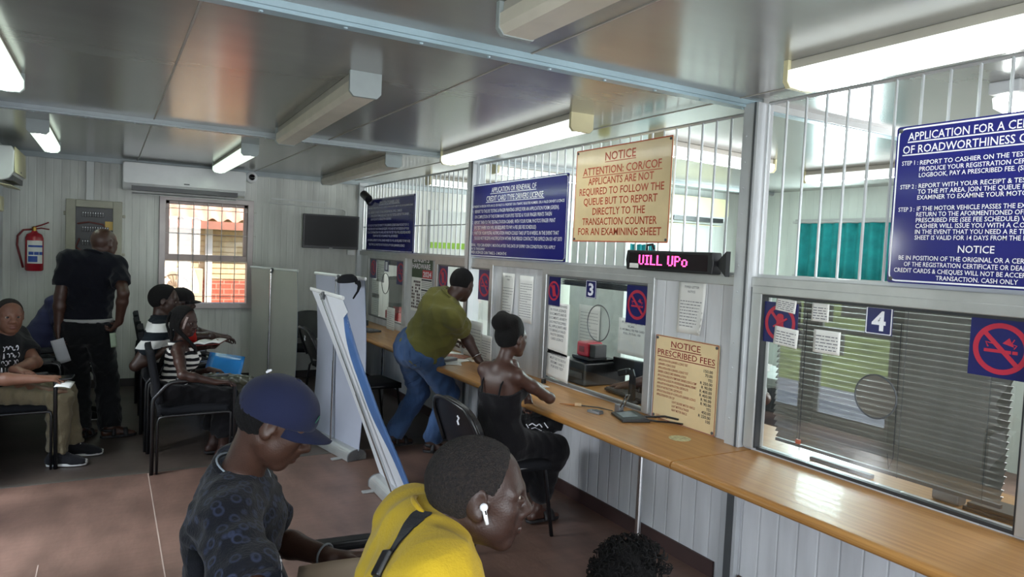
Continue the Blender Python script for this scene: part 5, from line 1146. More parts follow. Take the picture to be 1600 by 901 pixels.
class Person:
    """pose in world coordinates. hips = hip centre, neck = base of the neck, head = middle of the head"""
    def __init__(s, label, base, skinm, sc=1.0, vox=.007, hvox=.005, name='person', heavy=1.0, fem=False):
        s.t = thing(name, label, 'person', base); s.sk = skinm; s.s = sc; s.vox = vox; s.hvox = hvox; s.heavy = heavy; s.fem = fem
    def pose(s, hips, neck, yaw, cyaw, head, hF, hU=(0, 0, 1), arms=None, legs=None, shw=None, hpw=None):
        S = s.s; s.hips, s.neck, s.head = na(hips), na(neck), na(head); r = math.radians
        s.pF = np.array((math.cos(r(yaw)), math.sin(r(yaw)), 0)); s.pL = np.array((-s.pF[1], s.pF[0], 0))
        s.spine = vn(s.neck - s.hips); cF = np.array((math.cos(r(cyaw)), math.sin(r(cyaw)), 0)); s.cF = vn(cF - s.spine * (cF @ s.spine)); s.cL = vn(np.cross(s.spine, s.cF))
        shw = shw or (.165 if s.fem else .188); hpw = hpw or (.092 if s.fem else .09)
        s.shc = s.neck - s.spine * .045 * S - s.cF * .0 
        s.sh = {1: s.shc + s.cL * shw * S, -1: s.shc - s.cL * shw * S}; s.hp = {1: s.hips + s.pL * hpw * S, -1: s.hips - s.pL * hpw * S}
        s.hF, s.hU = hF, hU; s.el = {}; s.wr = {}; s.hd = {}; s.kn = {}; s.an = {}; s.toe = {}
        for k in (1, -1):
            w, pole, h = arms[k]; s.sh[k] = s.sh[k] + na(h.get('shrug', (0, 0, 0))); s.el[k], s.wr[k] = ik(s.sh[k], w, .295 * S, .255 * S, pole); s.hd[k] = h
            a, pole, toe = legs[k]; s.kn[k], s.an[k] = ik(s.hp[k], a, .43 * S, .42 * S, pole); s.toe[k] = vn(toe)
        s.mid = s.hips * .52 + s.neck * .48 - s.cF * .0 ; return s
    def torso(s, v, g=0.0, low=True, k=.03):
        S, H = s.s, s.heavy; w = .84 if s.fem else 1.0; chest = s.hips * .25 + s.neck * .75
        up = s.neck - s.spine * .075 * S; f = lambda q: (s.cF, q)
        if low:
            v.cone(s.hp[1] - s.pL * .015 * S + s.spine * .03 * S, s.hp[-1] + s.pL * .015 * S + s.spine * .03 * S, .108 * S * H + g, .108 * S * H + g, k)
        bel = s.hips * .62 + s.neck * .38 + s.cF * .012 * S
        v.cone(s.hips + s.spine * .06 * S + s.pL * .055 * S, bel + s.cL * .05 * S, .098 * S * H + g, .092 * S * H * w + g, k); v.cone(s.hips + s.spine * .06 * S - s.pL * .055 * S, bel - s.cL * .05 * S, .098 * S * H + g, .092 * S * H * w + g, k)
        if H > 1.05: v.ell(bel + s.cF * .05 * S, np.array((.125, .16, .14)) * S * H + g, [s.cF, s.cL, s.spine], k)
        for q in (1, -1): v.cone(bel + s.cL * q * .05 * S, up + s.cL * q * .085 * S * w - s.spine * .02 * S, .092 * S * H * w + g, .088 * S * w + g, k)
        v.ell(chest + s.cF * .02 * S, np.array((.105, .15 * w, .14)) * S + g, [s.cF, s.cL, s.spine], k)
        v.cone(s.sh[1] - s.cL * .02 * S, s.sh[-1] + s.cL * .02 * S, .056 * S * w + g, .056 * S * w + g, k, f(.95))
        for q in (1, -1): v.cone(s.neck - s.spine * .012 * S, s.sh[q] - s.cL * q * .015 * S + s.spine * .012 * S, .052 * S * (.85 if s.fem else 1) + g * .6, .045 * S * w + g, .04)
        if s.fem:
            for q in (1, -1): v.ell(chest + s.cF * .095 * S + s.cL * q * .07 * S - s.spine * .02 * S, np.array((.06, .062, .062)) * S + g, [s.cF, s.cL, s.spine], .03)
    def arm(s, v, k, g=0.0, t=1.0, flare=0.0):
        S, w = s.s, (.84 if s.fem else 1.0) * (1 + (s.heavy - 1) * .6); a, b, c = s.sh[k], s.el[k], s.wr[k]; m = a + (b - a) * .45
        if t >= 1:
            v.cone(a, m, .054 * S * w + g, .050 * S * w + g, .02); v.cone(m, b, .050 * S * w + g, .040 * S * w + g, .02)
            q = b + (c - b) * .3; v.cone(b, q, .040 * S * w + g, .042 * S * w + g, .02); v.cone(q, c, .042 * S * w + g, .0275 * S * w + g, .02)
        else:
            e = a + (b - a) * t; v.cone(a, e, .053 * S * w + g * .7, .049 * S * w + g * .7 + flare * .6, .02)
    def leg(s, v, k, g=0.0, t=2.0, flare=0.0, taper=0.0):
        S, w = s.s, (1 + (s.heavy - 1) * .55); a, b, c = s.hp[k], s.kn[k], s.an[k]
        if t <= 1: v.cone(a, a + (b - a) * t, .09 * S * w + g, (.09 + (.058 - .09) * t) * S * w + g + flare, .03); return
        v.cone(a, b, .090 * S * w + g, .056 * S * w + g * .8 + flare * .4, .02)
        if flare > 0: v.cone(b, b + (c - b) * (t - 1), .058 * S * w + g + flare * .4, .045 * S + g + flare, .02)
        else:
            q = b + (c - b) * .32; bk = vn(np.cross(np.cross(c - b, s.toe[k]), c - b)); 
            v.cone(b, q - bk * .012 * S, .056 * S * w + g, .056 * S * w + g, .02); v.cone(q - bk * .012 * S, b + (c - b) * min(1, t - 1), .056 * S * w + g, (.036 * S + g) if t >= 2 else (.045 * S + g), .02)
    def foot(s, v, k, g=0.0, kk=.015):
        S = s.s; c = s.an[k]; T = s.toe[k]; T = vn((T[0], T[1], T[2])); D = np.array((0, 0, -1.)); Sd = vn(np.cross(T, D))
        heel = c - T * .035 * S + D * .045 * S; ball = c + T * .115 * S + D * .055 * S; tip = c + T * .165 * S + D * .06 * S
        v.cone(c, heel, .036 * S + g, .030 * S + g, kk); v.cone(heel, ball, .030 * S + g, .026 * S + g, kk, (D, .9)); v.cone(c, ball, .034 * S + g, .024 * S + g, .025)
        v.cone(ball - Sd * .022 * S, tip - Sd * .018 * S, .022 * S + g, .018 * S + g, kk); v.cone(ball + Sd * .018 * S, tip + Sd * .022 * S - T * .014 * S, .022 * S + g, .016 * S + g, kk)
    def body(s, nails=True, fat=1.0, lid=.35):
        v = Vol(s.vox); S = s.s
        s.torso(v)
        hF, hL, hU = [na(x) for x in frame(s.hF, s.hU)]
        nt_ = s.head + (-hF * .022 - hU * .055) * S
        v.cone(s.neck - s.spine * .03 * S, nt_, (.05 if s.fem else .06) * S * (1 + (s.heavy - 1) * .5), (.046 if s.fem else .056) * S * (1 + (s.heavy - 1) * .5), .03)
        s.P, s.R = head_parts(v, s.head, s.hF, s.hU, S, s.fem, fat, lid)
        for k in (1, -1):
            s.arm(v, k); s.leg(v, k); s.foot(v, k)
            h = s.hd[k]; fd = vn(s.wr[k] - s.el[k]); d = vn(h.get('dir', fd)); palm = h.get('palm', (0, 0, -1)); th = h.get('thumb', s.cF)
            hand(v, s.wr[k] + d * .012 * S, d, palm, th, S * (.9 if s.fem else 1), h.get('curl', .35), h.get('spread', .1), 2 if nails else 0)
            v.fine.append((s.wr[k] + d * .09 * S, .10 * S, max(.0042, s.hvox)))
        v.fine.append((s.head, .145 * S, s.hvox)); s.v = v
        s.bodyo = v.build('body', s.sk, s.t, 1); s.bodyo['label'] = 'skin of the face, neck, arms and hands'; del s.bodyo['label']
        for l in (1, -1):
            m = MB(); c = s.P(.0785, l * .0315, .0015); n = 14
            M = basis(V(c.tolist()), s.R[0].tolist(), s.R[1].tolist(), s.R[2].tolist()); r = .0138 * S
            Mx = M @ Matrix.Rotation(s.gaze if hasattr(s, 'gaze') else 0, 4, 'Z') @ Matrix.Rotation(PI / 2, 4, 'Y')
            pr = [(0.0001, -r)] + [(r * math.sin(a), -r * math.cos(a)) for a in [PI * i / n for i in range(1, n)]] + [(.0001, r)]
            m.lathe(pr, 18, Mx, cap=False); 
            nn = len(m.f); m.m = [1 if (i // 18) >= n - 3 else 0 for i in range(nn)]
            m.build('eye', [MT['sclera'], MT['iris']], s.t, smooth=True, world=True)
        return s
    def hair_cap(s, g=.006, mat_=None, line=.055, back=-.055, name='hair', side=.02, noise=0.0, extra=None, build=True, vox=None):
        v = Vol(vox or s.hvox); S = s.s; P, R = s.P, s.R
        v.ell(P(-.014, 0, .034), np.array((.098, .076, .083)) * S + g, R, .02); v.ell(P(-.03, 0, .005), np.array((.078, .07, .07)) * S + g, R, .03)
        # keep what lies behind the hairline: planes across the forehead, the temples and the nape
        v.cut(P(line + .02, 0, .075), R[0] * .80 - R[2] * .60, .012); v.cut(P(side, 0, .0), R[0] * .95 - R[2] * .30, .012); v.cut(P(-.05, 0, back), -R[2] * .9 + R[0] * .42, .008)
        for l in (1, -1): v.ell(P(.002, l * .085, -.014), np.array((.030, .03, .040)) * S, R, .01, True)
        if extra: extra(v, P, R, S)
        for f in range(6 if noise else 0):
            w = RNG.normal(size=3); w = w / np.linalg.norm(w) * (170 + 60 * f); v.fold.append((w, noise, RNG.uniform(0, 6), None, 0))
        if not build: return v
        return v.build(name, mat_ or MT['hair'], s.t, 1)
    def folds(s, v, n, amp, lam=(.05, .12), c=None, r=.2, bias=None):
        for _ in range(n):
            w = RNG.normal(size=3)
            if bias is not None: w = w * .5 + na(bias) * RNG.choice((-1, 1)) * 1.4
            w = w / np.linalg.norm(w) * PI / RNG.uniform(*lam); v.fold.append((w, amp, RNG.uniform(0, 6), c, r))
    def shirt(s, m, sleeve=.55, g=.014, hem=None, name='shirt', flare=.010, nf=5, amp=.0035, low=True, cuts=(), k=.03, post=None, paint=None):
        v = Vol(max(.005, s.vox * .9))
        for q in (1, -1):
            if sleeve > 0:
                s.arm(v, q, g, sleeve, flare); e = s.sh[q] + (s.el[q] - s.sh[q]) * sleeve; d = vn(s.el[q] - s.sh[q]); a = vn(np.cross(d, (.3, .2, .9))); r_ = .053 * s.s + g + flare + .03
                v.ell(e + d * .07, (.07, r_, r_), [d, a, np.cross(d, a)], .005, True)
        s.torso(v, g, low, k)
        if post: post(v)
        s.folds(v, nf, amp)
        for q in (1, -1):
            if 0 < sleeve < 1: s.folds(v, 1, amp * .8, (.03, .05), s.sh[q] + (s.el[q] - s.sh[q]) * .3, .12)
        if hem is not None: v.cut(s.hips + s.spine * hem * s.s, -s.spine, .008)
        for p, n in cuts: v.cut(p, n, .006)
        return v.build(name, m, s.t, 1, paint=paint)
    def collar(s, m, r=.068, th=.007, name='collar', up=.03, tilt=.3, h=1.0):
        S = s.s; hF, hL, hU = [na(x) for x in frame(s.hF, s.hU)]; n = vn(s.spine * .8 + vn(s.head - s.neck) * .5 + s.cF * 0); a = vn(s.cF - n * (s.cF @ n)); b = np.cross(n, a); c = s.neck + n * up * S + s.cF * .012 * S
        pts = [c + (a * math.cos(t) * r * 1.05 + b * math.sin(t) * r) * S - n * (math.cos(t) * tilt * r * .6) * S for t in [2 * PI * i / 28 for i in range(28)]]
        return MB().tube([V(p.tolist()) for p in pts], th, 8, closed=True, up=V(n.tolist()), sq=h).build(name, m, s.t, smooth=True, world=True)
    def trousers(s, m, t=1.96, g=.014, name='trousers', nf=5, amp=.004, flare=0.0, top=.10, post=None, taper=0):
        v = Vol(max(.0055, s.vox * .9)); S = s.s
        v.cone(s.hp[1] - s.pL * .01 * S + s.spine * .03 * S, s.hp[-1] + s.pL * .01 * S + s.spine * .03 * S, .112 * S * s.heavy + g, .112 * S * s.heavy + g, .05)
        for q in (1, -1): v.cone(s.hips + s.spine * .04 * S + s.pL * q * .055 * S, s.hips + s.spine * .16 * S + s.pL * q * .05 * S, .104 * S * s.heavy + g, .098 * S * s.heavy + g, .05)
        for q in (1, -1):
            s.leg(v, q, g, t, flare)
            if t > 1.1:
                e = s.kn[q] + (s.an[q] - s.kn[q]) * (t - 1); d = vn(s.an[q] - s.kn[q]); a = vn(np.cross(d, (.9, .2, .1))); v.ell(e + d * .06, (.06, .11, .11), [d, a, np.cross(d, a)], .005, True)
        if post: post(v)
        s.folds(v, nf, amp, (.05, .10))
        for q in (1, -1): s.folds(v, 2, amp * 1.2, (.025, .045), s.kn[q], .10); s.folds(v, 2, amp * 1.2, (.02, .04), s.an[q] + np.array((0, 0, .08)), .09)
        v.cut(s.hips + s.spine * top * S, s.spine, .006); return v.build(name, m, s.t, 1)
    def shoe(s, k, kind='shoe', m=None, sole=None):
        S = s.s; c = s.an[k]; T = s.toe[k]; D = np.array((0, 0, -1.)); Sd = vn(np.cross(T, D)); zf = c[2] - .085 * S
        M = basis(V((c[0], c[1], zf)), T.tolist(), (-Sd).tolist(), (0, 0, 1))
        foot_ = [(-.075, .0), (-.06, .032), (0, .036), (.07, .042), (.12, .046), (.17, .036), (.195, .012), (.195, -.012), (.17, -.034), (.12, -.044), (.06, -.036), (0, -.034), (-.06, -.032)]
        MB().prism([(x * S, y * S) for x, y in foot_], .02 * S, M).build('sole', sole or MT['shoe_sole'], s.t, world=True, bevel=.004)
        if kind == 'slide':
            mb = MB(); mb.sheet(lambda u, v: ((.045 + .085 * v) * S, .050 * S * math.cos(PI * (1 - u)), (.012 + .062 * math.sin(PI * u) - .012 * v) * S), 16, 4, .006, M); return mb.build('strap', m, s.t, smooth=True, world=True)
        if kind == 'sandal':
            mb = MB()
            for x0, x1, h in ((.09, .125, .052), (.005, .035, .085)): mb.sheet(lambda u, v: ((x0 + (x1 - x0) * v) * S, .046 * S * math.cos(PI * (1 - u)), (.012 + h * math.sin(PI * u)) * S), 14, 2, .005, M)
            mb.sheet(lambda u, v: ((-.068 * math.sin(PI * u) + .01) * S, .042 * S * math.cos(PI * (1 - u)), (.05 + .025 * v) * S), 12, 2, .004, M)
            return mb.build('strap', m, s.t, smooth=True, world=True)
        v = Vol(.0055); s.foot(v, k, .010, .02); v.cone(c + T * .0, c + np.array((0, 0, .02 * S)), .042 * S, .042 * S, .02); v.cut(np.array((0, 0, zf + .012 * S)), (0, 0, -1), .004)
        v.cut(c + np.array((0, 0, .02 * S)), (0, 0, 1), .006); o = v.build('shoe', m, s.t, 1)
        if kind == 'sneaker':
            mb = MB()
            for i in range(6):
                f = .03 + i * .017; z = .098 - i * .0085
                mb.tube([(f * S, -.022 * S, z * S), (f * S + .006, 0, (z + .011) * S), (f * S + .01, .022 * S, z * S)], .0032, 5, M)
            mb.tube([(.03 * S, 0, .11 * S), (.05 * S, .03 * S, .10 * S), (.02 * S, .045 * S, .075 * S)], .003, 5, M); mb.tube([(.03 * S, 0, .11 * S), (.05 * S, -.03 * S, .10 * S), (.03 * S, -.045 * S, .07 * S)], .003, 5, M)
            mb.build('laces', MT['shoe_sole'], s.t, world=True)
            MB().sheet(lambda u, v_: ((.15 + .05 * math.sin(PI * u)) * S, .046 * S * math.cos(PI * (1 - u)), (.012 + .022 * v_) * S), 12, 3, .006, M).build('toe_cap', MT['shoe_sole'], s.t, smooth=True, world=True)
        return o
# ------------------------------------------------------------ people
def A(px, py, d): return at(px, py, d)
def G(x, y, z=.085): return (x, y, z)
def plain(name, h, **k):
    kw = dict(rough=.9, spec=.2, var=.1, vscale=7, bump=.25, bscale=160, sheen=.1); kw.update(k); return mat(name, tuple(x * .72 for x in hx(h)), **kw)
def yw(d, z=0): return (math.cos(math.radians(d)), math.sin(math.radians(d)), z)
def cap(p, m, brim_m, tilt=0.0, brim=True, name='cap'):
    "baseball cap: six panel crown, curved brim, strap"
    P, R, S = p.P, p.R, p.s; v = Vol(max(.003, p.hvox))
    v.ell(P(-.007, 0, .036), np.array((.110, .087, .091)) * S, R, .02); v.ell(P(-.03, 0, .02), np.array((.087, .082, .082)) * S, R, .03)
    n = R[2] * .985 + R[0] * (-.17 + tilt); v.cut(P(.02, 0, .014), -n, .003)
    for f in range(3): p.folds(v, 1, .001, (.04, .07))
    c = v.build(name, m, p.t, 1)
    mb = MB()
    def bf(u, w):
        a = (u - .5) * 2.0; r = 1 + .0 * w; ang = a * 1.15
        f0, l0 = .098 * math.cos(ang) - .008, .080 * math.sin(ang); ext = .072 * math.cos(a * 1.32) ** .8 if abs(a) < 1 else 0
        q = P(f0 + max(ext, 0) * w * (1 + .0), l0 * (1 - .04 * w), .030 - .008 * w - .020 * (a * a) * w - .014 * abs(a))
        return q.tolist()
    mb.sheet(bf, 22, 8, .0045); b = mb.build('brim', brim_m, c, smooth=True); 
    # brim is authored in world space under the person, so move it into the person's frame
    b.location = -V(p.t.location)
    mb = MB().lathe([(.009 * S, 0), (.008 * S, .004), (.0, .006)], 10, basis(V(P(-.007, 0, .126).tolist()), R[0].tolist(), R[1].tolist(), R[2].tolist())); k = mb.build('button', m, c, smooth=True); k.location = -V(p.t.location)
    return c
# --- man standing with his back to the camera
p = Person('man standing with his back turned in navy polo and black trousers, holding a paper', (-.07, 6.31, 0), skin('skin_standing', '5b3d31'), .97, .0075, .006, heavy=1.0)
p.pose(A(133, 520, 5.48), A(146, 402, 5.42), 86, 82, A(163, 380, 5.50), yw(42, -.22), arms={1: (A(90, 518, 5.32), A(74, 470, 5.2), dict(dir=(.05, .05, -1), palm=(1, 0, 0), thumb=(0, 1, 0), curl=.5)), -1: (A(186, 503, 5.42), A(205, 470, 5.2), dict(dir=(-.35, .3, -.5), palm=(-.6, .3, 0), thumb=(0, 1, .3), curl=.7))},
       shw=.172, legs={1: (G(-.18, 6.34), (-.18, 7.2, .5), yw(55)), -1: (G(.03, 6.33), (.06, 7.2, .5), yw(8))})
p.body(); p.shirt(plain('navy_polo', '10121d'), .62, .012, hem=.10, flare=.006, amp=.005, name='polo_shirt'); p.collar(plain('navy_collar', '0e101b'), .07, .012, h=1.6)
p.trousers(plain('black_trousers', '17181b'), 1.97, .016, amp=.005, flare=.014)
for k in (1, -1): p.shoe(k, 'sandal', MT['sandal'], MT['sandal'])
MB().tube([V((p.hips + p.spine * .105 + (p.pF * math.cos(a) * .125 + p.pL * math.sin(a) * .178)).tolist()) for a in [2 * PI * i / 30 for i in range(30)]], .016, 8, closed=True, sq=.6, up=(0, 0, 1)).build('belt', plain('belt', 'b9b9b6'), p.t, world=True, smooth=True)
M = basis(A(95, 548, 5.28), (.97, .1, .28), (-.15, -.25, .95), (.1, -.97, -.2))
tag(MB().sheet(lambda u, v: ((u - .5) * .085 + .02 * (.5 - v), (v - .5) * .20, .006 * math.sin(PI * u)), 6, 6, .001, M).build('paper_sheet', mat('form_grey', hx('b9bcc0'), .8), smooth=True), 'grey printed sheet held in the standing man left hand', 'paper')
M = basis(A(177, 531, 5.35), (.9, .1, .1), (-.1, 0, 1), (0, -1, 0))
tag(MB().sheet(lambda u, v: ((u - .5) * .045, (v - .5) * .11, .004 * math.sin(PI * u)), 6, 6, .001, M).build('paper_slip', mat('slip_green', hx('8b9a84'), .8), smooth=True), 'greenish folded slip in the standing man right hand', 'paper')
# --- seated man, left edge
p = Person('seated man at the left edge facing the camera, dark lettered shirt, khaki trousers', (-.55, 5.86, 0), skin('skin_left', '9c6c56', '86594f'), .94, .007, .0036)
p.gaze = 0
p.pose((-.66, 5.84, .535), A(4, 532, 4.68), 0, -25, A(15, 493, 4.66), yw(-72, -.05), arms={-1: (A(60, 592, 4.44), A(-40, 618, 4.2), dict(dir=(.96, .02, .02), palm=(.1, .3, -.9), thumb=(0, .2, 1), curl=.25, spread=.12)), 1: (A(22, 577, 4.52), A(75, 560, 4.9), dict(dir=(.75, -.6, -.1), palm=(0, 0, -1), thumb=(.5, .5, 0), curl=.25, spread=.14))},
       legs={-1: (G(-.29, 5.66), (-.05, 5.66, 1.2), yw(-14)), 1: (G(-.20, 5.87), (.05, 5.9, 1.2), yw(-4))})
p.body(lid=0); p.hair_cap(.0035, MT['hair_fade'], .045, -.05, noise=.0005)
p.shirt(plain('dark_tee', '1c1c20'), .60, .014, hem=-.02, name='t_shirt', flare=.018); p.collar(plain('dark_collar', '18181b'), .068, .009)
p.trousers(plain('khaki_trousers', '8f8369', bump=.35), 1.92, .012, amp=.005)
for k in (1, -1): p.shoe(k, 'sneaker', plain('canvas_black', '26262a'))
# white script lettering printed on the chest
def on_surface(o, pts, d=.002):
    "drop points (from the camera side) onto a built garment"
    from mathutils.bvhtree import BVHTree
    me = o.data; off = V(o.parent.location); bv = BVHTree.FromPolygons([v.co + off for v in me.vertices], [tuple(f.vertices) for f in me.polygons])
    out = []
    for q in pts:
        r = (V(q) - V(CAM_P.tolist())).normalized(); h = bv.ray_cast(V(CAM_P.tolist()), r)
        out.append((h[0] + h[1] * d, h[1]) if h[0] is not None else (None, None))
    return out
def print_on(o, parent, name, m, strokes, depth, w, d=.0025):
    mb = MB()
    for st_ in strokes:
        # densify
        q = [];
        for i in range(len(st_) - 1):
            for k in range(3): f = k / 3; q.append((st_[i][0] * (1 - f) + st_[i + 1][0] * f, st_[i][1] * (1 - f) + st_[i + 1][1] * f))
        q.append(st_[-1]); s_ = [x for x in on_surface(o, [A(a, b, depth) for a, b in q], d) if x[0] is not None]
        if len(s_) >= 2:
            for i in range(len(s_) - 1):
                a, n1 = s_[i]; b, n2 = s_[i + 1]
                if (b - a).length > .08: continue
                sd = (b - a).cross(n1).normalized() * (w / 2); mb.add([a - sd, a + sd, b + sd, b - sd], [(0, 1, 2, 3)])
    return mb.build(name, m, parent, world=True) if mb.v else None
sh = [o for o in p.t.children if o.name.startswith('t_shirt')][0]
SS = []
r = random.Random(11)
def loopy(x0, x1, y, h, n):
    q = []
    for i in range(n * 6 + 1):
        t = i / 6; q.append((x0 + (x1 - x0) * i / (n * 6) + 1.4 * math.sin(2 * PI * t), y + h * .5 * math.cos(2 * PI * t + .6 * math.sin(i)) - (x1 - x0) * .12 * i / (n * 6)))
    return q
for y in (546, 557, 568, 579):
    x = r.uniform(0, 5)
    while x < 26:
        k = r.choice('lcoes'); w_ = r.uniform(3, 5)
        if k == 'l': SS.append([(x, y + 4), (x + 1.2, y - 5), (x + 2.2, y + 3)])
        else: SS.append([(x + w_ / 2 + w_ / 2 * math.cos(t), y - x * .12 + 3.6 * math.sin(t)) for a0 in [r.uniform(0, 6)] for t in [a0 + i * .62 for i in range(9 if k == 'o' else 6)]])
        x += w_ + 1.2
print_on(sh, p.t, 'chest_print', MT['sign_white'], SS, 4.6, .006)
M = basis(A(101, 600, 4.50), (.9, -.2, -.1), (.2, .9, .2), (0, -.2, .97))
tag(MB().sheet(lambda u, v: ((u - .5) * .10, (v - .5) * .11, .006 * math.sin(PI * u)), 6, 4, .002, M).build('paper_form', MT['paper'], smooth=True), 'white folded form in the hand of the man at the left edge', 'paper')
t = thing('phone', 'dark phone held over the form by the man at the left edge', 'phone', A(92, 588, 4.43)); M = basis(A(97, 591, 4.52), (.95, -.2, .1), (.2, .9, .2), (-.1, -.2, .97))
MB().prism(rrect(.14, .07, .01), .009, M).build('case', MT['black_plastic'], t, world=True, bevel=.002); MB().prism(rrect(.13, .062, .006), .001, M @ Matrix.Translation((0, 0, .0092))).build('screen', MT['black_gloss'], t, world=True)
# --- person hidden behind the standing man
p = Person('person in a violet-blue shirt sitting mostly hidden behind the standing man', (-.5, 7.08, 0), skin('skin_hidden', '4d342b'), .93, .009, .007)
p.pose((-.62, 7.06, .54), A(98, 483, 6.15), 0, -10, A(118, 452, 6.2), yw(-5, -.3), arms={-1: (A(140, 545, 6.0), A(90, 580, 5.7), dict()), 1: (A(145, 545, 6.3), A(110, 580, 6.8), dict())}, legs={-1: (G(-.2, 6.98), (0, 6.98, 1), yw(0)), 1: (G(-.2, 7.18), (0, 7.2, 1), yw(0))})
p.body(nails=False); p.hair_cap(.006, MT['hair']); p.shirt(plain('violet_shirt', '3c3f63'), .6, .018, hem=.0, name='shirt'); p.trousers(plain('dark_trousers', '1b1c22'), 1.95, .018)
for k in (1, -1): p.shoe(k, 'shoe', plain('dark_shoe', '1c1b1c'))
# --- woman in the striped top
p = Person('young woman with long braids and a striped sleeveless top, first of the row', (.5, 5.49, 0), skin('skin_braids', '4f342c', '58302f'), .86, .0065, .0036, fem=True)
p.pose((.40, 5.48, .515), A(284, 535, 4.98), 0, -12, A(288, 501, 4.95), yw(-38, -.16), arms={-1: (A(338, 597, 4.78), A(285, 640, 4.4), dict(dir=(.97, -.1, .05), palm=(0, 0, -1), thumb=(0, 1, .3), curl=.3)), 1: (A(327, 577, 5.05), A(300, 640, 5.3), dict(dir=(.9, -.3, -.1), palm=(0, 0, -1), thumb=(0, -1, .2), curl=.4))},
       legs={-1: (G(.75, 5.42), (1.3, 5.4, .9), yw(-5)), 1: (G(.70, 5.58), (1.3, 5.6, .9), yw(0))})
p.body(); m = stripe_mat('striped_top', (hx('d9d5cf'), hx('17161a')), 'Z', .042, .2, .03)
p.shirt(m, 0, .010, hem=.06, name='sleeveless_top', amp=.002, cuts=[(p.neck - p.spine * .03, p.spine * .9 + p.cF * .15), (p.sh[1] - p.cL * .01, p.cL), (p.sh[-1] + p.cL * .01, -p.cL)])
MB().tube([V((p.sh[-1] * .7 + p.sh[1] * .3 + p.spine * .03 - p.cF * .075 - p.cL * .03).tolist()), V((p.sh[-1] * .72 + p.sh[1] * .28 + p.spine * .055).tolist()), V((p.sh[-1] * .7 + p.sh[1] * .3 + p.cF * .085).tolist())], .016, 8).build('shoulder_strap', m, p.t, world=True, smooth=True)
p.trousers(plain('black_skirt', '17161a'), 1.62, .022, name='black_trousers', flare=.03)
for k in (1, -1): p.shoe(k, 'slide', MT['sandal'], MT['sandal'])
p.hair_cap(.006, MT['hair'], .05, -.06, noise=.001)
mb = MB(); r = random.Random(4)
for i in range(26):
    u = i / 25; side = 1 if i % 2 else -1; ang = -1.2 + 2.2 * u
    l = side * (.082 - .012 * abs(u - .5)) if u > .25 else side * .07; f = -.085 + .105 * u if i > 5 else -.09
    top = p.P(f, l * .95, .045 + r.uniform(-.02, .02)); a = p.P(f - .005, l * 1.12, -.05); 
    fwd = p.cF * (.105 if side == -1 and u > .4 else -.06) ; b = p.sh[side] * .62 + p.sh[-side] * .38 + fwd * .9 + p.spine * .03 + p.cL * r.uniform(-.03, .03); c = b - p.spine * r.uniform(.17, .27) + p.cF * (.03 if side == -1 and u > .4 else -.06)
    mb.tube([V(x.tolist()) for x in (top, (top + a) / 2 + (p.R[1] * side * .012), a, (a + b) / 2, b, (b + c) / 2 + p.cF * .012 * (1 if side == -1 and u > .4 else -1), c)], [.0085, .009, .0085, .0085, .008, .0075, .005], 6)
mb.build('braids', MT['hair'], p.t, world=True, smooth=True)
mb = MB()
for du in (.0, .010): mb.tube([V(p.P(.055 + du, -.062, .05).tolist()), V(p.P(.05 + du, -.074, .0).tolist()), V(p.P(.042 + du, -.072, -.05).tolist())], .0042, 6)
mb.build('light_braids', mat('hair_light', hx('9c8a86'), .7), p.t, world=True, smooth=True)
# bag on her lap
t = thing('handbag', 'olive shiny bag on the lap of the woman in the striped top', 'bag', A(355, 590, 4.98)); v = Vol(.006); c = na(A(352, 590, 4.95)); v.cone(c + np.array((-.10, .0, .0)), c + np.array((.13, -.03, -.015)), .05, .045, .03, ((0, 0, 1), .6)); p.folds(v, 4, .006, (.03, .06)); v.build('bag_body', mat('olive_bag', hx('3b3d30'), .4, var=.2, vscale=20), t, 1)
# --- man in the striped polo
p = Person('man in a black and white block striped polo with his arm over the chair back', (.47, 6.09, 0), skin('skin_stripe', '4d342a', '58342f'), .95, .007, .005)
p.pose((.38, 6.09, .535), A(249, 503, 5.42), 0, -6, A(258, 469, 5.46), yw(-12, -.12), arms={-1: (A(262, 546, 5.28), A(196, 556, 5.15), dict(dir=(.95, -.1, -.1), palm=(0, 0, -1), thumb=(0, 1, 0), curl=.4)), 1: (A(318, 541, 5.5), A(290, 600, 5.8), dict(dir=(.9, -.35, 0), palm=(.2, -.3, .9), thumb=(0, -1, .3), curl=.6))},
       legs={-1: (G(.95, 5.98), (1.2, 6.0, .9), yw(0)), 1: (G(.9, 6.2), (1.2, 6.2, .9), yw(5))})
p.body(); p.hair_cap(.013, MT['hair'], .06, -.055, noise=.0012)
p.shirt(stripe_mat('block_stripe', (hx('dcdcd8'), hx('1a2026')), 'Z', .122, .62), .60, .016, hem=-.02, name='polo_shirt', flare=.015, amp=.003); p.collar(plain('stripe_collar', '1a2026'), .066, .011)
p.trousers(plain('black_jeans', '1a1b1f'), 1.94, .018)
for k in (1, -1): p.shoe(k, 'shoe', plain('black_shoe', '19191b'))
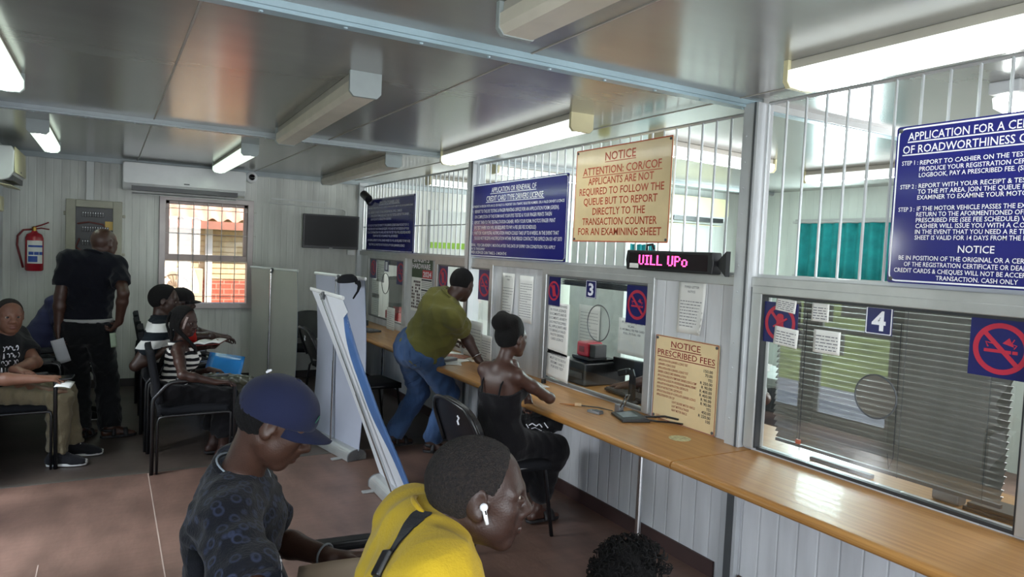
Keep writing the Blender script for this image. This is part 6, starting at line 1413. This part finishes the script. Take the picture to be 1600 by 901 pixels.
# --- man with cap and red shirt behind
p = Person('man in a dark cap and red shirt half hidden behind the striped polo man', (.49, 6.69, 0), skin('skin_red', '4a3029'), .94, .0075, .0055)
p.pose((.42, 6.69, .53), A(270, 503, 5.9), 0, -5, A(284, 471, 5.95), yw(-8, -.15), arms={-1: ((.86, 6.60, .74), (.4, 6.3, .8), dict(dir=(.95, .1, 0), curl=.4)), 1: ((.86, 6.80, .74), (.4, 7.0, .8), dict(dir=(.95, -.1, 0), curl=.4))}, legs={-1: (G(.95, 6.6), (1.2, 6.6, .9), yw(0)), 1: (G(.95, 6.8), (1.2, 6.8, .9), yw(0))})
p.body(nails=False); p.hair_cap(.004, MT['hair'], extra=lambda v, P, R, S: v.cut(P(0, 0, .034), R[2])); cap(p, plain('dark_cap', '211d1f'), plain('dark_brim', '1a1719'))
p.shirt(plain('red_shirt', 'b8261f'), .6, .016, hem=-.02, flare=.012); p.trousers(plain('dark_pants', '1e1f22'), 1.95, .018)
for k in (1, -1): p.shoe(k, 'shoe', plain('dark_shoe_b', '1c1b1c'))
M = basis(A(325, 534, 5.5), (.85, -.5, .12), (.5, .85, .1), (-.1, -.05, .99))
t = thing('notebook', 'open white notebook held by the man in the striped polo', 'book', A(325, 534, 5.5)); MB().sheet(lambda u, v: ((u - .5) * .24, (v - .5) * .14, .012 * abs(math.sin(2 * PI * u))), 16, 3, .006, M).build('pages', MT['paper'], t, world=True, smooth=True); MB().box((-.122, -.072, -.012), (.122, .072, -.007), M).build('cover', plain('cover_red', '7d2f28'), t, world=True)
t = thing('document_folder', 'blue plastic folder on a lap in the row by the window', 'folder', A(352, 566, 5.3))
M = basis(A(350, 570, 5.28), (.93, -.35, -.12), (.3, .75, .62), (-.12, -.6, .8))
MB().sheet(lambda u, v: ((u - .5) * .25, (v - .5) * .22, .004 * math.sin(PI * u)), 8, 4, .003, M).build('back_cover', mat('folder_blue', hx('1f5fa8'), .3), t, world=True, smooth=True)
MB().sheet(lambda u, v: ((u - .42) * .24, (v - .62) * .20, .03 * v + .006), 8, 4, .002, M).build('front_cover', mat('folder_blue_light', hx('2f86cf'), .25), t, world=True, smooth=True)
MB().box((-.1, -.09, .003), (.1, .08, .005), M).build('papers', MT['paper'], t, world=True)
# --- man leaning on the counter
p = Person('heavy man in an olive T-shirt and blue jeans leaning on the counter at window 2', (2.15, 5.12, 0), skin('skin_lean', '50352b'), .97, .007, .0055, heavy=1.2)
p.pose(A(652, 550, 5.42), A(697, 466, 5.22), 14, 6, A(722, 444, 5.26), yw(34, -.42), arms={-1: ((2.44, 4.66, .79), A(728, 522, 6.0), dict(dir=(.62, -.25, -.55), palm=(-.2, .2, -.95), thumb=(.4, .9, 0), curl=.30, spread=.25)), 1: ((2.48, 5.28, .765), (2.3, 5.8, .95), dict(shrug=(.05, -.05, -.055), dir=(.8, -.3, -.1), palm=(0, 0, -1), thumb=(0, -1, 0)))},
       legs={1: (G(2.02, 5.30), (2.5, 5.3, .5), yw(10)), -1: (G(2.24, 5.02), (2.7, 5.0, .5), yw(-40))})
p.body(); p.hair_cap(.006, MT['hair'], .06, -.068, noise=.0006)
p.shirt(plain('olive_tee', '75723a', var=.06), .66, .014, hem=.01, name='t_shirt', flare=.024, nf=4, amp=.006); p.collar(plain('olive_collar', '66632f'), .075, .007)
def jeans():
    m = plain('blue_jeans', '4d6a97', var=.28, vscale=3.2, bump=.4, bscale=220); return m
p.trousers(jeans(), 1.93, .014, amp=.004, flare=.010, top=.11); 
mb = MB()
for k in (1, -1): p.shoe(k, 'sandal', MT['sandal'], MT['sandal'])
w = p.wr[-1]; d = vn(p.el[-1] - w); e1 = vn(np.cross(d, (0, 0, 1))); e2 = np.cross(d, e1)
MB().tube([V((w + d * .03 + (e1 * math.cos(a) + e2 * math.sin(a)) * .036).tolist()) for a in [2 * PI * i / 20 for i in range(20)]], .004, 6, closed=True).build('bracelet', MT['steel'], p.t, world=True, smooth=True)
jn = [o for o in p.t.children if o.name.startswith('trousers')][0]
print_on(jn, p.t, 'pocket_seams', plain('denim_dark', '1f355f'), [[(618, 566), (640, 572), (658, 564)], [(618, 566), (621, 590), (636, 600), (655, 590), (658, 564)], [(640, 548), (643, 575)]], 5.3, .0035)
# --- woman seated at the counter
p = Person('woman in a black strappy dress sitting at the counter with her hair in a bun', (2.0, 3.46, 0), skin('skin_dress', '5e4036', '5a3030'), .88, .006, .004, fem=True)
p.pose((1.95, 3.45, .535), A(783, 572, 3.98), 4, 22, A(800, 528, 4.0), yw(12, -.08), arms={-1: (A(828, 604, 4.22), A(905, 650, 3.9), dict(dir=(-.1, .9, -.1), palm=(0, .1, -1), thumb=(1, 0, .2), curl=.4)), 1: (A(825, 622, 4.2), A(850, 560, 4.5), dict(dir=(.0, -.2, -.95), palm=(-.6, -.3, 0), thumb=(.3, -.9, 0), curl=.75, spread=.05))},
       shw=.138, legs={-1: (G(2.24, 3.46), (3.2, 3.46, .8), yw(2)), 1: (G(2.12, 3.72), (3.2, 3.7, .8), yw(10))})
p.body()
def skirt(v):
    S = p.s
    for q in (1, -1): v.cone(p.hp[q], p.kn[q], .105 * S, .085 * S, .06)
    v.cone(p.hp[1], p.kn[-1], .10 * S, .08 * S, .06); v.cone(p.hp[-1], p.kn[1], .10 * S, .08 * S, .06)
    for q in (1, -1): e = p.kn[q] + (p.an[q] - p.kn[q]) * .72; v.cone(p.kn[q], e, .075 * S, .072 * S, .06)
    v.cone((p.kn[1] + p.kn[-1]) / 2, (p.an[1] + p.an[-1]) / 2 + np.array((0, 0, .13)), .09 * S, .08 * S, .06)
p.shirt(plain('black_dress', '141216', bump=.3), 0, .011, name='dress', nf=5, amp=.003, post=skirt, cuts=[(p.neck - p.spine * .135 + p.cF * .1 * 0, p.spine * .96 - p.cF * .26)])
mb = MB()
for q in (1, -1):
    a = p.neck - p.spine * .15 - p.cF * .098 * p.s + p.cL * q * .07 * p.s; b = p.sh[q] * .62 + p.neck * .38 + p.spine * .018; c = p.neck - p.spine * .14 + p.cF * .115 * p.s + p.cL * q * .085 * p.s
    pts = [a, a * .55 + b * .45 - p.cF * .03, b + p.spine * .006, b * .5 + c * .5 + p.cF * .035 + p.spine * .01, c]
    mb.tube([V(x.tolist()) for x in pts], .0055, 6)
mb.build('shoulder_straps', plain('strap_black', '121113'), p.t, world=True, smooth=True)
p.hair_cap(.009, MT['hair'], .052, -.05, noise=.0006, extra=lambda v, P, R, S: (v.ell(P(-.105, 0, .098), np.array((.064, .066, .060)) * S, R, .012), v.ell(P(-.03, 0, .11), np.array((.07, .068, .045)) * S, R, .03), v.ell(P(-.075, .03, .135), np.array((.045, .04, .036)) * S, R, .012)))
for k in (1, -1):
    o = p.shoe(k, 'slide', MT['sandal'], MT['sandal'])
    S = p.s; c = p.an[k]; T = p.toe[k]; D = np.array((0, 0, -1.)); Sd = vn(np.cross(T, D)); M = basis(V((c[0], c[1], c[2] - .085 * S)), T.tolist(), (-Sd).tolist(), (0, 0, 1)); mb = MB()
    for f in (.2, .5, .8): mb.sheet(lambda u, v: ((.045 + .085 * (f + .11 * (v - .5))) * S, .052 * S * math.cos(PI * (1 - u)), (.0135 + .0625 * math.sin(PI * u) - .012 * f) * S), 16, 1, .0, M)
    w_ = mb.build('white_stripes', MT['sign_white'], o); w_.location = -V(p.t.location)
t = thing('handbag', 'black handbag with white pattern on the lap of the woman at the counter', 'bag', A(838, 662, 4.15)); c = na(A(838, 660, 4.15)); v = Vol(.006)
v.cone(c + np.array((-.07, .07, 0)), c + np.array((.08, -.05, .0)), .065, .06, .03, ((0, 0, 1), .75)); p.folds(v, 3, .006, (.04, .07)); bg_ = v.build('bag_body', plain('bag_black', '151518', rough=.6), t, 1)
MB().sheet(lambda u, v: (c[0] - .1 + .22 * u, c[1] + .09 - .16 * u + .05 * v, c[2] + .055 + .012 * math.sin(PI * u) - .02 * v), 8, 4, .004).build('flap', plain('bag_flap', '18181b', rough=.5), t, world=True, smooth=True)
print_on(bg_, t, 'white_pattern', MT['sign_white'], [[(826, 664), (832, 661), (838, 665), (843, 662), (847, 667)], [(830, 669), (836, 667), (842, 670), (846, 672)], [(850, 660), (856, 668)], [(822, 662), (826, 668)]], 4.1, .006)
# --- clerk behind window 3: only the arm shows
p = Person('clerk behind the glass of window 3, only an arm on the keyboard showing', (3.45, 2.86, 0), skin('skin_clerk', '6d4c3d'), .95, .007, .006)
p.pose((3.36, 3.0, .56), (3.20, 3.03, 1.02), 165, 160, (3.15, 3.05, 1.20), yw(160, -.2), arms={-1: (A(962, 607, 4.62), (3.2, 2.7, .6), dict(dir=(-.25, .95, -.12), palm=(0, 0, -1), thumb=(-1, 0, 0), curl=.35, spread=.15)), 1: ((3.16, 2.86, .74), (3.5, 2.75, .8), dict(dir=(-.8, .6, 0)))}, legs={-1: (G(3.15, 2.95), (2.9, 2.9, .9), yw(175)), 1: (G(3.15, 2.7), (2.9, 2.7, .9), yw(175))})
p.body(); p.hair_cap(.008, MT['hair']); p.shirt(plain('white_blouse', 'd5d6d4'), .75, .018, hem=0, flare=.02, name='shirt'); p.trousers(plain('clerk_trousers', '22232a'), 1.95, .018)
for k in (1, -1): p.shoe(k, 'shoe', plain('clerk_shoe', '1c1b1c'))
# --- foreground: man in the blue cap
p = Person('man in a navy cap and dark patterned shirt bowing his head, bottom of the photo', (.4, 2.0, 0), skin('skin_cap', '5d4034', '5c3833'), .95, .0055, .0030)
p.pose(A(338, 1010, 1.95), A(368, 750, 1.90), -12, -14, A(432, 657, 1.86), yw(-20, -.58), arms={-1: (A(520, 960, 1.72), A(360, 1000, 1.4), dict(dir=(.95, .1, .15), palm=(0, .5, -.8), thumb=(0, .8, .5), curl=.5)), 1: (A(522, 872, 2.08), A(380, 930, 2.5), dict(dir=(.97, -.25, .0), palm=(0, -.6, -.7), thumb=(0, -.5, .8), curl=.45))},
       legs={-1: (G(.92, 1.78), (1.2, 1.7, 1), yw(-10)), 1: (G(.92, 2.02), (1.2, 2.1, 1), yw(-5))})
p.body(lid=.9); p.hair_cap(.006, MT['hair'], .045, -.058, noise=.0012, extra=lambda v, P, R, S: v.cut(P(0, 0, .034), R[2]))
cp = cap(p, plain('navy_cap', '222846', var=.05, bump=.2, bscale=420), plain('navy_brim', '1f2542', var=.05, bump=.2, bscale=420), 0)
def shirt_pat():
    m = plain('patterned_shirt', '10121a', rough=.75); nt = m.node_tree; L = nt.links.new; pp = nt.nodes['Principled BSDF']
    tc = N(nt, 'ShaderNodeTexCoord'); vo = N(nt, 'ShaderNodeTexVoronoi'); vo.inputs['Scale'].default_value = 30; L(tc.outputs['Object'], vo.inputs['Vector'])
    a = mathn(nt, 'ABSOLUTE', mathn(nt, 'SUBTRACT', vo.outputs['Distance'], .36)); ring = N(nt, 'ShaderNodeMapRange'); ring.inputs[1].default_value = .03; ring.inputs[2].default_value = .13; ring.inputs[3].default_value = 1; ring.inputs[4].default_value = 0; L(a, ring.inputs[0])
    nz = N(nt, 'ShaderNodeTexNoise'); nz.inputs['Scale'].default_value = 14; L(tc.outputs['Object'], nz.inputs['Vector'])
    mx = N(nt, 'ShaderNodeMix', data_type='RGBA'); L(mathn(nt, 'MULTIPLY', ring.outputs[0], nz.outputs[0]), mx.inputs[0]); mx.inputs[6].default_value = (*hx('0e1018'), 1); mx.inputs[7].default_value = (*hx('343c54'), 1); L(mx.outputs[2], pp.inputs['Base Color']); return m
p.shirt(shirt_pat(), .72, .014, hem=-.05, name='patterned_shirt', flare=.03, nf=5, amp=.005); p.collar(plain('shirt_collar', '14161d'), .071, .010, h=1.5); c = p.collar(plain('collar_piping', 'aab6c0'), .074, .0028, name='collar_piping', up=.040)
p.trousers(plain('dark_trousers_fg', '1d1f26'), 1.95, .02)
for k in (1, -1): p.shoe(k, 'sneaker', plain('fg_shoe', '26262a'))
w = p.wr[1]; d = vn(p.el[1] - w); e1 = vn(np.cross(d, (0, 0, 1))); e2 = np.cross(d, e1)
MB().tube([V((w + d * .035 + (e1 * math.cos(a) + e2 * math.sin(a)) * .034).tolist()) for a in [2 * PI * i / 24 for i in range(24)]], .0035, 6, closed=True).build('bracelet', mat('bracelet_grey', hx('6a7074'), .5), p.t, world=True, smooth=True)
P, R = p.P, p.R
k = MB().tube([V(P(-.105, -.030, .012).tolist()), V(P(-.094, -.052, .010).tolist()), V(P(-.094, -.054, -.004).tolist()), V(P(-.105, -.032, -.004).tolist())], .0022, 6, closed=True).build('strap_buckle', MT['sign_white'], cp); k.location = -V(p.t.location)
k = MB().tube([V(P(-.095, .02, .105).tolist()), V(P(-.088, .005, .113).tolist()), V(P(-.094, -.01, .106).tolist())], .003, 6).build('back_emblem', MT['sign_white'], cp); k.location = -V(p.t.location)
k = MB().lathe([(.012, 0), (.011, .003), (.0, .004)], 14, basis(V(P(.092, -.028, .066).tolist()), R[1].tolist(), R[2].tolist(), vn(R[0] * .85 - R[1] * .35 + R[2] * .4).tolist())).build('front_emblem', mat('emblem_green', hx('2c5a4a'), .5), cp, smooth=True); k.location = -V(p.t.location)
sh = [o for o in p.t.children if o.name.startswith('patterned_shirt')][0]
print_on(sh, p.t, 'chest_print', MT['sign_white'], [[(433, 852), (441, 901)], [(441, 868), (452, 890)], [(445, 901), (456, 872), (462, 901)], [(436, 876), (444, 874)]], 1.9, .006)
tag(MB().sheet(lambda u, v: ((u - .5) * .20, (v - .5) * .14, .004 * math.sin(PI * u)), 6, 4, .0015, basis(A(520, 905, 1.86), (.9, -.3, .1), (.3, .85, .3), (-.1, -.3, .95))).build('paper_form', mat('paper_tan', hx('a99783'), .8), smooth=True), 'tan paper in the hands of the man in the navy cap', 'paper')
# --- foreground: man in yellow
p = Person('man in a yellow T-shirt with an earbud and a black sling strap, nearest the camera', (.62, 1.2, 0), skin('skin_yellow', '4a332b', '553732'), .95, .0055, .0026)
p.pose(A(560, 1235, 1.42), A(672, 832, 1.44), -18, -14, A(748, 768, 1.46), yw(-24, -.10), (-.0, .0, 1), arms={-1: (A(800, 1060, 1.32), A(560, 1080, 1.0), dict(dir=(.9, .2, .1), palm=(0, .6, -.7), thumb=(0, .7, .6), curl=.5)), 1: (A(800, 1010, 1.60), A(640, 1080, 1.9), dict(dir=(.9, -.2, .1), palm=(0, -.6, -.7), thumb=(0, -.6, .6), curl=.5))},
       legs={-1: (G(.98, .98), (1.3, .9, 1), yw(-15)), 1: (G(1.0, 1.16), (1.3, 1.1, 1), yw(-10))})
p.body(fat=1.0, lid=.95); p.hair_cap(.0042, MT['hair_fade'], .050, -.060, noise=.0006, side=.028)
p.shirt(plain('yellow_tee', 'd9b52a', var=.04, bump=.2), .62, .016, hem=-.05, name='t_shirt', flare=.02, nf=4, amp=.005); p.collar(plain('yellow_collar', 'cfa922', var=.04), .076, .006)
p.trousers(plain('grey_trousers', '2e3036'), 1.95, .02)
for k in (1, -1): p.shoe(k, 'sneaker', plain('fg_shoe_b', '303034'))
P, R = p.P, p.R
eb = MB().lathe([(.0, -.004), (.0075, -.002), (.0085, .004), (.006, .009), (.0, .011)], 16, basis(V(P(.006, -.083, -.002).tolist()), R[0].tolist(), R[2].tolist(), (-R[1]).tolist())).build('earbud', mat('earbud_white', hx('e6e8ea'), .2), p.t, world=True, smooth=True)
MB().tube([V(P(.006, -.090, -.003).tolist()), V(P(.012, -.089, -.020).tolist()), V(P(.018, -.087, -.036).tolist())], [.0046, .0042, .0038], 10).build('earbud_stem', mat('earbud_stem', hx('e6e8ea'), .2), p.t, world=True, smooth=True)
MB().tube([V(P(.009, -.0945, -.006).tolist()), V(P(.012, -.0935, -.014).tolist())], .0016, 6).build('earbud_sensor', MT['black_gloss'], p.t, world=True)
sh = [o for o in p.t.children if o.name.startswith('t_shirt')][0]
def ribbon(o, parent, name, m, pix, depth, w, th=.003, d=.001):
    from mathutils.bvhtree import BVHTree
    q = []
    for i in range(len(pix) - 1):
        for k in range(4): f = k / 4; q.append((pix[i][0] * (1 - f) + pix[i + 1][0] * f, pix[i][1] * (1 - f) + pix[i + 1][1] * f))
    q.append(pix[-1]); s_ = [x for x in on_surface(o, [A(a, b, depth) for a, b in q], d) if x[0] is not None]
    mb = MB(); L = []
    for i, (a, n_) in enumerate(s_):
        t_ = (s_[min(i + 1, len(s_) - 1)][0] - s_[max(i - 1, 0)][0]).normalized(); sd = t_.cross(n_).normalized() * w / 2; L.append((a - sd, a + sd, a + sd + n_ * th, a - sd + n_ * th))
    for i in range(len(L) - 1):
        a, b = L[i], L[i + 1]; mb.add(list(a) + list(b), [(3, 2, 6, 7), (0, 3, 7, 4), (2, 1, 5, 6), (1, 0, 4, 5)])
    return mb.build(name, m, parent, world=True), s_
rb, s_ = ribbon(sh, p.t, 'sling_strap', plain('strap_webbing', '15161a', bump=.4, bscale=600), [(664, 801), (655, 806), (640, 822), (622, 848), (604, 876), (592, 900), (580, 930)], 1.4, .036)
if len(s_) > 4:
    a, n_ = s_[int(len(s_) * .70)]; b, _ = s_[int(len(s_) * .70) + 2]; t_ = (b - a).normalized(); sd = t_.cross(n_).normalized()
    MB().cbox((0, 0, .006), (.05, .052, .010), basis(a, t_, sd, n_)).build('strap_buckle', MT['black_plastic'], p.t, world=True, bevel=.003)
# --- foreground: only a head of curly hair
p = Person('person at the bottom edge of whom only black curly hair shows', (1.15, 1.35, 0), skin('skin_curly', '4d352c'), .60, .008, .006)
h = A(988, 912, 1.75)
p.pose((h.x - .02, h.y + .01, .44), (h.x - .02, h.y + .01, h.z - .115), -10, -10, h, yw(-10, -.1), arms={-1: (h + V((.05, -.15, -.36)), h + V((0, -.4, -.25)), dict()), 1: (h + V((.05, .15, -.36)), h + V((0, .4, -.25)), dict())}, legs={-1: (G(h.x - .02, h.y - .06, .055), (2.5, h.y, .3), yw(0)), 1: (G(h.x - .02, h.y + .07, .055), (2.5, h.y, .3), yw(0))})
p.body(nails=False); p.shirt(plain('child_shirt', '3a2a2c'), .6, .014, hem=0); p.trousers(plain('child_trousers', '22242b'), 1.95, .015)
for k in (1, -1): p.shoe(k, 'shoe', plain('child_shoe', '2a2a2c'))
v = p.hair_cap(.030, MT['hair'], .06, -.06, build=False, vox=.005)
hr = v.build('hair', MT['hair'], p.t, 1)
mb = MB(); r = random.Random(2); C0 = na(p.P(-.015, 0, .034)); S = p.s
for i in range(900):
    a = np.array([r.gauss(0, 1) for _ in range(3)]); a /= np.linalg.norm(a)
    if a @ p.R[2] < -.25 or a @ p.R[0] > .75: continue
    q = C0 + (p.R[0] * (a @ p.R[0]) * .098 + p.R[1] * (a @ p.R[1]) * .076 + p.R[2] * (a @ p.R[2]) * .083) * S + a * .024
    e1 = vn(np.cross(a, (0.3, .2, 1))); e2 = np.cross(a, e1); pts = []
    for k in range(9): t = k / 8; an = t * 7 + i; pts.append(V((q + a * (.030 * t) + (e1 * math.cos(an) + e2 * math.sin(an)) * .007).tolist()))
    mb.tube(pts, .0016, 3)
cu = mb.build('curls', MT['hair'], hr); cu.location = -V(p.t.location)
